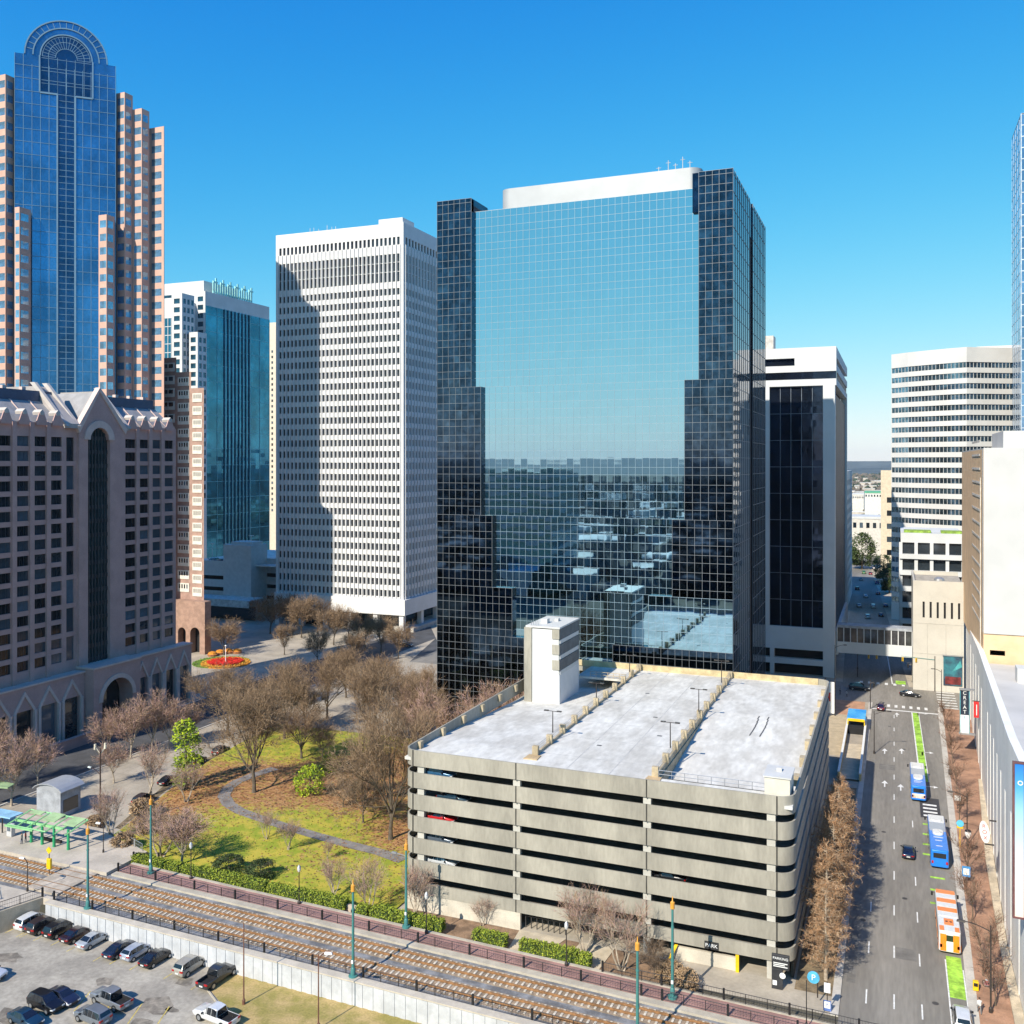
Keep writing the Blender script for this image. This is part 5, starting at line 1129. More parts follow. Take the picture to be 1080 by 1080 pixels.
# ================================================================== RAILWAY
def track(label, v_of, ua, ub):
    t = thing('railway_track', label, 'railway track', (0, 0, 0), 0, 'railway tracks side by side')
    b = MB(); b.prism([(ua, v_of(ua) - 1.5), (ub, v_of(ub) - 1.5), (ub, v_of(ub) + 1.5), (ua, v_of(ua) + 1.5)], RZ - .26, RZ - .2); b.build('stained_bed', rust_bed, t)
    du, dv = ub - ua, v_of(ub) - v_of(ua); a = math.atan2(dv, du)
    for s in (-.72, .72):
        b = MB(); b.prism([(ua, v_of(ua) + s - .075), (ub, v_of(ub) + s - .075), (ub, v_of(ub) + s + .075), (ua, v_of(ua) + s + .075)], RZ - .08, RZ + .07); b.build('rail', rust, t)
        b = MB(); b.prism([(ua, v_of(ua) + s - .17), (ub, v_of(ub) + s - .17), (ub, v_of(ub) + s + .17), (ua, v_of(ua) + s + .17)], RZ - .115, RZ - .085); b.build('rail_foot', rust, t)
    me = None; n = int((ub - ua) / .78); sp = []
    for k in range(n): u = ua + .4 + k * .78; sp.append((u, v_of(u)))
    sp.sort(key=lambda p: (not (proj(p[0], p[1], RZ) and 0 < proj(p[0], p[1], RZ)[0] < 1080), p[0] ** 2 + p[1] ** 2)); rest = MB()
    for i, (u, v) in enumerate(sp):
        if i < 100:
            if me is None: b = MB(); b.box(-.13, .13, -1.3, 1.3, -.2, -.12); me = b.mesh('sleeper', sleeper_m)
            o = link('sleeper', me, t); o.location = (u, v, RZ); o.rotation_euler = (0, 0, a)
        else: rest.box(u - .13, u + .13, v - 1.3, v + 1.3, RZ - .2, RZ - .12)
    if len(sp) > 100: stuff(rest.build('sleeper', sleeper_m, t))
track('rust-brown railway track nearer the brick walkway and garage', lambda u: 105.5 - (u + 86) * .035, -108, -10)
track('rust-brown railway track beside the white retaining wall', lambda u: 101.4 - (u + 82) * .038, -108, -10)
track('short rust-brown railway track stretch along the station platform', lambda u: 106.27 - (u + 108) * .02, -160, -108.1)
track('short rust-brown railway track stretch across from the station platform', lambda u: 102.3 - (u + 108) * .02, -160, -108.1)

# retaining wall
t = thing('retaining_wall', 'long white panelled retaining wall between the railway and the parking lot', 'wall')
wv = lambda u: 97.95 - (u + 108) * .0245
whw = mat('white_retaining_wall', (.49, .50, .52), .75, var=.10, scale=.4, fine=2)
b = MB(); b.prism([(-109.4, wv(-109.4)), (-20, wv(-20)), (-20, wv(-20) + .5), (-109.4, wv(-109.4) + .5)], -2.1, RZ - .05)
n = 62
for k in range(n): u = -109 + k * 1.44; b.prism([(u, wv(u) - .07), (u + .7, wv(u + .7) - .07), (u + .7, wv(u + .7) + .02), (u, wv(u) + .02)], -2.1, RZ - .15)
b.build('wall', whw, t)
b = MB(); b.prism([(-109.5, wv(-109.4) - .12), (-20, wv(-20) - .12), (-20, wv(-20) + 1.0), (-109.5, wv(-109.4) + 1.0)], RZ - .05, RZ + .1); b.build('coping', mat('cream_coping', (.52, .46, .375), .8, var=.1), t)
t = thing('retaining_wall', 'beige concrete return wall at the corner of the parking lot under the platform railing', 'wall')
c_ = (-110.9, 98.9); d_ = (-113.0, 93.2)
b = MB(); b.prism([(c_[0], c_[1]), (d_[0], d_[1]), (d_[0] - .5, d_[1] + .2), (c_[0] - .5, c_[1] + .3)], -2.1, RZ + .12); b.prism([(d_[0], d_[1]), (-150, 90), (-150, 90.5), (d_[0] - .4, d_[1] + .5)], -2.1, RZ + .12); b.build('wall', mat('beige_wall', (.45, .37, .27), .85, var=.12), t)

# railings
def railing(label, pts, z, h, post_gap, m, infill=.3, every=2.4):
    t = thing('railing', label, 'railing'); R_ = MB(); I_ = MB()
    for p, q in zip(pts, pts[1:]):
        l = math.hypot(q[0] - p[0], q[1] - p[1])
        for hz, r in ((h, .045), (h * .55, .02), (.15, .03)): R_.tube((p[0], p[1], z + hz), (q[0], q[1], z + hz), r, n=4)
        n = max(1, int(l / infill))
        for k in range(n): f = (k + .5) / n; x, y = p[0] + (q[0] - p[0]) * f, p[1] + (q[1] - p[1]) * f; I_.tube((x, y, z + .15), (x, y, z + h), .011, n=3, caps=False)
        n = max(1, int(l / every))
        for k in range(n + 1):
            f = k / n; x, y = p[0] + (q[0] - p[0]) * f, p[1] + (q[1] - p[1]) * f; big = k % max(1, round(post_gap / every)) == 0
            b = MB(); s = .11 if big else .035; b.box(x - s, x + s, y - s, y + s, z, z + h + (.12 if big else 0)); b.build('post', m, t)
    R_.build('rail', m, t); I_.build('infill_bars', m, t); return t
railing('black railing on top of the white retaining wall beside the tracks', [(-109, wv(-109) + 1.1), (-20, wv(-20) + 1.1)], RZ + .02, 1.15, 7.2, black_metal)
railing('black railing between the far track and the brick walkway', [(-107.8, V0(-107.8)), (-24.5, V0(-24.5)), (40, V0(40))], RZ, 1.15, 7.2, black_metal)
railing('black railing between the brick walkway and the garage entrance', [(-32.5, V0(-32) + 2.95), (40, V0(40) + 2.95)], RZ, 1.2, 7.2, black_metal)
railing('black railing on the beige return wall at the corner of the parking lot', [(c_[0] - .3, c_[1] + .2), (d_[0] - .2, d_[1] + .2), (-130, 91.8)], RZ + .1, 1.2, 4.8, black_metal)
railing('short black railing at the end of the station platform by the hedges', [(-108.4, 113.4), (-104.6, 114.6)], RZ, 1.3, 2.4, black_metal)
railing('grey railing at the back of the station platform by the street', [(-121, 120.6), (-109.5, 116.4)], RZ + .25, 1.1, 4.8, grey_metal)
railing('short black railing on the near platform at the left edge', [(-119.5, 97.4), (-116.4, 95.2)], RZ + .1, 1.1, 2.4, black_metal)

# catenary poles
def catenary(u, v, label, arm=0):
    t = thing('catenary_pole', label, 'pole', (u, v, RZ), 0, 'teal poles with orange tops along the railway')
    b = MB(); b.lathe((0, 0, 0), ((.55, 0), (.55, .25), (.30, .3), (.27, 1.1), (.19, 1.2)), 10); b.build('base', teal_m, t, smooth=40)
    b = MB(); b.tube((0, 0, 1.1), (0, 0, 10.2), .185, .13, 10); b.tube((0, 0, 4.2), (0, 0, 4.4), .21, n=10); b.tube((0, 0, 8.0), (0, 0, 8.15), .19, n=10); b.build('shaft', teal_m, t, smooth=40)
    b = MB(); b.lathe((0, 0, 10.2), ((.14, 0), (.26, .05), (.26, .75), (.16, .8), (.07, .9), (.05, 1.35), (.0, 1.5)), 10); b.build('finial', orange_m, t, smooth=40)
    b = MB(); b.box(-.13, .13, -.22, -.17, 1.7, 2.1); b.build('number_plate', letw, t)
    if arm:
        b = MB(); b.tube((0, 0, 9.4), (-1.3, -.4, 9.75), .06, n=5); b.box(-1.9, -1.2, -.55, -.25, 9.7, 9.86); b.build('lamp_arm', grey_metal, t)
for u, v, lab, arm in ((-102.8, 111.0, 'teal pole with an orange top standing by the hedge nearest the station', 0), (-102.6, 98.9, 'teal pole at the retaining wall nearest the station platform, first from the left', 0), (-59.6, 110.6, 'teal pole with a lamp arm in front of the left corner of the garage', 1), (-59.7, 97.55, 'teal pole with an orange top at the retaining wall, in the middle of the tracks', 0),
                       (-23.5, 107.4, 'teal pole with an orange top in front of the right end of the garage', 0), (-24.9, 96.9, 'teal pole with an orange top rising from the bottom edge of the picture', 0)): catenary(u, v, lab, arm)
# walkway lamps
for k, (px, py, lab) in enumerate(((201, 927, 'walkway lamp with a pale lantern behind the first hedges, nearest the station'), (317, 952, 'walkway lamp with a pale lantern by the long middle hedge'), (451, 983, 'walkway lamp with a pale lantern just left of the garage entrance planting'), (599, 1016, 'walkway lamp with a pale lantern beside the small bare tree at the garage entrance'))):
    u, v = at(px, py, RZ); v = V0(u) + 2.5
    t = thing('walkway_lamp', lab, 'street lamp', (u, v, RZ), 0, 'walkway lamps by the hedges'); b = MB(); b.lathe((0, 0, 0), ((.24, 0), (.24, .3), (.12, .45), (.075, .8), (.06, 4.4), (.11, 4.45)), 8); b.build('post', dark_metal if k != 1 else dark_metal, t)
    b = MB(); b.lathe((0, 0, 4.45), ((.14, 0), (.26, .3), (.24, .55), (.1, .6)), 10); b.build('lantern', mat('lantern_glass', (.62, .62, .60), .3, var=.05), t, smooth=40); b = MB(); b.lathe((0, 0, 5.05), ((.28, 0), (.18, .18), (.04, .35)), 10); b.build('cap', grey_metal, t)

def mast(name, label, cat, u, v, z, h, m, r=.1, arms=(), group=None, head=None):
    t = thing(name, label, cat, (u, v, z), 0, group); b = MB(); b.lathe((0, 0, 0), ((r * 2.2, 0), (r * 2.2, .5), (r * 1.1, .7)), 8); b.tube((0, 0, .6), (0, 0, h), r, r * .7, 8); b.build('pole', m, t)
    for ax, ay, az_, hd in arms:
        b = MB(); pr = (0, 0, az_)
        for k in range(1, 6): f = k / 5; q = (ax * f, ay * f, az_ + .7 * math.sin(f * 1.57)); b.tube(pr, q, .06, n=5); pr = q
        b.build('arm', m, t)
        b = MB(); l = math.hypot(ax, ay); dx, dy = ax / l, ay / l; b.hexa([(pr[0] - dy * .17, pr[1] + dx * .17, pr[2] - .1), (pr[0] + dy * .17, pr[1] - dx * .17, pr[2] - .1), (pr[0] + dy * .17 + dx * .9, pr[1] - dx * .17 + dy * .9, pr[2] - .1), (pr[0] - dy * .17 + dx * .9, pr[1] + dx * .17 + dy * .9, pr[2] - .1), (pr[0] - dy * .1, pr[1] + dx * .1, pr[2] + .1), (pr[0] + dy * .1, pr[1] - dx * .1, pr[2] + .1), (pr[0] + dy * .1 + dx * .8, pr[1] - dx * .1 + dy * .8, pr[2] + .1), (pr[0] - dy * .1 + dx * .8, pr[1] + dx * .1 + dy * .8, pr[2] + .1)])
        b.build('lamp_head', hd or m, t)
    return t
woodp = mat('rust_steel_pole', (.16, .07, .045), .7, var=.2)
t = mast('lot_pole', 'rust-brown steel pole on the grass verge beside the grey pickup', 'pole', -71.3, 92.1, -2.02, 9.6, woodp, .085)
t = mast('lot_pole', 'rust-brown steel pole with a small white lamp, right of the other pole on the verge', 'pole', -60.4, 91.3, -2.02, 8.4, woodp, .085, [(.7, .2, 7.9, letw)])
t = mast('street_lamp', 'tall dark street lamp with a teal arm by the station and grey kiosk', 'street lamp', -123.2, 121.4, .2, 14.0, mat('brown_lamp_pole', (.055, .03, .025), .5, .2), .14, [(-2.6, .6, 9.6, mat('pale_lamp_head', (.50, .54, .52), .4))])
b = MB()
for k in range(4): a = k * 1.57; b.tube((0, 0, 13), (1.1 * math.cos(a), 1.1 * math.sin(a), 14.2), .05, n=4); b.box(1.1 * math.cos(a) - .15, 1.1 * math.cos(a) + .15, 1.1 * math.sin(a) - .15, 1.1 * math.sin(a) + .15, 14.1, 14.6)
b.build('floodlight', mat('floodlight_cream', (.60, .54, .42), .4), t)
for px, py, top, lab in ((29, 940, 912, 'dark platform lamp on the near platform at the left'), (109, 900, 874, 'thin dark lamp with a hooked head at the end of the station platform')):
    u, v = at(px, py, RZ + .1); mast('platform_lamp', lab, 'street lamp', u, v, RZ + .1, 4.2, dark_metal, .07, [(-.6, 0, 3.9, letw)])
u, v = at(852, 1075, RZ); mast('path_light', 'slim black pole with a pointed top by the brick walkway at the street corner', 'pole', u, V0(u) + 1.2, RZ, 5.2, black_metal, .06)

# ------------------------------------------------------------------ station
shl = thing('platform_shelter', 'green steel platform shelter with pale green sloping roof panels', 'shelter')
b = MB(); pp = [(x, at(x, y, 1.05)) for x, y in ((33, 891), (44.5, 894), (57, 897.5), (72, 901.5))]
PV = 112.4
for x, _ in pp: u = u_on(x, PV); b = MB(); b.tube((u, PV, 1.05), (u, PV, 4.2), .24, .2, 8); b.build('post', green_m, shl, smooth=40)
uL, uR = u_on(17, PV), u_on(77, PV)
b = MB(); b.box(uL, uR - 2, PV - .16, PV + .16, 4.0, 4.35); b.box(uL, uL + 6, PV - 2.2, PV - 1.9, 3.9, 4.15)
for k in range(7): u = uL + (uR - uL) * k / 6; b.tube((u, PV - 1.6, 4.0), (u + .8, PV + 2.2, 5.2), .12, n=5)
b.tube((uL, PV - 1.6, 4.0), (uR - 4, PV - 1.6, 4.0), .12, n=5); b.tube((uL + .8, PV + 2.2, 5.2), (uR + .8, PV + 2.2, 5.2), .12, n=5); b.build('roof_frame', mat('light_green_enamel', (.26, .55, .24), .4, var=.1), shl)
for k, (a0, a1, w0, w1) in enumerate(((.40, .62, .5, 1.0), (.78, .98, .45, .98), (.08, .28, .75, .95))):
    b = MB(); 
    f = lambda a, w_: (uL + (uR - uL) * a + .8 * w_, PV - 1.6 + 3.8 * w_, 4.15 + 1.2 * w_)
    q = [f(a0, w0), f(a1, w0), f(a1, w1), f(a0, w1)]; b.hexa([*q, *[(x, y, z + .1) for x, y, z in q]]); b.build('roof_panel', palegreen_m, shl)
b = MB(); b.box(uL + 4, uR - 4, PV + 1.2, PV + 1.6, 1.06, 1.5); b.build('bench', dark_metal, shl)
t = thing('canopy', 'pale blue canopy roof at the left edge of the station platform', 'canopy'); u, v = at(8, 880, 1.05); v = 114.5; u = u_on(0, v)
b = MB(); b.box(u - 5, u_on(17, v), v - 1.2, v + 1.4, 3.6, 3.8); b.build('roof', mat('pale_blue_sheet', (.28, .50, .66), .5), t); b = MB(); b.tube((u_on(8, v), v - 1, 1.05), (u_on(8, v), v - 1, 3.6), .12, n=6); b.tube((u - 4, v - 1, 1.05), (u - 4, v - 1, 3.6), .12, n=6); b.build('post', dark_metal, t)
t = thing('canopy', 'green canopy tip at the left edge, by the pink trees', 'canopy'); v = 122.0; u = u_on(0, v); b = MB(); b.prism([(u - 6, v - 2), (u_on(10, v), v - .4), (u_on(7, v), v + 1.6), (u - 6, v + 2)], 4.6, 4.8); b.build('roof', palegreen_m, t); b = MB(); b.tube((u - 3, v, .2), (u - 3, v, 4.6), .15, n=6); b.build('post', green_m, t)
ks = thing('kiosk', 'small grey kiosk with a curved metal roof behind the green shelter', 'kiosk', (-137.5, 126.0, 0)); kr = mat('kiosk_roof', (.40, .41, .43), .5, .3, var=.06); b = MB(); b.box(-2.8, 2.8, -2.2, 2.2, 0, 4.6); b.build('wall', mat('kiosk_wall', (.33, .34, .36), .7), ks)
b = MB(); n = 8; pr = None
for k in range(n + 1):
    a = math.pi * (.12 + .76 * k / n); q = (-3.4 * math.cos(a) / math.cos(math.pi * .12), 4.55 + 1.7 * (math.sin(a) - math.sin(math.pi * .12)))
    if pr: b.hexa([(pr[0], -2.6, pr[1]), (q[0], -2.6, q[1]), (q[0], 2.6, q[1]), (pr[0], 2.6, pr[1]), (pr[0], -2.6, pr[1] + .15), (q[0], -2.6, q[1] + .15), (q[0], 2.6, q[1] + .15), (pr[0], 2.6, pr[1] + .15)])
    pr = q
b.fprism(Frame(-2.8, -2.21, 1, 0), [(0, 4.6), (5.6, 4.6), (4.4, 5.5), (2.8, 5.8), (1.2, 5.5)], -.2, 0); b.build('roof', kr, ks)
b = MB(); b.box(2.81, 2.86, -1.6, 1.6, .8, 3.0); b.build('window', win_dark, ks)
t = thing('track_sign', 'yellow crossing sign with a yellow case below it between the tracks', 'sign', (-116.7, 105.2, RZ - .2)); b = MB(); b.tube((0, 0, 0), (0, 0, 4), .06, n=6); b.build('pole', dark_metal, t)
b = MB(); b.hexa([(-.55, -.1, 3.7), (0, -.1, 3.15), (.55, -.1, 3.7), (0, -.1, 4.25), (-.55, 0, 3.7), (0, 0, 3.15), (.55, 0, 3.7), (0, 0, 4.25)]); b.build('sign_plate', yellow_m, t); b = MB(); b.box(-.4, .4, -.2, .2, .9, 2.5); b.build('case', yellow_m, t, bevel=.1)
t = thing('ticket_machine', 'pale grey ticket machine on the platform left of the shelter', 'ticket machine'); v = 113.0; u = u_on(11.5, v); b = MB(); b.box(u - .55, u + .55, v - .4, v + .4, 1.05, 3.0); b.build('case', mat('machine_grey', (.50, .49, .48), .5), t, bevel=.08); b = MB(); b.box(u - .35, u + .35, v - .46, v - .41, 2.0, 2.7); b.build('screen', win_dark, t)
t = thing('litter_bin', 'round black litter bin by the brick walkway between the hedges', 'bin'); u, v = at(368, 966, RZ); v = V0(u) + 3.5; b = MB(); b.lathe((u, v, RZ - .7), ((.3, 0), (.36, .4), (.36, 1.0), (.2, 1.1)), 10); b.build('body', dark_metal, t)

# hedges
hedge_m = mat('hedge_core', (.04, .065, .012), .9, var=.3, scale=2); leaf1 = mat('hedge_leaf', (.19, .25, .02), .8, var=.25, scale=2); leaf2 = mat('hedge_leaf_light', (.30, .34, .03), .8, var=.2, scale=2)
def hedge(u0, u1, v, w_, h, label, z=RZ - .3):
    t = thing('hedge', label, 'hedge', ((u0 + u1) / 2, v, z), 0, 'clipped hedges beside the brick walkway'); l = (u1 - u0) / 2; b = MB(); b.box(-l + .1, l - .1, -w_ / 2 + .1, w_ / 2 - .1, 0, h - .1); b.build('core', hedge_m, t)
    b = MB(); R_ = random.Random(int(u0 * 10)); n = int((u1 - u0) * 190)
    for i in range(n):
        f = R_.random(); x = R_.uniform(-l, l); lump = .08 * math.sin(x * 3.1 + u0) + .06 * math.sin(x * 7)
        if f < .5: p = (x, R_.uniform(-w_ / 2, w_ / 2), h + lump * .8)
        elif f < .85: p = (x, -w_ / 2 - lump * .5, R_.uniform(0, h))
        else: p = (R_.choice((-l, l)), R_.uniform(-w_ / 2, w_ / 2), R_.uniform(0, h))
        d = Vector((R_.gauss(0, 1), R_.gauss(0, 1), R_.gauss(0, 1))).normalized() * R_.uniform(.08, .17); e = d.cross(Vector((R_.gauss(0, 1), R_.gauss(0, 1), R_.gauss(0, 1)))).normalized() * R_.uniform(.06, .12); p = Vector(p) + Vector((R_.gauss(0, .04), R_.gauss(0, .04), R_.gauss(0, .05)))
        b.quad(p - d, p + e, p + d, p - e, 0 if R_.random() < .6 else 1)
    b.build('foliage', [leaf1, leaf2], t)
HS = [(132, 151), (152.5, 167), (168.5, 183), (185, 203), (204, 246), (248, 276), (280, 361), (376, 388), (391, 466), (501, 535), (551, 611), (613, 626)]
hl = ['square clipped hedge nearest the station railing', 'clipped hedge, second from the station', 'clipped hedge, third from the station, behind the teal pole', 'clipped hedge, fourth from the station, before the walkway lamp', 'wide clipped hedge in front of the two dark shrubs', 'short clipped hedge right of the two dark shrubs', 'longest clipped hedge, in front of the open lawn', 'small clipped hedge by the litter bin', 'long clipped hedge at the left corner of the garage', 'bright clipped hedge before the pale base wall of the garage', 'bright clipped hedge in front of the garage gate', 'small dark end hedge by the entrance tree']
for (a, c), lab in zip(HS, hl):
    v = V0(-70) + 3.6; u0, u1 = u_on(a, v), u_on(c, v); v = V0(u0) + 4.1; hedge(u0, u1, v, 1.5, 1.35 if c - a > 20 else 1.2, lab)
# low stone edging wall behind the hedges
t = thing('garden_wall', 'low pale stone edging wall behind the hedges', 'wall'); b = MB(); b.prism([(-100, V0(-100) + 5.0), (-68, V0(-68) + 4.6), (-64.3, V0(-64) + 4.6), (-64.3, V0(-64) + 5.0), (-68, V0(-68) + 5.0), (-100, V0(-100) + 5.4)], -.1, 1.0); b.build('wall', mat('pale_stone_edge', (.47, .39, .31), .85, var=.15), t)
sheet('planting_bed', [(-108, V0(-108) + 3.2), (-26, V0(-26) + 3.2), (-26, 116.9), (-63, 116.9), (-63, V0(-63) + 5.2), (-108, V0(-108) + 5.2)], .6 if False else .02, mat('mulch', (.22, .14, .085), .95, var=.3, scale=.6, fine=6))
b = MB(); b.prism([(-45.5, 110.7), (-41.5, 110.6), (-39.5, 116.95), (-46, 116.95)], .0, .14); b.prism([(-38.2, 110.5), (-33.5, 110.3), (-33, 116.95), (-37.5, 116.95)], .0, .12); struct(b.build('entrance_path', mat('cream_paving', (.52, .44, .32), .85, var=.12)))

# ------------------------------------------------------------------ corner signs
Fy = lambda v: Frame(0, v, 1, 0)
t = thing('parking_sign', 'tall black garage sign with white lettering panel at the street corner of the garage', 'sign'); v = 115.2; F_ = Fy(v); sg = mat('sign_charcoal', (.035, .036, .04), .45)
a0, a1 = F_.s_at(813.8), F_.s_at(832.5); zb_, zt_ = F_.hit(820, 1044)[1], F_.hit(820, 1007)[1]; zb_ = 0.0
b = MB(); b.fbox(F_, a0, a1, zt_ - 1.7, zt_, -.35, 0); b.build('head', sg, t, bevel=.03); b = MB(); b.fbox(F_, a0, a0 + 1.25, zb_, zt_ - 1.71, -.35, -.01); b.build('pillar', sg, t, bevel=.03)
lettering('PARKING', .42, letw, F_, (a0 + a1) / 2, zt_ - .42, .012, t)
b = MB()
for k in range(3): b.fbox(F_, a0 + .2, a1 - .2 - .3 * (k % 2), zt_ - 1.0 - .2 * k, zt_ - .9 - .2 * k, .003, .02)
cxs, czs = a0 + 1.25 + .0, zt_ - 2.35; b.fprism(F_, [(cxs + .35 * math.cos(k * .524), czs + .35 * math.sin(k * .524)) for k in range(12)], .0, .05)
b.fbox(F_, a0 + .12, a0 + .6, zt_ - 3.6, zt_ - 3.05, .003, .02); b.build('white_panel', letw, t)
t = thing('round_sign', 'round light blue sign with a white P on a dark pole at the street corner', 'sign'); v = 113.9; F_ = Fy(v); a, zc_ = F_.hit(858, 1030); b = MB(); b.tube((a + .45, v, RZ - .1), (a + .45, v, zc_), .08, n=6); b.build('pole', dark_metal, t)
b = MB(); b.fprism(F_, [(a + .68 * math.cos(k * .262), zc_ + .68 * math.sin(k * .262)) for k in range(24)], .1, .24); b.build('disc', mat('sky_blue_sign', (.10, .45, .68), .4), t); lettering('P', .95, letw, F_, a, zc_, .26, t)
t = thing('street_sign', 'white notice board on a corner pole with a blue and white sign below it', 'sign'); v = 112.6; F_ = Fy(v); a, z1 = F_.hit(872.5, 1041); _, z2 = F_.hit(872.5, 1060)
b = MB(); b.tube((a, v - .05, RZ), (a, v - .05, z1 + .6), .06, n=6); b.build('pole', dark_metal, t); b = MB(); b.fbox(F_, a - .34, a + .34, z1 - .6, z1 + .5, .06, .12); b.build('notice_board', letw, t)
b = MB(); b.fbox(F_, a - .42, a + .42, z2 - .6, z2 + .55, .06, .12); b.build('lower_board', mat('board_white_blue', (.10, .17, .42), .4), t); b = MB(); b.fbox(F_, a - .33, a + .33, z2 - .3, z2 + .45, .121, .13); b.build('board_face', letw, t); lettering('P', .45, MATS['board_white_blue'], F_, a, z2 + .08, .14, t)

# ------------------------------------------------------------------ ramp to the underground entrance with blue canopy
t = thing('underground_ramp', 'sunken yellow-walled ramp with a bright blue canopy roof beside the street', 'ramp'); yw = mat('yellow_plaster', (.55, .42, .20), .85, var=.12)
ra, rb, va, vb = -9.9, -6.3, 196.0, 240.0
b = MB()
for u0, u1 in ((ra - .35, ra), (rb, rb + .35)): b.box(u0, u1, va, vb, 0, 1.5)
b.box(ra, rb, vb - .3, vb, 0, 1.5); b.build('side_wall', yw, t)
b = MB(); b.box(ra - .4, ra + .05, va, vb, 1.5, 1.75); b.box(rb - .05, rb + .4, va, vb, 1.5, 1.75); b.build('coping', letw, t)
b = MB(); b.quad((ra, va, .35), (rb, va, .35), (rb, 222, .03), (ra, 222, .03)); b.build('ramp_floor', mat('cream_paving', (.5, .4, .3)), t); b = MB(); b.box(ra, rb, 230, vb - .31, 0, 1.4); b.build('portal', black_in, t)
b = MB(); b.box(ra - .2, rb + .2, 231.5, 240.5, 3.0, 3.25); b.build('canopy', mat('bright_blue_sheet', (.03, .30, .72), .4, var=.3, scale=.4, col2=(.12, .48, .82)), t)
b = MB(); 
for x in (ra, rb): b.box(x - .1, x + .1, 231.6, 231.8, 1.7, 3.0); b.box(x - .1, x + .1, 240.1, 240.3, 1.5, 3.0)
b.box(ra, rb, 231.4, 231.49, 2.6, 3.2); b.build('canopy_post', yellow_m, t)
sheet('plaza', [(-15.5, 212), (-10.6, 212), (-10.6, 247), (-15.5, 247)], .008, mat('tan_plaza', (.47, .38, .25), .85, var=.12))
t = thing('banner_screen', 'white fabric screen with red lettering beside the far corner of the garage roof', 'banner'); v = 245.0; b = MB(); ul, ur = u_on(871, v), u_on(880, v); b.box(ul, ur, v, v + .15, .5, 8.2); b.build('fabric', letw, t); b = MB(); b.tube((ur + .15, v, 0), (ur + .15, v, 9.2), .12, n=6); b.tube((ul - .15, v, 0), (ul - .15, v, 9.2), .12, n=6); b.build('post', dark_metal, t); b = MB(); b.box(ul + .5, ul + 1.1, v - .05, v - .005, 3.5, 5.6); b.build('red_mark', mat('red_enamel', (.55, .03, .03), .4), t)

# ------------------------------------------------------------------ traffic signals, street lamps along the street
def signal(label, px, py, h, arm, z=0.0, yellow=True):
    u, v = at(px, py, z); t = thing('traffic_signal', label, 'traffic light', (u, v, z), 0, 'traffic signals at the intersection'); b = MB(); b.tube((0, 0, 0), (0, 0, h), .13, .09, 7); b.build('pole', dark_metal, t)
    ax, ay = arm; b = MB(); b.tube((0, 0, h - 1.0), (ax, ay, h - .6), .09, .06, 6); b.build('mast_arm', teal_m if yellow else dark_metal, t)
    for f in ((.55, .95) if abs(ax) > 5 else (.95,)):
        x, y, z_ = ax * f, ay * f, h - .8; b = MB(); b.box(x - .22, x + .22, y - .16, y + .16, z_ - 1.2, z_ - .05); s = b.build('signal_head', yellow_m if yellow else black_metal, t, bevel=.04)
        b = MB()
        for k in range(3): b.tube((x, y - .165, z_ - .25 - .36 * k), (x, y - .27, z_ - .25 - .36 * k), .12, n=8)
        b.build('lens', black_metal, s)
signal('signal mast with a long teal arm before the cream slotted building', 986, 729, 9.5, (-8.5, 0)); signal('lower dark signal mast before the cream slotted building', 989.5, 727, 7.5, (-8, -1), yellow=False)
signal('signal with a yellow head hanging over the shaded street', 904.5, 714, 7.5, (5.4, .6))
signal('signal at the plaza corner by the blue canopy', 918, 748, 7.5, (.9, .2), yellow=False)
lamps = [('tall dark street lamp at the left kerb by the plaza corner', 880.5, 727, 12.0, (2.2, 1)), ('dark street lamp on the left kerb beside the ramp', 922, 795, 9.0, (2.6, .8)), ('street lamp with an arm before the white bridge', 904.5, 706, 11.5, (2.6, 0)), ('dark street lamp on the brick sidewalk at the bottom right', 1045, 1069, 9.8, (-2.6, 0)),
         ('dark street lamp halfway along the brick sidewalk', 1020, 893, 8.5, (-2.0, 0)), ('dark street lamp near the intersection on the brick sidewalk', 993, 746, 9.5, (-1.6, 0))]
for lab, px, py, h_, ar_ in lamps:
    u, v = at(px, py); mast('street_lamp', lab, 'street lamp', u, v, .1, h_, dark_metal, .1, [(ar_[0], ar_[1], h_ - .7, None)], 'street lamps along the street')
def post_sign(name, label, px, py, h, w_, hh, colr, cat='sign', z=.13, round_=False, extra=None, post=dark_metal):
    u, v = at(px, py, z); t = thing(name, label, cat, (u, v, z)); b = MB(); b.tube((0, 0, 0), (0, 0, h), .06, n=6); b.build('pole', post, t); b = MB()
    if round_: b.fprism(Frame(0, -.1, 1, 0), [(w_ * math.cos(k * .314), h - hh + w_ * math.sin(k * .314)) for k in range(20)], 0, .12)
    else: b.box(-w_, w_, -.2, -.08, h - hh, h)
    b.build('board', colr, t)
    if extra: b = MB(); b.box(-w_ * .7, w_ * .7, -.26, -.201, h - hh * .8, h - hh * .2); b.build('board_face', extra, t)
    return t
blue_s = MATS['sky_blue_sign']
t = post_sign('bus_stop_sign', 'round light blue bus stop sign on a yellow post by the brick sidewalk', 1012.5, 893, 4.4, .55, .6, blue_s, round_=True, post=yellow_m); b = MB(); b.box(-.45, .45, -.12, .12, 3.0, 3.5); b.build('plate', yellow_m, t)
post_sign('info_panel', 'square blue and white information panel on the brick sidewalk below the globe lamp', 1019, 932, 2.6, .55, 1.5, mat('panel_blue', (.06, .28, .62), .4), extra=letw)
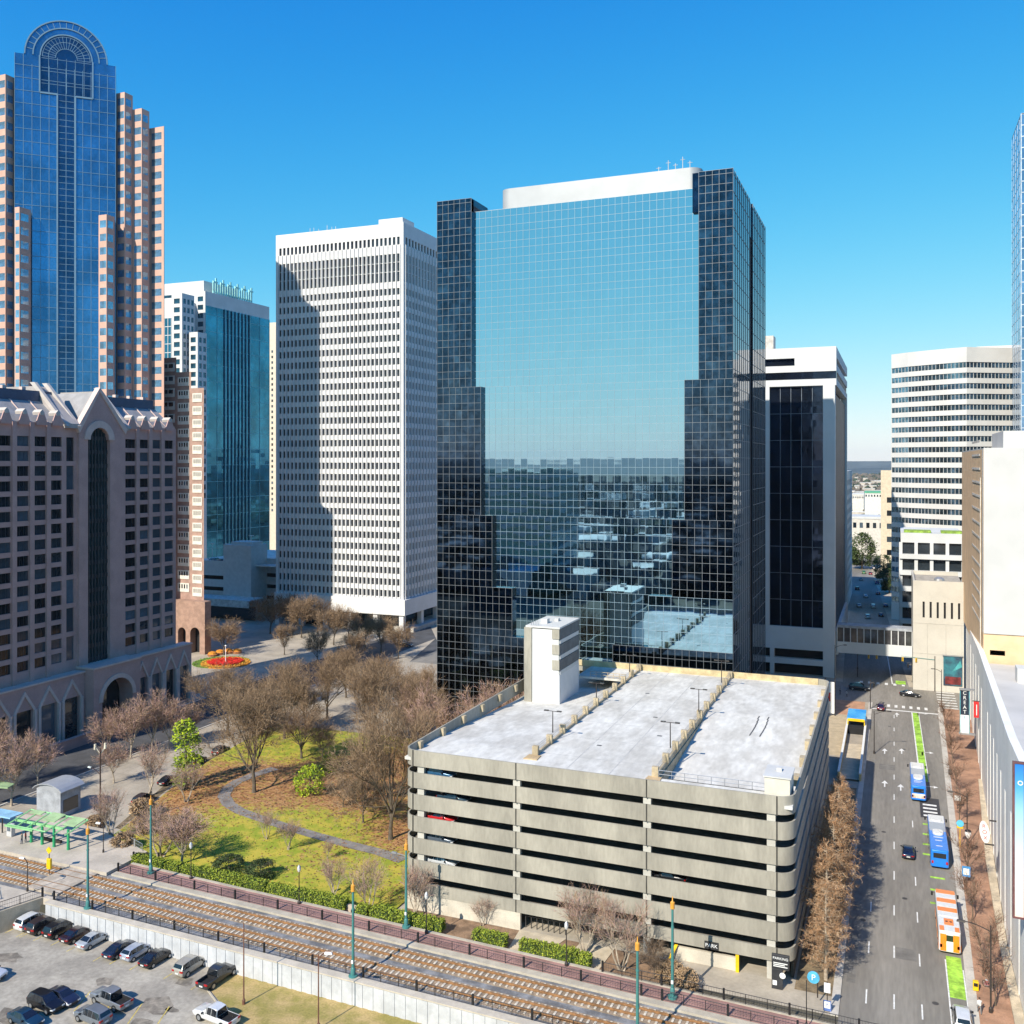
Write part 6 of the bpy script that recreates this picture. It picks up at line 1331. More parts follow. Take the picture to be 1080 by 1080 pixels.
t = thing('globe_lamp', 'white conical globe lamp on the brick sidewalk beside the bus', 'street lamp', (*at(1021, 905), .13)); b = MB(); b.tube((0, 0, 0), (0, 0, 3.0), .06, n=6); b.build('pole', dark_metal, t); b = MB(); b.lathe((0, 0, 3.0), ((.16, 0), (.5, .6), (.45, .95), (.1, 1.1)), 12); b.build('globe', letw, t, smooth=40); b = MB(); b.lathe((0, 0, 4.1), ((.5, 0), (.4, .15), (.05, .25)), 12); b.build('cap', black_metal, t)
post_sign('street_sign', 'small white square sign on the brick sidewalk by the first bus', 1010, 853, 2.4, .5, .9, letw)
for px, py, lab, cc in ((1029, 1046, 'small yellow newspaper box on the brick sidewalk', yellow_m), (1002, 818, 'dark bin on the brick sidewalk under the small trees', dark_metal), (1039, 795, 'dark cabinet against the pale grey street building', dark_metal)):
    u, v = at(px, py); t = thing('street_box', lab, 'box', (u, v, .13)); b = MB(); b.box(-.3, .3, -.25, .25, .1, 1.15); b.build('case', cc, t, bevel=.04); b = MB(); b.box(-.22, .22, -.28, -.26, .6, 1.0); b.build('door', win_dark, t)
# hanging signs on the right-hand wall
t = thing('blade_sign', 'tall black vertical blade sign with white letters reading CREATE on the grey street building', 'sign'); v = 222.0; F_ = Fy(v); a0, a1 = F_.s_at(1013), F_.s_at(1022); z1, z2, z3 = F_.hit(1017, 728)[1], F_.hit(1017, 754)[1], F_.hit(1017, 773)[1]
b = MB(); b.fbox(F_, a0, a1, z2, z1, -.3, 0); b.build('dark_panel', mat('blade_navy', (.02, .03, .05), .4), t); b = MB(); b.fbox(F_, a0, a1, z3, z2 - .01, -.3, 0); b.build('white_panel', letw, t); b = MB(); b.fbox(F_, a1, a1 + .12, z3, z1, -.32, .02); b.fbox(F_, a0 - .12, a0, z3, z1, -.32, .02); b.build('edge', mat('blade_teal', (.10, .40, .48), .4), t)
b = MB(); b.fbox(F_, a0 - .3, a1 + 1.2, z3 - .3, z3 - .02, -.6, .3); b.fbox(F_, a0 - .2, a1 + 1.2, z1 + .02, z1 + .3, -.6, .3); b.build('bracket', grey_metal, t)
hz = (z1 - z2) / 5.2
for k, ch in enumerate('CREAT'): lettering(ch, hz * 1.05, letw, F_, (a0 + a1) / 2, z1 - hz * (k + .6), .015, t)
lettering('E', hz * 1.05, MATS['blade_teal'], F_, (a0 + a1) / 2, z2 - hz * .6, .015, t)
t = thing('banner', 'red banner with white lettering hanging on the grey street building', 'banner'); v = 213.0; F_ = Fy(v); a0, a1 = F_.s_at(1027), F_.s_at(1032.5); z1, z2 = F_.hit(1030, 740)[1], F_.hit(1030, 757)[1]; b = MB(); b.fbox(F_, a0, a1, z2, z1, -.1, 0); b.build('cloth', mat('red_enamel', (.55, .03, .03)), t); b = MB(); b.fbox(F_, a0 + .45, a1 - .35, z2 + .5, z1 - .6, .005, .02); b.build('white_lettering', letw, t); b = MB(); b.fbox(F_, a0 - .2, a1 + .6, z1, z1 + .15, -.12, .02); b.build('bracket', dark_metal, t)
t = thing('oval_sign', 'white oval sign with red upright letters on the pale wall of the street building', 'sign'); v = 147.0; F_ = Fy(v); a, z_ = F_.hit(1041, 878); rx_, rz_ = .62, 1.5; b = MB(); b.fprism(F_, [(a - .3 + .6 * 0 + rx_ * math.cos(k * .262) - (rz_ * math.sin(k * .262)) * .12, z_ + rz_ * math.sin(k * .262)) for k in range(24)], -.2, 0); b.build('oval', letw, t)
for k, ch in enumerate('ROX'): lettering(ch, .75, MATS['red_enamel'], F_, a - .3 - (.8 - .8 * k) * .12, z_ + .8 - .8 * k, .02, t)
b = MB(); b.fbox(F_, a - .3, a + .9, z_ - rz_ - .25, z_ - rz_ - .1, -.2, 0); b.fbox(F_, a + .3, a + 1.2, z_ + rz_ + .1, z_ + rz_ + .25, -.2, 0); b.build('bracket', dark_metal, t)
t = thing('billboard', 'large framed blue to pink billboard hanging out from the street building at the right edge', 'billboard'); v = 117.0; F_ = Fy(v); a0 = F_.s_at(1068); a1 = 13.35; z1, z2 = F_.hit(1068, 803)[1], F_.hit(1068, 968)[1]
bb = bpy.data.materials.new('billboard_print'); bb.use_nodes = True; nt = bb.node_tree; N = nt.nodes; L = nt.links; tc = N.new('ShaderNodeTexCoord'); sx = N.new('ShaderNodeSeparateXYZ'); L.new(tc.outputs['Generated'], sx.inputs[0]); cr = N.new('ShaderNodeValToRGB'); L.new(sx.outputs['Z'], cr.inputs[0])
e = cr.color_ramp.elements; e[0].position = 0; e[0].color = (.76, .60, .55, 1); e[1].position = 1; e[1].color = (.015, .17, .56, 1); x = e.new(.3); x.color = (.66, .66, .70, 1); x = e.new(.68); x.color = (.30, .55, .76, 1); x = e.new(.84); x.color = (.08, .36, .68, 1); L.new(cr.outputs[0], N['Principled BSDF'].inputs['Base Color']); N['Principled BSDF'].inputs['Roughness'].default_value = .4
b = MB(); b.fbox(F_, a0 + .2, a1 - .2, z2 + .2, z1 - .2, -.2, 0); b.build('print', bb, t); b = MB()
for q in ((a0, a0 + .2, z2, z1), (a1 - .2, a1, z2, z1), (a0 + .2, a1 - .2, z2, z2 + .2), (a0 + .2, a1 - .2, z1 - .2, z1)): b.fbox(F_, *q, -.35, .08)
b.build('frame', mat('billboard_frame', (.14, .06, .06), .5), t); b = MB(); b.fbox(F_, a0 + .3, a1, z2 + 1, z1 - 1, -.7, -.36); b.build('support', grey_metal, t)
lettering('o', 1.1, letw, F_, a0 + .75, z1 - 2.2, .02, t)
t = thing('mural_panel', 'dark blue and red mural poster in a frame on the cream slotted building', 'poster'); F_ = Fy(SV); a0, a1 = F_.s_at(995), F_.s_at(1014.8); z1, z2 = F_.hit(1005, 692)[1], F_.hit(1005, 723)[1]
b = MB(); b.fbox(F_, a0, a1, z2, z1, .01, .3); b.build('print', mat('mural_print', (.02, .035, .07), .5, var=.2, scale=.35, fine=.8, col2=(.03, .16, .20)), t); b = MB(); b.fbox(F_, a0 + .4, a1 - .3, z2 + .3, z2 + 2.4, .301, .31); b.build('red_shape', mat('mural_red', (.14, .02, .02), .5, var=.4, scale=.8), t); b = MB(); b.fprism(F_, [(a0 + 2, z2 + 3.6), (a0 + 4.6, z2 + 5.2), (a1 - .5, z1 - 1), (a0 + 3.6, z2 + 6)], .302, .312); b.build('teal_shape', mat('mural_teal', (.06, .30, .32), .5, var=.3), t)
b = MB(); b.fbox(F_, a0 - .2, a1 + .2, z1, z1 + .25, 0, .5); b.build('hood', grey_metal, t)
# flower bed in the plaza
t = thing('flower_bed', 'round flower bed of red blooms ringed with orange in the plaza', 'flower bed'); u, v = at(238, 700); u2, v2 = at(222, 703)
R_ = random.Random(8)
def bed(name, cu, cv, ra_, rb_, h, cols_, n):
    b = MB()
    b.lathe((cu, cv, 0), ((rb_, 0), (rb_, h * .4), (rb_ * .5, h * .6), (.1, h * .65)), 24, 0)
    for i in range(n):
        a = R_.uniform(0, 6.28); r = math.sqrt(R_.uniform((ra_ / rb_) ** 2, 1)) * rb_; x, y = cu + r * math.cos(a), cv + r * math.sin(a); z_ = h * .65 + R_.uniform(0, h * .5); s = R_.uniform(.12, .3); b.quad((x - s, y, z_), (x, y - s, z_ + R_.uniform(-.1, .1)), (x + s, y, z_), (x, y + s, z_ + R_.uniform(-.1, .1)), R_.randrange(len(cols_)))
    return b.build(name, cols_, t)
bed('green_ring', u - 2.5, v + 1, 0, 8.6, .35, [mat('bed_green', (.10, .20, .02), .9, var=.3), mat('bed_green_light', (.20, .30, .04), .9)], 1400)
bed('orange_ring', u, v, 0, 7.4, .6, [mat('bed_orange', (.62, .24, .02), .9, var=.2), mat('bed_amber', (.66, .36, .04), .9)], 1500); bed('red_centre', u - .2, v, 0, 5.4, 1.0, [mat('bed_red', (.62, .012, .008), .8, var=.15), mat('bed_scarlet', (.75, .03, .015), .8)], 1600)
t = thing('fountain_post', 'thin white post standing in the red flower bed', 'post', (u, v, .4)); b = MB(); b.tube((0, 0, 0), (0, 0, 5), .14, .1, 6); b.build('shaft', letw, t); b = MB(); b.lathe((0, 0, 4.9), ((.15, 0), (.35, .2), (.1, .5)), 8); b.build('head', letw, t)
for k, (px, py) in enumerate(((224, 692), (232, 690), (241, 689), (250, 689))):
    u, v = at(px, py); t = thing('planter', 'orange planter beyond the red flower bed, ' + nth(k) + ' from the left', 'planter', (u, v, 0), 0, 'orange planters in the plaza'); b = MB(); b.lathe((0, 0, 0), ((1.3, 0), (1.7, .7), (1.5, .75)), 10); b.build('bowl', mat('terracotta', (.48, .20, .09), .8), t); b = MB(); b.lathe((0, 0, .75), ((1.4, 0), (1.2, .5), (.3, .8)), 9); b.build('plants', mat('bed_orange', (.6, .2, .02)), t)
# ================================================================== VEHICLES
tyre_m = mat('tyre', (.015, .015, .016), .9); rim_m = mat('rim', (.42, .43, .44), .35, .7); cglass = glass('car_glass', (.012, .015, .02), .04, 0, spec=.9)
head_m = mat('headlight_glass', (.62, .63, .64), .15, var=.05); tail_m = mat('tail_light', (.40, .012, .012), .25); plate_m = mat('number_plate', (.62, .62, .60), .5)
KIND = {
 'sedan': ([(-2.36, .76, .40, .80, .84, .66), (-2.22, .86, .28, .92, .98, .72), (-1.72, .90, .22, .96, 1.05, .74), (-.98, .91, .22, .95, 1.40, .60), (-.35, .91, .22, .94, 1.45, .63), (.28, .91, .22, .93, 1.43, .64), (1.12, .91, .22, .92, 1.00, .76), (2.0, .88, .24, .80, .87, .70), (2.3, .78, .32, .66, .70, .62)], 2, 6, .33, 1.38),
 'suv': ([(-2.32, .82, .45, 1.02, 1.08, .74), (-2.22, .92, .30, 1.08, 1.22, .78), (-1.95, .94, .26, 1.08, 1.66, .66), (-.9, .94, .26, 1.07, 1.76, .70), (-.2, .94, .26, 1.06, 1.77, .71), (.42, .94, .26, 1.05, 1.73, .70), (1.18, .94, .26, 1.03, 1.14, .80), (2.1, .90, .28, .95, 1.01, .76), (2.38, .80, .40, .78, .82, .68)], 1, 6, .37, 1.42),
 'hatch': ([(-2.05, .76, .42, .92, .96, .70), (-1.95, .86, .28, .98, 1.10, .72), (-1.55, .88, .24, .98, 1.46, .60), (-.7, .88, .24, .96, 1.54, .64), (-.1, .88, .24, .95, 1.54, .65), (.4, .88, .24, .94, 1.50, .64), (1.15, .88, .24, .92, 1.04, .74), (1.9, .84, .26, .82, .88, .68), (2.15, .74, .36, .68, .72, .60)], 1, 6, .33, 1.28),
 'pickup': ([(-2.9, .88, .48, 1.04, 1.06, .84), (-2.84, .95, .42, 1.06, 1.08, .86), (-.95, .96, .36, 1.08, 1.10, .86), (-.88, .96, .36, 1.10, 1.80, .70), (-.1, .96, .36, 1.10, 1.88, .73), (.6, .96, .36, 1.10, 1.84, .72), (1.35, .96, .36, 1.10, 1.20, .82), (2.55, .94, .38, 1.04, 1.12, .80), (2.88, .84, .48, .86, .92, .70)], 2, 6, .42, 1.78),
}
_car = {}
def inset(p, f, lift, c):
    ce = sum((Vector(q) for q in p), Vector()) / len(p); n = (Vector(p[1]) - Vector(p[0])).cross(Vector(p[2]) - Vector(p[0])).normalized()
    if n.dot(ce - Vector(c)) < 0: n = -n
    return [tuple(Vector(q) + (ce - Vector(q)) * f + n * lift) for q in p]
def car_parts(kind):
    if kind in _car: return _car[kind]
    S_, g0, g1, wr_, ax = KIND[kind]; rings = []
    for x, w_, zb, zs, zr, wr in S_: rings.append([(x, -.88 * w_, zb), (x, -w_, zb + .16), (x, -w_ * 1.0, (zb + zs) / 2 + .05), (x, -.97 * w_, zs), (x, -wr, zr), (x, wr, zr), (x, .97 * w_, zs), (x, w_, (zb + zs) / 2 + .05), (x, w_, zb + .16), (x, .88 * w_, zb)])
    b = MB(); n = 10; P = {}
    b.v = [p for r in rings for p in r]; bed = kind == 'pickup'
    for i in range(len(rings) - 1):
        for k in range(n):
            if bed and i in (0, 1) and k == 4: continue
            b.f.append((i * n + k, (i + 1) * n + k, (i + 1) * n + (k + 1) % n, i * n + (k + 1) % n)); b.m.append(0)
    b.f.append(tuple(range(n))); b.m.append(0); b.f.append(tuple(range((len(rings) - 1) * n, len(rings) * n))[::-1]); b.m.append(0)
    if bed:
        x0, x1, w_, zt_, zf = -2.80, -1.0, .80, 1.07, .66; pts = [(x0, -w_), (x1, -w_), (x1, w_), (x0, w_)]
        for p, q in zip(pts, pts[1:] + pts[:1]): b.quad((*p, zf), (*q, zf), (*q, zt_), (*p, zt_), 1)
        b.quad(*[(*p, zf) for p in pts], 1)
        for q in ([(-2.9, -.84, 1.06), (-.95, -.86, 1.10), (-1, -.8, 1.07), (-2.8, -.8, 1.07)], [(-2.9, .84, 1.06), (-.95, .86, 1.10), (-1, .8, 1.07), (-2.8, .8, 1.07)], [(-2.9, -.84, 1.06), (-2.9, .84, 1.06), (-2.8, .8, 1.07), (-2.8, -.8, 1.07)]): b.quad(*q, 0)
    P['body'] = b
    c = (0, 0, .9); R0 = rings
    def topq(i): return [R0[i][4], R0[i][5], R0[i + 1][5], R0[i + 1][4]]
    w = MB(); w.quad(*inset(topq(g1 - 1), .08, .012, c)); P['windscreen'] = w
    w = MB(); w.quad(*inset(topq(g0 if kind != 'pickup' else 2), .10, .012, c)); P['rear_window'] = w
    for s, (ka, kb) in (('l', (3, 4)), ('r', (6, 5))):
        w = MB()
        for i in range(g0, g1):
            q = [R0[i][ka], R0[i + 1][ka], R0[i + 1][kb], R0[i][kb]]; q = inset(q, .12 if i in (g0, g1 - 1) else .07, .012, c); w.quad(*q)
        P['side_window' + s] = w
    for key, xi, sg in (('headlight', -1, 1), ('tail_light', 0, -1)):
        x, w_, zb, zs, zr, wr = S_[xi]; x2, w2 = S_[xi - 1 if xi == -1 else 1][0], S_[xi - 1 if xi == -1 else 1][1]
        for s in (-1, 1):
            l = MB(); y0, y1 = s * w_ * .55, s * w_ * 1.0; lo_ = (zb + zs) / 2 + (.06 if sg > 0 else .1); hi_ = zs + (.02 if sg > 0 else .04)
            l.hexa([(x - sg * .05, y0, lo_), (x + sg * .025, y0, lo_), (x + sg * .02, y1, lo_), (x2, s * w2 * 1.005, lo_), (x - sg * .05, y0, hi_), (x + sg * .025, y0, hi_), (x + sg * .02, y1, hi_), (x2, s * w2 * 1.005, hi_)]); P[key + str(s)] = l
    x, w_, zb, zs, zr, wr = S_[0]; l = MB(); l.box(x - .03, x - .001, -.26, .26, zb + .12, zb + .3); P['number_plate'] = l
    l = MB(); x, w_, zb, zs, zr, wr = S_[-1]; l.box(x - .01, x + .03, -.5, .5, zb + .05, zb + .2); P['grille'] = l
    for s in (-1, 1): l = MB(); x = S_[g1][0] - .25; y = s * (S_[g1][1] + .12); z_ = S_[g1][3] + .06; l.box(x - .08, x + .08, y - .11, y + .11, z_ - .08, z_ + .1); P['mirror' + str(s)] = l
    W0 = S_[3][1]; t_ = MB(); t_.tube((0, -.12, 0), (0, .12, 0), wr_, n=18); r_ = MB(); r_.tube((0, -.125, 0), (0, .125, 0), wr_ * .62, n=12); r_.tube((0, -.135, 0), (0, .135, 0), wr_ * .16, n=8)
    out = {}
    for k, mb in P.items():
        m = cglass if 'window' in k or 'windscreen' in k else head_m if 'headlight' in k else tail_m if 'tail' in k else plate_m if 'plate' in k else black_metal
        out[k] = mb.mesh(k.rstrip('-10123lr') if not k.startswith('side') else 'side_window', [m, black_in] if k == 'body' else m)
    me = out['body']; me.polygons.foreach_set('use_smooth', [True] * len(me.polygons)); me.set_sharp_from_angle(angle=rad(42))
    wa = t_.mesh('wheel', tyre_m); ra = r_.mesh('rim', rim_m)
    for q in (wa, ra): q.polygons.foreach_set('use_smooth', [True] * len(q.polygons)); q.set_sharp_from_angle(angle=rad(40))
    _car[kind] = (out, wa, ra, wr_, ax, W0); return _car[kind]
NM = {'side_windowl': 'side_window', 'side_windowr': 'side_window', 'headlight-1': 'headlight', 'headlight1': 'headlight', 'tail_light-1': 'tail_light', 'tail_light1': 'tail_light', 'mirror-1': 'mirror', 'mirror1': 'mirror'}
_pb = {}
def car(kind, col, label, u, v, z, ang, group=None, name=None, metal=.25, cat=None, scale=1.0):
    out, wa, ra, wr_, ax, W0 = car_parts(kind); nm = name or {'sedan': 'car', 'hatch': 'car', 'suv': 'suv', 'pickup': 'pickup_truck'}[kind]
    t = thing(nm, label, cat or ('pickup truck' if kind == 'pickup' else 'car'), (u, v, z), ang, group); t.scale = (scale,) * 3
    pk = (kind, col)
    if pk not in _pb:
        me = out['body'].copy(); me.materials[0] = paint('car_paint_%03d_%03d_%03d' % tuple(int(c * 999) for c in col), col, metal=metal); _pb[pk] = me
    for k, me in out.items():
        o = link(NM.get(k, k), _pb[pk] if k == 'body' else me, t)
        if k == 'body': bv = o.modifiers.new('bevel', 'BEVEL'); bv.width = .06; bv.segments = 2; bv.limit_method = 'ANGLE'; bv.angle_limit = rad(30)
    for sx in (-1, 1):
        for sy in (-1, 1):
            wv_ = link('wheel', wa, t); wv_.location = (sx * ax, sy * (W0 - .09), wr_); link('rim', ra, wv_)
    return t
black, navy_, white_, silver, grey_, dred, dkgrey, gold, mid = (.012, .012, .014), (.012, .02, .045), (.72, .72, .71), (.42, .44, .46), (.20, .21, .22), (.05, .012, .015), (.035, .037, .04), (.40, .37, .31), (.10, .11, .125)
# upper row in the lot: parked nose to the wall (heading roughly along the road, turned right)
def lot(px, py, z=-2.02): return at(px, py + 5, z)
UPPER = [('suv', white_, 34, 971, 'white SUV parked first in the row, against the beige return wall'), ('suv', (.045, .03, .028), 46, 975, 'dark brown SUV parked second in the row below the white wall'), ('suv', black, 64, 979, 'black SUV parked third in the row below the white wall'), ('sedan', (.03, .012, .016), 82, 984, 'dark maroon car parked fourth in the row, left of the silver sedan'), ('sedan', silver, 99, 990, 'silver sedan parked fifth in the row below the white wall'),
         ('sedan', navy_, 127, 1000, 'navy car parked after the gap in the row below the white wall'), ('hatch', (.38, .42, .50), 144, 1003, 'pale blue-silver car parked between the navy and the black car'), ('sedan', black, 165, 1009, 'black sedan with red tail lights parked beside the pale blue-silver car'), ('suv', gold, 201, 1018, 'champagne crossover parked alone in the row below the white wall'), ('pickup', dkgrey, 230, 1029, 'dark grey pickup with an open bed parked last in the row by the grass verge')]
for k, c, px, py, lab in UPPER:
    u, v = lot(px, py); car(k, c, lab, u, v, -2.03, rad(86), 'cars parked in the row below the white wall')
LOWER = [('suv', white_, -14, 1027, 10, 'white car nose just showing at the left edge of the parking lot'), ('sedan', (.02, .025, .05), 66, 1051, -9, 'dark navy sedan parked behind the black SUV in the lower lot'), ('suv', black, 48, 1058, -7, 'black SUV with pale roof rails in the lower lot'), ('sedan', (.012, .045, .085), 27, 1074, -7, 'dark blue car cut by the bottom edge at the left of the lot'), ('pickup', (.22, .235, .26), 117, 1054, 172, 'grey crew-cab pickup in the middle of the lower lot'), ('suv', (.17, .19, .22), 98, 1072, 173, 'grey SUV with a pale roof cut by the bottom edge, below the grey pickup'), ('pickup', white_, 228, 1072, 173, 'white pickup with a black bed cover cut by the bottom edge')]
for k, c, px, py, an, lab in LOWER:
    u, v = lot(px, py); car(k, c, lab, u, v, -2.03, rad(an), 'cars in the lower part of the parking lot')
# bay lines in the lot
b = MB()
for k, (k_, c, px, py, lab) in enumerate(UPPER):
    u, v = lot(px, py); d = (math.cos(rad(86)), math.sin(rad(86))); n_ = (-d[1], d[0])
    for s in (-1.45,) if k else (-1.45, 1.45): a = (u - d[0] * 3.0 - n_[0] * -s * -1, v - d[1] * 3.0 - n_[1] * -s * -1); b.sheet([(a[0], a[1]), (a[0] + n_[0] * .14, a[1] + n_[1] * .14), (a[0] + d[0] * 5.6 + n_[0] * .14, a[1] + d[1] * 5.6 + n_[1] * .14), (a[0] + d[0] * 5.6, a[1] + d[1] * 5.6)], -2.044)
for px, py in ((70, 1035), (95, 1040), (122, 1046), (150, 1052), (178, 1056)): u, v = lot(px, py); b.sheet([(u, v), (u + .15, v), (u + 1.7, v - 4), (u + 1.55, v - 4)], -2.044)
struct(b.build('parking_line', yellow_paint))
b = MB(); R_ = random.Random(4)
for px, py, r in ((165, 1055, 1.9), (182, 1060, .6), (150, 1074, 1.2), (15, 1068, 2.0), (10, 1004, 1.4), (195, 1030, 1.0), (110, 1030, .9)):
    u, v = lot(px, py); b.sheet([(u + r * (.7 + .6 * R_.random()) * math.cos(k * .52) * 1.3, v + r * (.6 + .6 * R_.random()) * math.sin(k * .52)) for k in range(12)], -2.046)
struct(b.build('oil_stain', mat('oil_stain_tone', (.22, .19, .15), .8, var=.3, scale=.8, fine=3)))
# street traffic
HD = rad(90)
u, v = at(958, 905); car('sedan', navy_, 'dark blue car driving up the middle lane of the street', u, v + 1.2, .01, HD)
u, v = at(1013, 1080); car('suv', white_, 'white SUV at the bottom edge heading up the green bus lane', 7.0, 115.6, .01, HD)
u, v = at(929, 750); car('sedan', (.07, .012, .03), 'dark red car waiting at the stop line', u, v + 1.8, .01, HD)
u, v = at(906, 728); car('suv', (.02, .03, .05), 'black SUV crossing the intersection from the left', u, v + .3, .01, 0.0, scale=1.15)
u, v = at(960, 735); car('sedan', (.012, .014, .02), 'black car turning in the middle of the intersection', u, v + .5, .01, rad(-8), scale=1.1)
for px, py, k, c, lab in ((921, 641, 'suv', white_, 'white van stopped beyond the footbridge in the shaded street'), (926, 627, 'sedan', dred, 'red car in the shaded street beyond the footbridge'), (925, 616, 'suv', (.03, .07, .2), 'blue car further up the shaded street'), (908, 612, 'sedan', grey_, 'grey car on the left side of the shaded street'), (929, 650, 'sedan', black, 'black car nearest the footbridge in the shaded street'), (911, 605, 'suv', (.05, .25, .08), 'green vehicle far up the shaded street'), (915, 652, 'suv', (.5, .5, .5), 'pale van left of the black car beyond the footbridge'), (934, 640, 'sedan', navy_, 'navy car at the right kerb of the shaded street'), (913, 630, 'sedan', white_, 'white car in the left lane of the shaded street'), (934, 622, 'suv', grey_, 'grey suv at the right kerb of the shaded street'), (918, 606, 'sedan', (.3, .02, .02), 'small red car near the dark trees in the shaded street'), (906, 640, 'sedan', silver, 'silver car at the left kerb of the shaded street'), (904, 622, 'suv', black, 'black suv at the left kerb of the shaded street'), (922, 600, 'sedan', white_, 'white car near the dark trees in the shaded street')):
    u, v = at(px, py); car(k, c, lab, u, v, .01, rad(94), 'cars in the shaded street beyond the footbridge')
for px, py, k, c, lab in ((151, 847, 'suv', (.06, .045, .045), 'dark brown car parked at the park kerb nearest the station'), (177, 826, 'sedan', (.02, .02, .022), 'black car parked at the park kerb behind the lime-green tree'), (208, 806, 'suv', (.07, .055, .055), 'dark car parked third along the park kerb'), (233, 795, 'suv', (.06, .05, .048), 'dark car parked farthest along the park kerb')):
    u, v = at(px, py); car(k, c, lab, u, v, .02, rad(97), 'cars parked along the park kerb')
for px, py, k, c, lab in ((300, 670, 'suv', white_, 'white car on the street before the white tower'), (428, 682, 'sedan', navy_, 'dark car on the road right of the white tower')):
    u, v = at(px, py); car(k, c, lab, u, v, .01, 0.2)
# cars inside the garage, seen through its slots
for lvl, c, k, lab, uu in ((0, (.03, .11, .22), 'suv', 'blue car behind the top slot at the left end of the garage', -58.9), (1, (.02, .05, .08), 'sedan', 'dark blue car behind the second slot at the left end of the garage', -56.6), (2, (.55, .015, .02), 'sedan', 'bright red car behind the third slot of the garage', -58.6), (3, (.10, .13, .17), 'suv', 'blue-grey car behind the fourth slot of the garage', -58.8), (4, (.6, .62, .64), 'sedan', 'white car behind the fifth slot of the garage', -58.4), (3, black, 'sedan', 'black car behind the fourth slot, in the right bay of the garage', -26.6)):
    car(k, c, lab, uu, 118.9, 18.0 - 3.02 * lvl, 0.0 if uu < -50 else math.pi, 'cars parked inside the garage')
u0 = u_on(222, 321)
for k in range(5): car('suv' if k % 2 else 'sedan', [white_, grey_, black, silver, navy_][k], ['white', 'grey', 'black', 'silver', 'navy'][k] + ' car on the roof of the shaded low garage', u0 + k * 3.0, 321, z_at(u_on(240, 315.0), 315.0, 592) - 1.19, rad(90), 'cars on the low garage roof')

# ------------------------------------------------------------------ buses
blue_b = paint('bus_blue', (.012, .20, .72)); wht_b = paint('bus_white', (.70, .70, .68)); gry_b = paint('bus_grey', (.36, .40, .45)); org_b = paint('bus_orange', (.85, .24, .012))
def bus(label, u, v, L_, body, roof_secs, ang=HD, cross=None):
    t = thing('bus', label, 'bus', (u, v, .01), ang, 'buses in the right-hand lanes'); W = 1.28; x0, x1 = -L_ / 2, L_ / 2
    b = MB(); b.prism(rrect(x0, x1, -W, W, .35), .35, 2.95); b.build('body', body, t, smooth=30, bevel=.12)
    for k, (fa, fb, m, h_) in enumerate(roof_secs): b = MB(); b.prism(rrect(x0 + L_ * fa + .06, x0 + L_ * fb - .06, -W + .1, W - .1, .15), 2.955, 2.99 + h_); b.build('roof_panel', m, t)
    for s in (-1, 1): b = MB(); b.box(x0 + .8, x1 - .5, s * W - .012, s * W + .012, 1.35, 2.35); b.build('side_window', cglass, t)
    b = MB(); b.box(x1 - .02, x1 + .015, -1.0, 1.0, 1.2, 2.6); b.build('windscreen', cglass, t); b = MB(); b.box(x0 - .015, x0 + .02, -.9, .9, 1.75, 2.5); b.build('rear_window', cglass, t)
    for sx in (x0 + 2.4, x1 - 2.6) + ((0.4,) if L_ > 14 else ()):
        for s in (-1, 1):
            b = MB(); b.tube((sx, s * (W - .22), .48), (sx, s * (W + .03), .48), .48, n=18); w_ = b.build('wheel', tyre_m, t); b = MB(); b.tube((sx, s * (W - .0), .48), (sx, s * (W + .045), .48), .26, n=12); b.build('rim', rim_m, w_)
    for s in (-1, 1):
        b = MB(); b.box(x0 - .03, x0 - .001, s * 1.0 - .14, s * 1.0 + .14, .9, 1.3); b.build('tail_light', tail_m, t); b = MB(); b.box(x1 + .001, x1 + .03, s * .95 - .18, s * .95 + .18, .7, 1.0); b.build('headlight', head_m, t)
        b = MB(); b.tube((x1 - .1, s * W, 2.4), (x1 + .3, s * (W + .35), 2.4), .03, n=4); b.box(x1 + .22, x1 + .36, s * (W + .35) - .12, s * (W + .35) + .12, 1.9, 2.4); b.build('mirror', black_metal, t)
    return t
def ac(t, x, w_, l, h_, m=None):
    b = MB(); b.prism(rrect(x - l / 2, x + l / 2, -w_, w_, min(w_, l / 2) * .8), 3.0, 3.0 + h_); b.build('air_conditioner', m or wht_b, t, bevel=.06)
t = bus('blue and white bus near the intersection, its rear panel orange and white', 4.15, 195.5, 14.5, blue_b, [(0, .46, blue_b, .02), (.46, .74, gry_b, .02), (.74, 1, wht_b, .03)]); ac(t, -2.4, .85, 2.6, .28); ac(t, 5.0, .8, 2.4, .16)
b = MB(); b.box(-7.28, -7.26, -1.1, 1.1, .75, 1.55); b.build('rear_panel', mat('rear_advert', (.62, .42, .30), .5, var=.3, scale=2, col2=(.72, .70, .66)), t)
b = MB()
for x in (-4.6, -5.3): b.box(x, x + .22, -.7 + .3 * (x < -5), .75, 2.992, 3.02)
b.build('roof_marking', wht_b, t)
t = bus('blue bus with a white rear roof hump, stopped beside the round blue sign', 6.45, 166.0, 15.5, blue_b, [(0, .52, blue_b, .02), (.52, .78, gry_b, .02), (.78, 1, wht_b, .03)]); ac(t, -.6, .8, 2.2, .3); ac(t, 5.9, .85, 2.2, .14)
b = MB()
for x, w_ in ((-2.6, .7), (-3.9, .5), (-6.2, .45)): b.box(x, x + .25, -w_, w_, 2.992, 3.02)
b.build('roof_marking', wht_b, t)
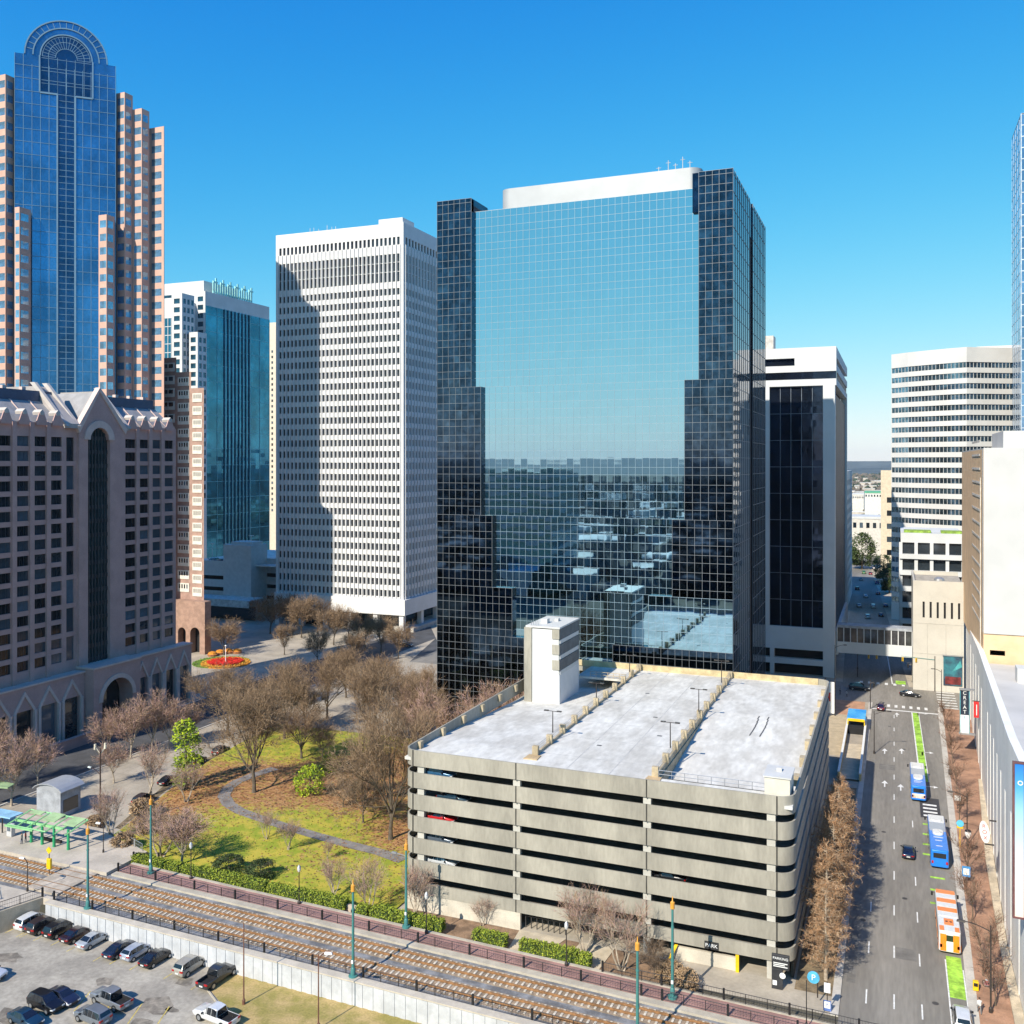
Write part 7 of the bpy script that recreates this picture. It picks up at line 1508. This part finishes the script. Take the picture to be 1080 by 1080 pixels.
t = bus('orange and white striped bus with a checkered tail, stopped at the right kerb', 6.5, 137.5, 12.6, wht_b, [(.0, .14, wht_b, .02), (.34, .46, wht_b, .02), (.46, .56, org_b, .024), (.56, .68, wht_b, .02), (.68, .78, org_b, .024), (.78, .9, wht_b, .02), (.9, 1, org_b, .024)])
b = MB(); b.box(-6.2, -4.9, -1.15, -.62, 2.985, 3.03); b.box(-6.2, -4.9, .62, 1.15, 2.985, 3.03); b.box(-4.4, -2.7, -.55, .55, 2.985, 3.04)
for s in (-1, 1):
    for k in range(4): b.box(-6 + k * 3, -4.6 + k * 3, s * 1.3 - .012, s * 1.3 + .012, .5, 1.3)
b.box(-6.33, -6.305, -1.1, -.4, .5, 2.6); b.box(-6.33, -6.305, .4, 1.1, .5, 2.6); b.build('orange_checks', org_b, t)
b = MB()
for y in (-.28, .22): b.lathe((-3.55, y + .03, 3.04), ((.18, 0), (.1, .03)), 8)
b.build('roof_emblem', mat('emblem_black', (.02, .02, .02), .5), t)

# ------------------------------------------------------------------ people and bicycle
skin_m = mat('skin', (.42, .26, .18), .6); hair_m = mat('dark_hair', (.03, .02, .015), .8)
def person(label, u, v, z, ang, top, legs, stride=.28):
    t = thing('person', label, 'person', (u, v, z), ang)
    J = [(0, 0, .96, .15), (0, 0, 1.2, .15), (0, 0, 1.40, .17), (0, 0, 1.53, .065), (.02, 0, 1.62, .09), (.02, 0, 1.72, .085),
         (0, .10, .88, .095), (stride, .10, .50, .07), (stride * .9, .10, .09, .05), (stride * .9 + .17, .10, .05, .045), (0, -.10, .88, .095), (-stride * .5, -.10, .48, .07), (-stride * 1.3, -.10, .12, .05), (-stride * 1.3 + .15, -.10, .05, .045),
         (0, .20, 1.40, .06), (-.1, .24, 1.12, .047), (.02, .25, .88, .035), (.06, .25, .79, .04), (0, -.20, 1.40, .06), (.1, -.24, 1.12, .047), (.25, -.25, .92, .035), (.32, -.25, .86, .04)]
    E_ = [(0, 1), (1, 2), (2, 3), (3, 4), (4, 5), (0, 6), (6, 7), (7, 8), (8, 9), (0, 10), (10, 11), (11, 12), (12, 13), (2, 14), (14, 15), (15, 16), (16, 17), (2, 18), (18, 19), (19, 20), (20, 21)]
    me = bpy.data.meshes.new('body'); me.from_pydata([j[:3] for j in J], E_, []); o = bpy.data.objects.new('body', me); COL.objects.link(o)
    o.modifiers.new('skin', 'SKIN'); sv = me.skin_vertices[0].data
    for i, j in enumerate(J): sv[i].radius = (j[3], j[3] * (1.25 if i in (1, 2) else 1))
    sv[0].use_root = True; ss = o.modifiers.new('sub', 'SUBSURF'); ss.levels = 1; ss.render_levels = 1
    dg = bpy.context.evaluated_depsgraph_get(); dg.update(); m2 = bpy.data.meshes.new_from_object(o.evaluated_get(dg)); bpy.data.objects.remove(o)
    m2.materials.clear()
    for m in (skin_m, top, legs, black_metal): m2.materials.append(m)
    for p in m2.polygons:
        c = p.center; p.material_index = 3 if c.z < .11 else 2 if c.z < .95 and abs(c.y) < .19 else 0 if (c.z > 1.5 or (abs(c.y) > .2 and c.z < .93)) else 1; p.use_smooth = True
    link('body', m2, t); b = MB(); b.lathe((0, 0, 1.66), ((.098, 0), (.105, .05), (.085, .11), (.03, .145)), 10); b.build('hair', hair_m, t, smooth=60)
sh_w = mat('cloth_white', (.66, .66, .65), .8); sh_b = mat('cloth_navy', (.03, .04, .08), .8); sh_g = mat('cloth_grey', (.2, .2, .2), .8); jean = mat('cloth_jeans', (.06, .09, .16), .8); sh_r = mat('cloth_red', (.35, .05, .04), .8)
u, v = at(1033, 1070); person('person in a white top walking on the brick sidewalk near the bottom edge', u, v, .13, rad(100), sh_w, sh_g)
for px, py, lab, tp, lg, an in ((23, 890, 'person in a grey top standing on the platform beside the ticket machine', sh_g, jean, 200), (27, 888, 'person in a red top standing on the platform left of the shelter', sh_r, sh_b, 30)):
    u, v = at(px, py, 1.05); person(lab, u, v, 1.05, rad(an), tp, lg, .06)
for px, py, lab, tp, lg in ((886, 733, 'person in dark clothes on the plaza corner by the intersection', sh_b, sh_b), (893, 735, 'person in a white top on the plaza corner by the intersection', sh_w, jean)):
    u, v = at(px, py, .01); person(lab, u, v, .01, rad(20), tp, lg, .15)
t = thing('bicycle', 'white and red bicycle standing on the brick sidewalk by the yellow box', 'bicycle', (*at(1042, 1044), .13), rad(-50)); fr = paint('bike_red', (.5, .1, .12))
for x in (-.52, .52): 
    b = MB(); n = 16
    for k in range(n): a, a2 = 6.283 * k / n, 6.283 * (k + 1) / n; b.tube((x + .33 * math.cos(a), 0, .35 + .33 * math.sin(a)), (x + .33 * math.cos(a2), 0, .35 + .33 * math.sin(a2)), .03, n=5)
    w_ = b.build('wheel', tyre_m, t); b = MB()
    for k in range(6): a = k * .524; b.tube((x + .31 * math.cos(a), 0, .35 + .31 * math.sin(a)), (x - .31 * math.cos(a), 0, .35 - .31 * math.sin(a)), .007, n=3)
    b.build('spokes', grey_metal, w_)
b = MB(); P_ = {'r': (-.52, 0, .35), 'bb': (-.08, 0, .33), 's': (-.2, 0, .82), 'h': (.36, 0, .85), 'f': (.52, 0, .35)}
for a, c in (('r', 'bb'), ('bb', 's'), ('s', 'h'), ('h', 'bb'), ('r', 's'), ('h', 'f')): b.tube(P_[a], P_[c], .028, n=6)
b.build('frame', fr, t); b = MB(); b.box(-.36, -.08, -.07, .07, .88, .95); b.build('saddle', sh_w, t); b = MB(); b.tube((.36, 0, .85), (.33, 0, 1.05), .02, n=5); b.tube((.33, -.28, 1.07), (.33, .28, 1.07), .02, n=5); b.build('handlebar', black_metal, t); b = MB(); b.tube((-.08, -.1, .33), (-.08, .1, .33), .08, n=8); b.build('crank', grey_metal, t)
# ================================================================== TREES
bark = mat('grey_bark', (.115, .09, .065), .9, var=.25, scale=2, fine=10); bark_l = mat('pale_bark', (.40, .33, .25), .9, var=.2, scale=2, fine=8)
tw1 = mat('twig_grey_brown', (.33, .225, .135), .9, var=.2, scale=.5); tw2 = mat('twig_brown', (.20, .13, .075), .9, var=.2, scale=.5); tw_p = mat('twig_pinkish', (.44, .28, .24), .9, var=.2, scale=.5); tw_d = mat('twig_dark', (.19, .14, .10), .9, var=.2)
or1 = mat('cypress_orange', (.44, .25, .125), .9, var=.25, scale=.8); or2 = mat('cypress_rust', (.30, .165, .08), .9, var=.25, scale=.8); or3 = mat('cypress_tan', (.46, .32, .20), .9)
lg1 = mat('lime_leaf', (.38, .46, .015), .8, var=.2); lg2 = mat('lime_leaf_dark', (.17, .26, .015), .8, var=.2); dg1 = mat('evergreen_leaf', (.035, .06, .015), .8, var=.3); dg2 = mat('evergreen_leaf_light', (.07, .10, .025), .8, var=.3)
pt1 = mat('dry_grass_tan', (.42, .28, .15), .9, var=.2)
def sliver(b, p, d, l, w_, R_, mi):
    q = p + d * l; e = d.cross(Vector((R_.gauss(0, 1), R_.gauss(0, 1), R_.gauss(0, 1)))); 
    if e.length < 1e-5: return q
    e = e.normalized() * w_; b.add([p - e, p + e, q], [(0, 1, 2)], mi); return q
def rdir(d, spread, R_, up=0.0):
    e = Vector((R_.gauss(0, 1), R_.gauss(0, 1), R_.gauss(0, 1))); e = e - d * e.dot(d)
    if e.length < 1e-4: e = Vector((1, 0, 0))
    a = rad(spread) * R_.uniform(.6, 1.25); r = d * math.cos(a) + e.normalized() * math.sin(a); r.z += up; return r.normalized()
def make_tree(seed, h, tr, base=.2, n0=6, spread=30, kids=4, twl=1.1, tww=.028, stems=1, levels=3, up=.05, twigs=7):
    """tapered trunk and limbs as one mesh, fine twigs as another"""
    R_ = random.Random(seed); T = MB(); C = MB()
    fr = [base, .27, .19, .135, .095, .07]
    def grow(p, d, lev, r):
        l = h * fr[min(lev, 5)] * R_.uniform(.75, 1.2); segs = 3 if lev < 2 else 2; pts = [(p, r)]
        for s in range(segs):
            q = p + d * (l / segs); r2 = r * (.88 if lev < 2 else .80)
            if lev <= 2: T.tube(p, q, r, r2, (8, 6, 4)[lev], 0, False)
            else: sliver(C, p, d, l / segs * 1.25, max(tww * 1.2, r), R_, R_.randrange(2))
            p = q; r = r2; d = rdir(d, 10, R_, up); pts.append((p, r))
        if lev >= levels:
            for k in range(twigs):
                s = pts[R_.randrange(len(pts))][0]; d2 = rdir(d, 38, R_, .06); e = sliver(C, s, d2, twl * R_.uniform(.7, 1.4), tww, R_, R_.randrange(2))
                for j in range(2): sliver(C, s + (e - s) * R_.uniform(.35, .85), rdir(d2, 35, R_), twl * R_.uniform(.4, .8), tww * .75, R_, R_.randrange(2))
            return
        n = n0 if lev == 0 else kids
        ph = R_.uniform(0, 6.28)
        for k in range(n):
            if lev == 0:
                a = ph + 6.283 * k / n + R_.uniform(-.3, .3); t_ = rad(spread * R_.uniform(.55, 1.5)); d2 = Vector((math.cos(a) * math.sin(t_), math.sin(a) * math.sin(t_), math.cos(t_))); s = pts[-1 - (k % 2)]
            else: d2 = rdir(d, spread * R_.uniform(.7, 1.3), R_, up); s = pts[R_.randint(1, len(pts) - 1)]
            grow(s[0], d2, lev + 1, s[1] * R_.uniform(.5, .68))
        grow(p, d, lev + 1, r * .75)
    for s in range(stems):
        d = Vector((0, 0, 1)) if stems == 1 else rdir(Vector((0, 0, 1)), 22, R_)
        b0 = Vector((0, 0, -.2)) if stems == 1 else Vector((R_.uniform(-.25, .25), R_.uniform(-.25, .25), -.1)); T.tube(b0, b0 + d * .7, tr * 1.5, tr, 8, 0, False); grow(b0 + d * .7, d, 0, tr)
    zs_ = [v.z if isinstance(v, Vector) else v[2] for v in C.v]; k = h / max(zs_)
    for M_ in (T, C): M_.v = [(v[0] * k, v[1] * k, v[2] * k) for v in M_.v]
    return T, C
def leafy(seed, h, r, n, s, conical=False, droop=0, z0=.0, layers=0):
    R_ = random.Random(seed); C = MB(); cl = [(R_.uniform(-1, 1), R_.uniform(-1, 1), R_.random()) for _ in range(26)]
    for i in range(n):
        c = cl[R_.randrange(26)]; z = c[2] + R_.gauss(0, .07)
        if z < 0.02 or z > 1: continue
        rr = r * ((1 - z) ** .75 + .06 if conical else math.sqrt(max(.03, 1 - (2 * z - .9) ** 2 / 1.25)))
        a = math.atan2(c[1], c[0]) + R_.gauss(0, .5); q = rr * (.55 + .5 * abs(c[0])) + R_.gauss(0, .18 * r) * .6; p = Vector((q * math.cos(a), q * math.sin(a), z0 + z * (h - z0)))
        d = Vector((R_.gauss(0, 1), R_.gauss(0, 1), R_.gauss(0, .7) - droop)).normalized() * s * R_.uniform(.6, 1.3); e = d.cross(Vector((R_.gauss(0, 1), R_.gauss(0, 1), R_.gauss(0, 1)))).normalized() * s * R_.uniform(.25, .5); C.quad(p - d, p + e, p + d, p - e, R_.randrange(2))
    T = MB(); T.tube((0, 0, -.2), (0, 0, h * .9), .16 * h / 6, .03, 6)
    for k in range(14): a = R_.uniform(0, 6.28); z = R_.uniform(.2, .8); rr = r * .8 * ((1 - z) if conical else 1); T.tube((0, 0, h * z * .9), (rr * math.cos(a), rr * math.sin(a), h * z + .3 * rr), .05, .015, 4)
    return T, C
PROTO = {}
def proto(key, T, C, tm, cm): PROTO[key] = (T.mesh('trunk', tm), C.mesh('crown', cm))
for k in range(3): proto('oak%d' % k, *make_tree(20 + k, 20, .36, .16, 6, 34, 4, 1.35, .027, levels=4, up=.04, twigs=6), bark, [tw1, tw2])
for k in range(2): proto('plaza%d' % k, *make_tree(40 + k, 12, .17, .18, 5, 32, 4, 1.1, .028, levels=3, twigs=14), bark, [tw1, tw2])
for k in range(2): proto('pink%d' % k, *make_tree(50 + k, 10, .15, .16, 5, 30, 4, 1.0, .026, levels=3, up=.07, twigs=9), bark_l, [tw_p, tw1])
for k in range(2): proto('small%d' % k, *make_tree(60 + k, 6.2, .07, .22, 3, 26, 3, .8, .014, stems=4, levels=2, up=.08, twigs=12), bark_l, [tw1, tw_p])
proto('dark', *make_tree(70, 10, .15, .15, 6, 36, 4, 1.0, .026, levels=3, up=.03, twigs=9), bark, [tw_d, tw2])
tw_r = mat('twig_reddish', (.23, .115, .075), .9, var=.2); proto('street', *make_tree(75, 8, .075, .22, 5, 26, 4, 1.0, .024, levels=2, up=.1, twigs=11), bark, [tw_r, tw_d])
def cypress(seed, h):
    R_ = random.Random(seed); T = MB(); C = MB(); T.tube((0, 0, -.2), (0, 0, h * .55), .30, .17, 8, 0, False); T.tube((0, 0, h * .55), (0, 0, h * .98), .17, .03, 6, 0, False)
    for i in range(int(h * 11.5)):
        z = h * (.14 + .85 * R_.random()); f = (z / h - .14) / .86; rr = (3.9 * (1 - f) ** .5 * min(1, .55 + f * 3) + .35) * R_.uniform(.55, 1.1); a = R_.uniform(0, 6.28); d = Vector((math.cos(a), math.sin(a), R_.uniform(.05, .5))).normalized(); p = Vector((0, 0, z)); q = p + d * rr
        T.tube(p, q, .035, .008, 3, 0, False)
        for k in range(int(11 + rr * 6)):
            t_ = R_.uniform(.25, 1.03); s = p + d * (rr * t_); e = rdir(d, 62, R_, -.1); l = R_.uniform(.3, .9); w_ = R_.uniform(.018, .045); m_ = R_.randrange(3); sliver(C, s, e, l, w_, R_, m_)
            for j in range(2): sliver(C, s + e * l * R_.random(), rdir(e, 55, R_), l * .6, w_ * .7, R_, m_)
    return T, C
for k in range(2): proto('cypress%d' % k, *cypress(80 + k, 15), bark_l, [or1, or2, or3])
proto('lime', *leafy(90, 9.5, 2.1, 2300, .25, droop=.2, z0=.6), bark, [lg1, lg2]); proto('limeshrub', *leafy(91, 6, 3.0, 1700, .26, z0=.1), bark, [lg1, lg2]); proto('evergreen', *leafy(92, 2.6, 2.2, 3200, .17, z0=.0), bark, [dg1, dg2]); proto('tangrass', *leafy(93, 2.4, 1.9, 2200, .2, z0=.0), bark_l, [pt1, tw1]); proto('conif', *leafy(94, 14, 5, 3500, .5, z0=1), bark, [dg1, dg2])
_rot = random.Random(77)
def tree(kind, label, u, v, z, h, cat='tree', group=None, name=None, sx=1.0):
    T, C = PROTO[kind]; h0 = max(q.co.z for q in C.vertices); k = h / h0; t = thing(name or ('bare_tree' if cat == 'tree' else 'shrub'), label, cat, (u, v, z), _rot.uniform(0, 6.28), group); t.scale = (k * sx, k * sx, k); link('trunk', T, t); link('crown' if cat == 'tree' else 'foliage', C, t); return t
def tz(u, v): return lawn_z(u, v) if v < 188 and left_edge(v) < u < -64 else 0
def ptree(kind, px, py, h, label, **k): u, v = at(px, py, .2); return tree(kind, label, u, v, tz(u, v), h, **k)
G1 = 'large bare trees in the park'
ptree('oak0', 268, 836, 23, 'large bare tree with a wide crown beside the bend of the park path', group=G1, sx=.92)
ptree('oak1', 412, 884, 28, 'tallest bare tree, close to the left corner of the garage', group=G1, sx=.72)
ptree('oak2', 345, 757, 17, 'bare tree standing in the middle of the park behind the lime-green shrub', group=G1)
ptree('oak1', 318, 800, 14, 'bare tree behind the large one by the path bend', group=G1)
ptree('oak0', 392, 790, 22, 'bare tree behind the tallest one, reaching the mirrored tower', group=G1, sx=.9)
ptree('plaza0', 322, 770, 13, 'bare tree left of the middle of the park, near the paving', group=G1)
ptree('oak2', 445, 790, 17, 'bare tree between the park and the left side of the garage', group=G1)
ptree('dark', 395, 845, 11, 'dark bushy bare tree low in front of the tallest park tree', group=G1)
ptree('dark', 340, 800, 7, 'small dark bare tree beside the lime-green shrub', group=G1)
ptree('plaza1', 275, 775, 14, 'bare tree at the paving edge left of the park', group=G1)
ptree('oak2', 425, 765, 15, 'bare tree at the back of the park nearest the dark foot of the glass tower', group=G1)
ptree('plaza1', 398, 742, 14, 'bare tree at the back of the park, left of the one nearest the glass tower', group=G1)
ptree('oak0', 365, 735, 15, 'bare tree at the paving behind the middle of the park', group=G1)
ptree('plaza0', 305, 742, 13, 'bare tree by the street left of the middle of the park', group=G1)
ptree('plaza1', 455, 748, 12, 'bare tree just left of the dark corner of the glass tower', group=G1)
ptree('oak2', 240, 775, 18, 'broad bare tree over the street before the right corner of the hotel', group=G1)
ptree('oak1', 300, 780, 19, 'bare tree between the large path-bend tree and the street', group=G1, sx=.9)
ptree('tangrass', 150, 860, 3.2, 'tan dry brush at the left tip of the park, by the kerb', cat='shrub')
ptree('tangrass', 185, 880, 3.0, 'tan dry brush left of the path bend', cat='shrub')
ptree('tangrass', 130, 895, 2.6, 'tan dry brush behind the station railing', cat='shrub')
ptree('dark', 383, 868, 9, 'dark grey-brown thicket low in front of the tallest park tree', group=G1, sx=1.2)
ptree('dark', 362, 852, 6, 'dark grey-brown bush left of the thicket by the tallest tree', group=G1, sx=1.2)
ptree('limeshrub', 327, 838, 5.6, 'bright lime-green shrub on the lawn by the path', cat='shrub'); ptree('limeshrub', 348, 815, 4.0, 'smaller lime-green shrub behind the dark bare tree', cat='shrub')
ptree('lime', 196, 832, 13.5, 'narrow lime-green tree beside the parked cars', name='evergreen_tree')
ptree('evergreen', 241, 921, 2.7, 'dark green spreading shrub behind the hedge, left of its twin', cat='shrub', group='dark green shrubs behind the hedge'); ptree('evergreen', 275, 927, 2.8, 'dark green spreading shrub behind the hedge, right of its twin', cat='shrub', group='dark green shrubs behind the hedge')
G2 = 'small bare trees on the lawn and walkway'
for k, (px, py, h, kd, lab) in enumerate(((281, 887, 5.5, 'small0', 'small bare tree on the lawn left of the path, leaning shadow'), (304, 897, 5.2, 'small1', 'small bare tree on the lawn just right of another, above the lamp'), (192, 912, 9, 'pink0', 'spreading bare shrub-tree behind the hedges near the teal pole'), (170, 905, 8.5, 'small0', 'bare multi-stem tree behind the first hedges'), (352, 948, 6, 'small1', 'thin bare tree at the end of the longest hedge'), (388, 963, 8.2, 'small0', 'bare multi-stem tree behind the litter bin'), (437, 968, 7.5, 'small1', 'bare multi-stem tree at the left corner of the garage front'),
                                       (508, 975, 4.2, 'small0', 'small bare shrub against the pale base wall of the garage'), (616, 1008, 9, 'small1', 'bare multi-stem tree at the garage gate'), (656, 1022, 9.5, 'small0', 'pale-stemmed bare tree in front of the garage right of the gate'), (690, 1030, 5, 'dark', 'dark bare shrub right of the pale-stemmed tree'), (118, 885, 9, 'small1', 'bare tree at the street end of the station platform'), (148, 880, 4, 'small0', 'low bare shrub by the kerb behind the station'), (345, 905, 3, 'small1', 'low bare shrub on the lawn by the path'))):
    ptree(kd, px, py, h, lab, group=G2, sx=1.5 if px in (192, 170) else 1.0)
for px, py, lab in ((155, 878, 'tan dry ornamental grass clump by the kerb'), (172, 873, 'tan dry ornamental grass clump further from the station'), (100, 872, 'tan dry shrub beside the street lamp'), (722, 1040, 'pale dry shrub by the black railing at the garage'), (706, 1030, 'grey dry shrub near the yellow height marker')): ptree('tangrass', px, py, 2.2, lab, cat='shrub')
G3 = 'pinkish bare trees before the hotel'
for k, (px, py, h, kd) in enumerate(((12, 850, 13, 'pink0'), (40, 828, 11, 'pink1'), (-8, 835, 14, 'pink1'), (112, 800, 11, 'pink0'), (138, 800, 13, 'pink1'), (160, 792, 14, 'pink0'), (178, 790, 12, 'pink1'), (120, 826, 9, 'pink1'), (200, 780, 8, 'pink0'))):
    u, v = at(px, py); tree(kd, 'pinkish bare tree before the shaded hotel, ' + nth(k) + ' counted from the station end' if False else ['tall pinkish bare tree at the left edge by the hotel podium', 'pinkish bare tree before the hotel arcade near the kiosk', 'pinkish bare tree mostly cut by the left edge', 'pinkish bare tree in front of the hotel entrance arch', 'tall pinkish bare tree right of the hotel entrance arch', 'tallest pinkish bare tree before the hotel right wing', 'pinkish bare tree left of the lime-green tree', 'low pinkish bare tree at the kerb below the hotel entrance', 'pinkish bare tree at the right corner of the hotel'][k], u, v, 0, h, group=G3)
ptree('small1', 158, 838, 10, 'dark thin bare tree at the kerb among the parked cars'); ptree('small0', 196, 845, 8, 'thin bare tree by the kerb below the lime-green tree')
ptree('plaza0', 236, 690, 13, 'round bare tree at the edge of the plaza before the shaded low garage', sx=1.3)
R_ = random.Random(31)
for k in range(9):
    v = 128 + k * 6.5
    if 150 < v < 168: continue
    tree('evergreen', ['dark low shrub behind the hotel terrace wall, first from the station end', 'dark low shrub behind the hotel terrace wall, second from the station end', 'dark low shrub behind the hotel terrace wall, third from the station end', 'dark low shrub just left of the hotel entrance', 'x', 'x', 'dark low shrub just right of the hotel entrance', 'dark low shrub behind the terrace wall at the hotel right wing', 'dark low shrub behind the terrace wall at the hotel corner'][k], -167.0, v, .2, 2.6, cat='shrub', group='shrubs along the hotel podium')
G4 = 'bare trees in the plaza before the white tower'
R_ = random.Random(12); i = 0
for px, py, h in ((285, 668, 16), (302, 664, 15), (318, 672, 17), (335, 668, 15), (352, 680, 15), (368, 676, 13), (385, 684, 13), (402, 688, 13), (420, 694, 13), (300, 690, 11), (335, 700, 12), (372, 706, 13)):
    ptree('plaza%d' % (i % 2) if i not in (1, 3) else 'dark', px, py, h, 'bare plaza tree before the white tower, %s from left in %s row' % (nth(i if i < 9 else i - 9), 'back' if i < 9 else 'front'), group=G4); i += 1
G5 = 'reddish bare trees between the garage and the glass tower'
for k, (u, v, h, lab) in enumerate(((-80, 182, 17, 'reddish bare tree at the foot of the glass tower, left of the others'), (-74, 182, 18, 'reddish bare tree at the foot of the glass tower, in the middle'), (-68, 180, 17.5, 'reddish bare tree at the foot of the glass tower, beside the stair tower'), (-88, 176, 16, 'bare tree at the foot of the glass tower nearest the park'), (-76, 170, 16, 'low bare tree beside the left side of the garage'), (-96, 182, 16, 'bare tree in front of the dark left corner of the glass tower'), (-70, 162, 15, 'bare tree close to the left parapet of the garage'))): tree('pink%d' % (k % 2), lab, u, v, 0, h, group=G5)
G6 = 'orange bald cypresses along the garage'
for k, (u, v, h, lab) in enumerate(((-7.6, 119.5, 12.5, 'orange bald cypress nearest the street corner'), (-7.9, 126, 14.5, 'orange bald cypress, second from the street corner'), (-7.5, 133, 15.5, 'orange bald cypress, third from the street corner'), (-7.8, 140.5, 16, 'orange bald cypress, fourth from the street corner'), (-7.6, 148.5, 15, 'orange bald cypress, fifth from the street corner'), (-7.8, 157, 13.5, 'orange bald cypress farthest up the street, nearest the ramp'))): tree('cypress%d' % (k % 2), lab, u, v, 0, h, group=G6, sx=1.0, name='cypress_tree')
G7 = 'thin bare street trees on the brick sidewalk'
for k, (px, py, h) in enumerate(((1037, 1030, 7), (1026, 972, 6.5), (1022, 930, 7), (1012, 868, 6.5), (1009, 838, 6), (1005, 806, 6.5), (1002, 785, 6), (998, 768, 6), (1050, 1062, 6))):
    h *= 1.2; u, v = at(px, py); tree('street', ['thin bare street tree beside the bicycle', 'thin bare street tree across from the orange striped bus', 'thin bare street tree by the information panel', 'thin bare street tree behind the round bus stop sign', 'thin bare street tree beside the white square sign', 'thin bare street tree opposite the first blue bus', 'thin bare street tree beyond the first blue bus', 'thin bare street tree nearest the intersection', 'thin bare street tree at the bottom right corner'][k], u, v, .13, h, group=G7)
G8 = 'dark trees in the far street'
for k, (px, py, h, lab) in enumerate(((909, 600, 22, 'dark evergreen tree on the left of the far shaded street'), (932, 612, 14, 'dark evergreen tree on the right of the far shaded street'), (938, 625, 12, 'dark evergreen tree beside the cream ribbon office'))): ptree('conif', px, py, h, lab, group=G8, name='evergreen_tree')
ptree('dark', 872, 690, 8, 'bare tree before the dark glass office building lobby')
# ground cover in the strip beside the garage
sheet('planting_strip', [(-10.9, 116), (-6.7, 116), (-6.6, 192), (-10.9, 192)], .012, mat('strip_mulch', (.20, .15, .09), .95, var=.3, scale=.8, fine=6))

# ------------------------------------------------------------------ put every thing's origin at its base
bpy.context.view_layer.update()
for o in list(COL.objects):
    if o.parent is None and 'label' in o and o.location.length < 1e-6 and o.type == 'EMPTY':
        lo_ = [1e9] * 3; hi_ = [-1e9] * 3
        for c in o.children:
            if c.type != 'MESH': continue
            for q in c.bound_box:
                w_ = c.matrix_basis @ Vector(q)
                for i in range(3): lo_[i] = min(lo_[i], w_[i]); hi_[i] = max(hi_[i], w_[i])
        if hi_[0] < lo_[0]: continue
        c0 = Vector(((lo_[0] + hi_[0]) / 2, (lo_[1] + hi_[1]) / 2, lo_[2]))
        o.location = c0
        for c in o.children: c.location = c.location - c0
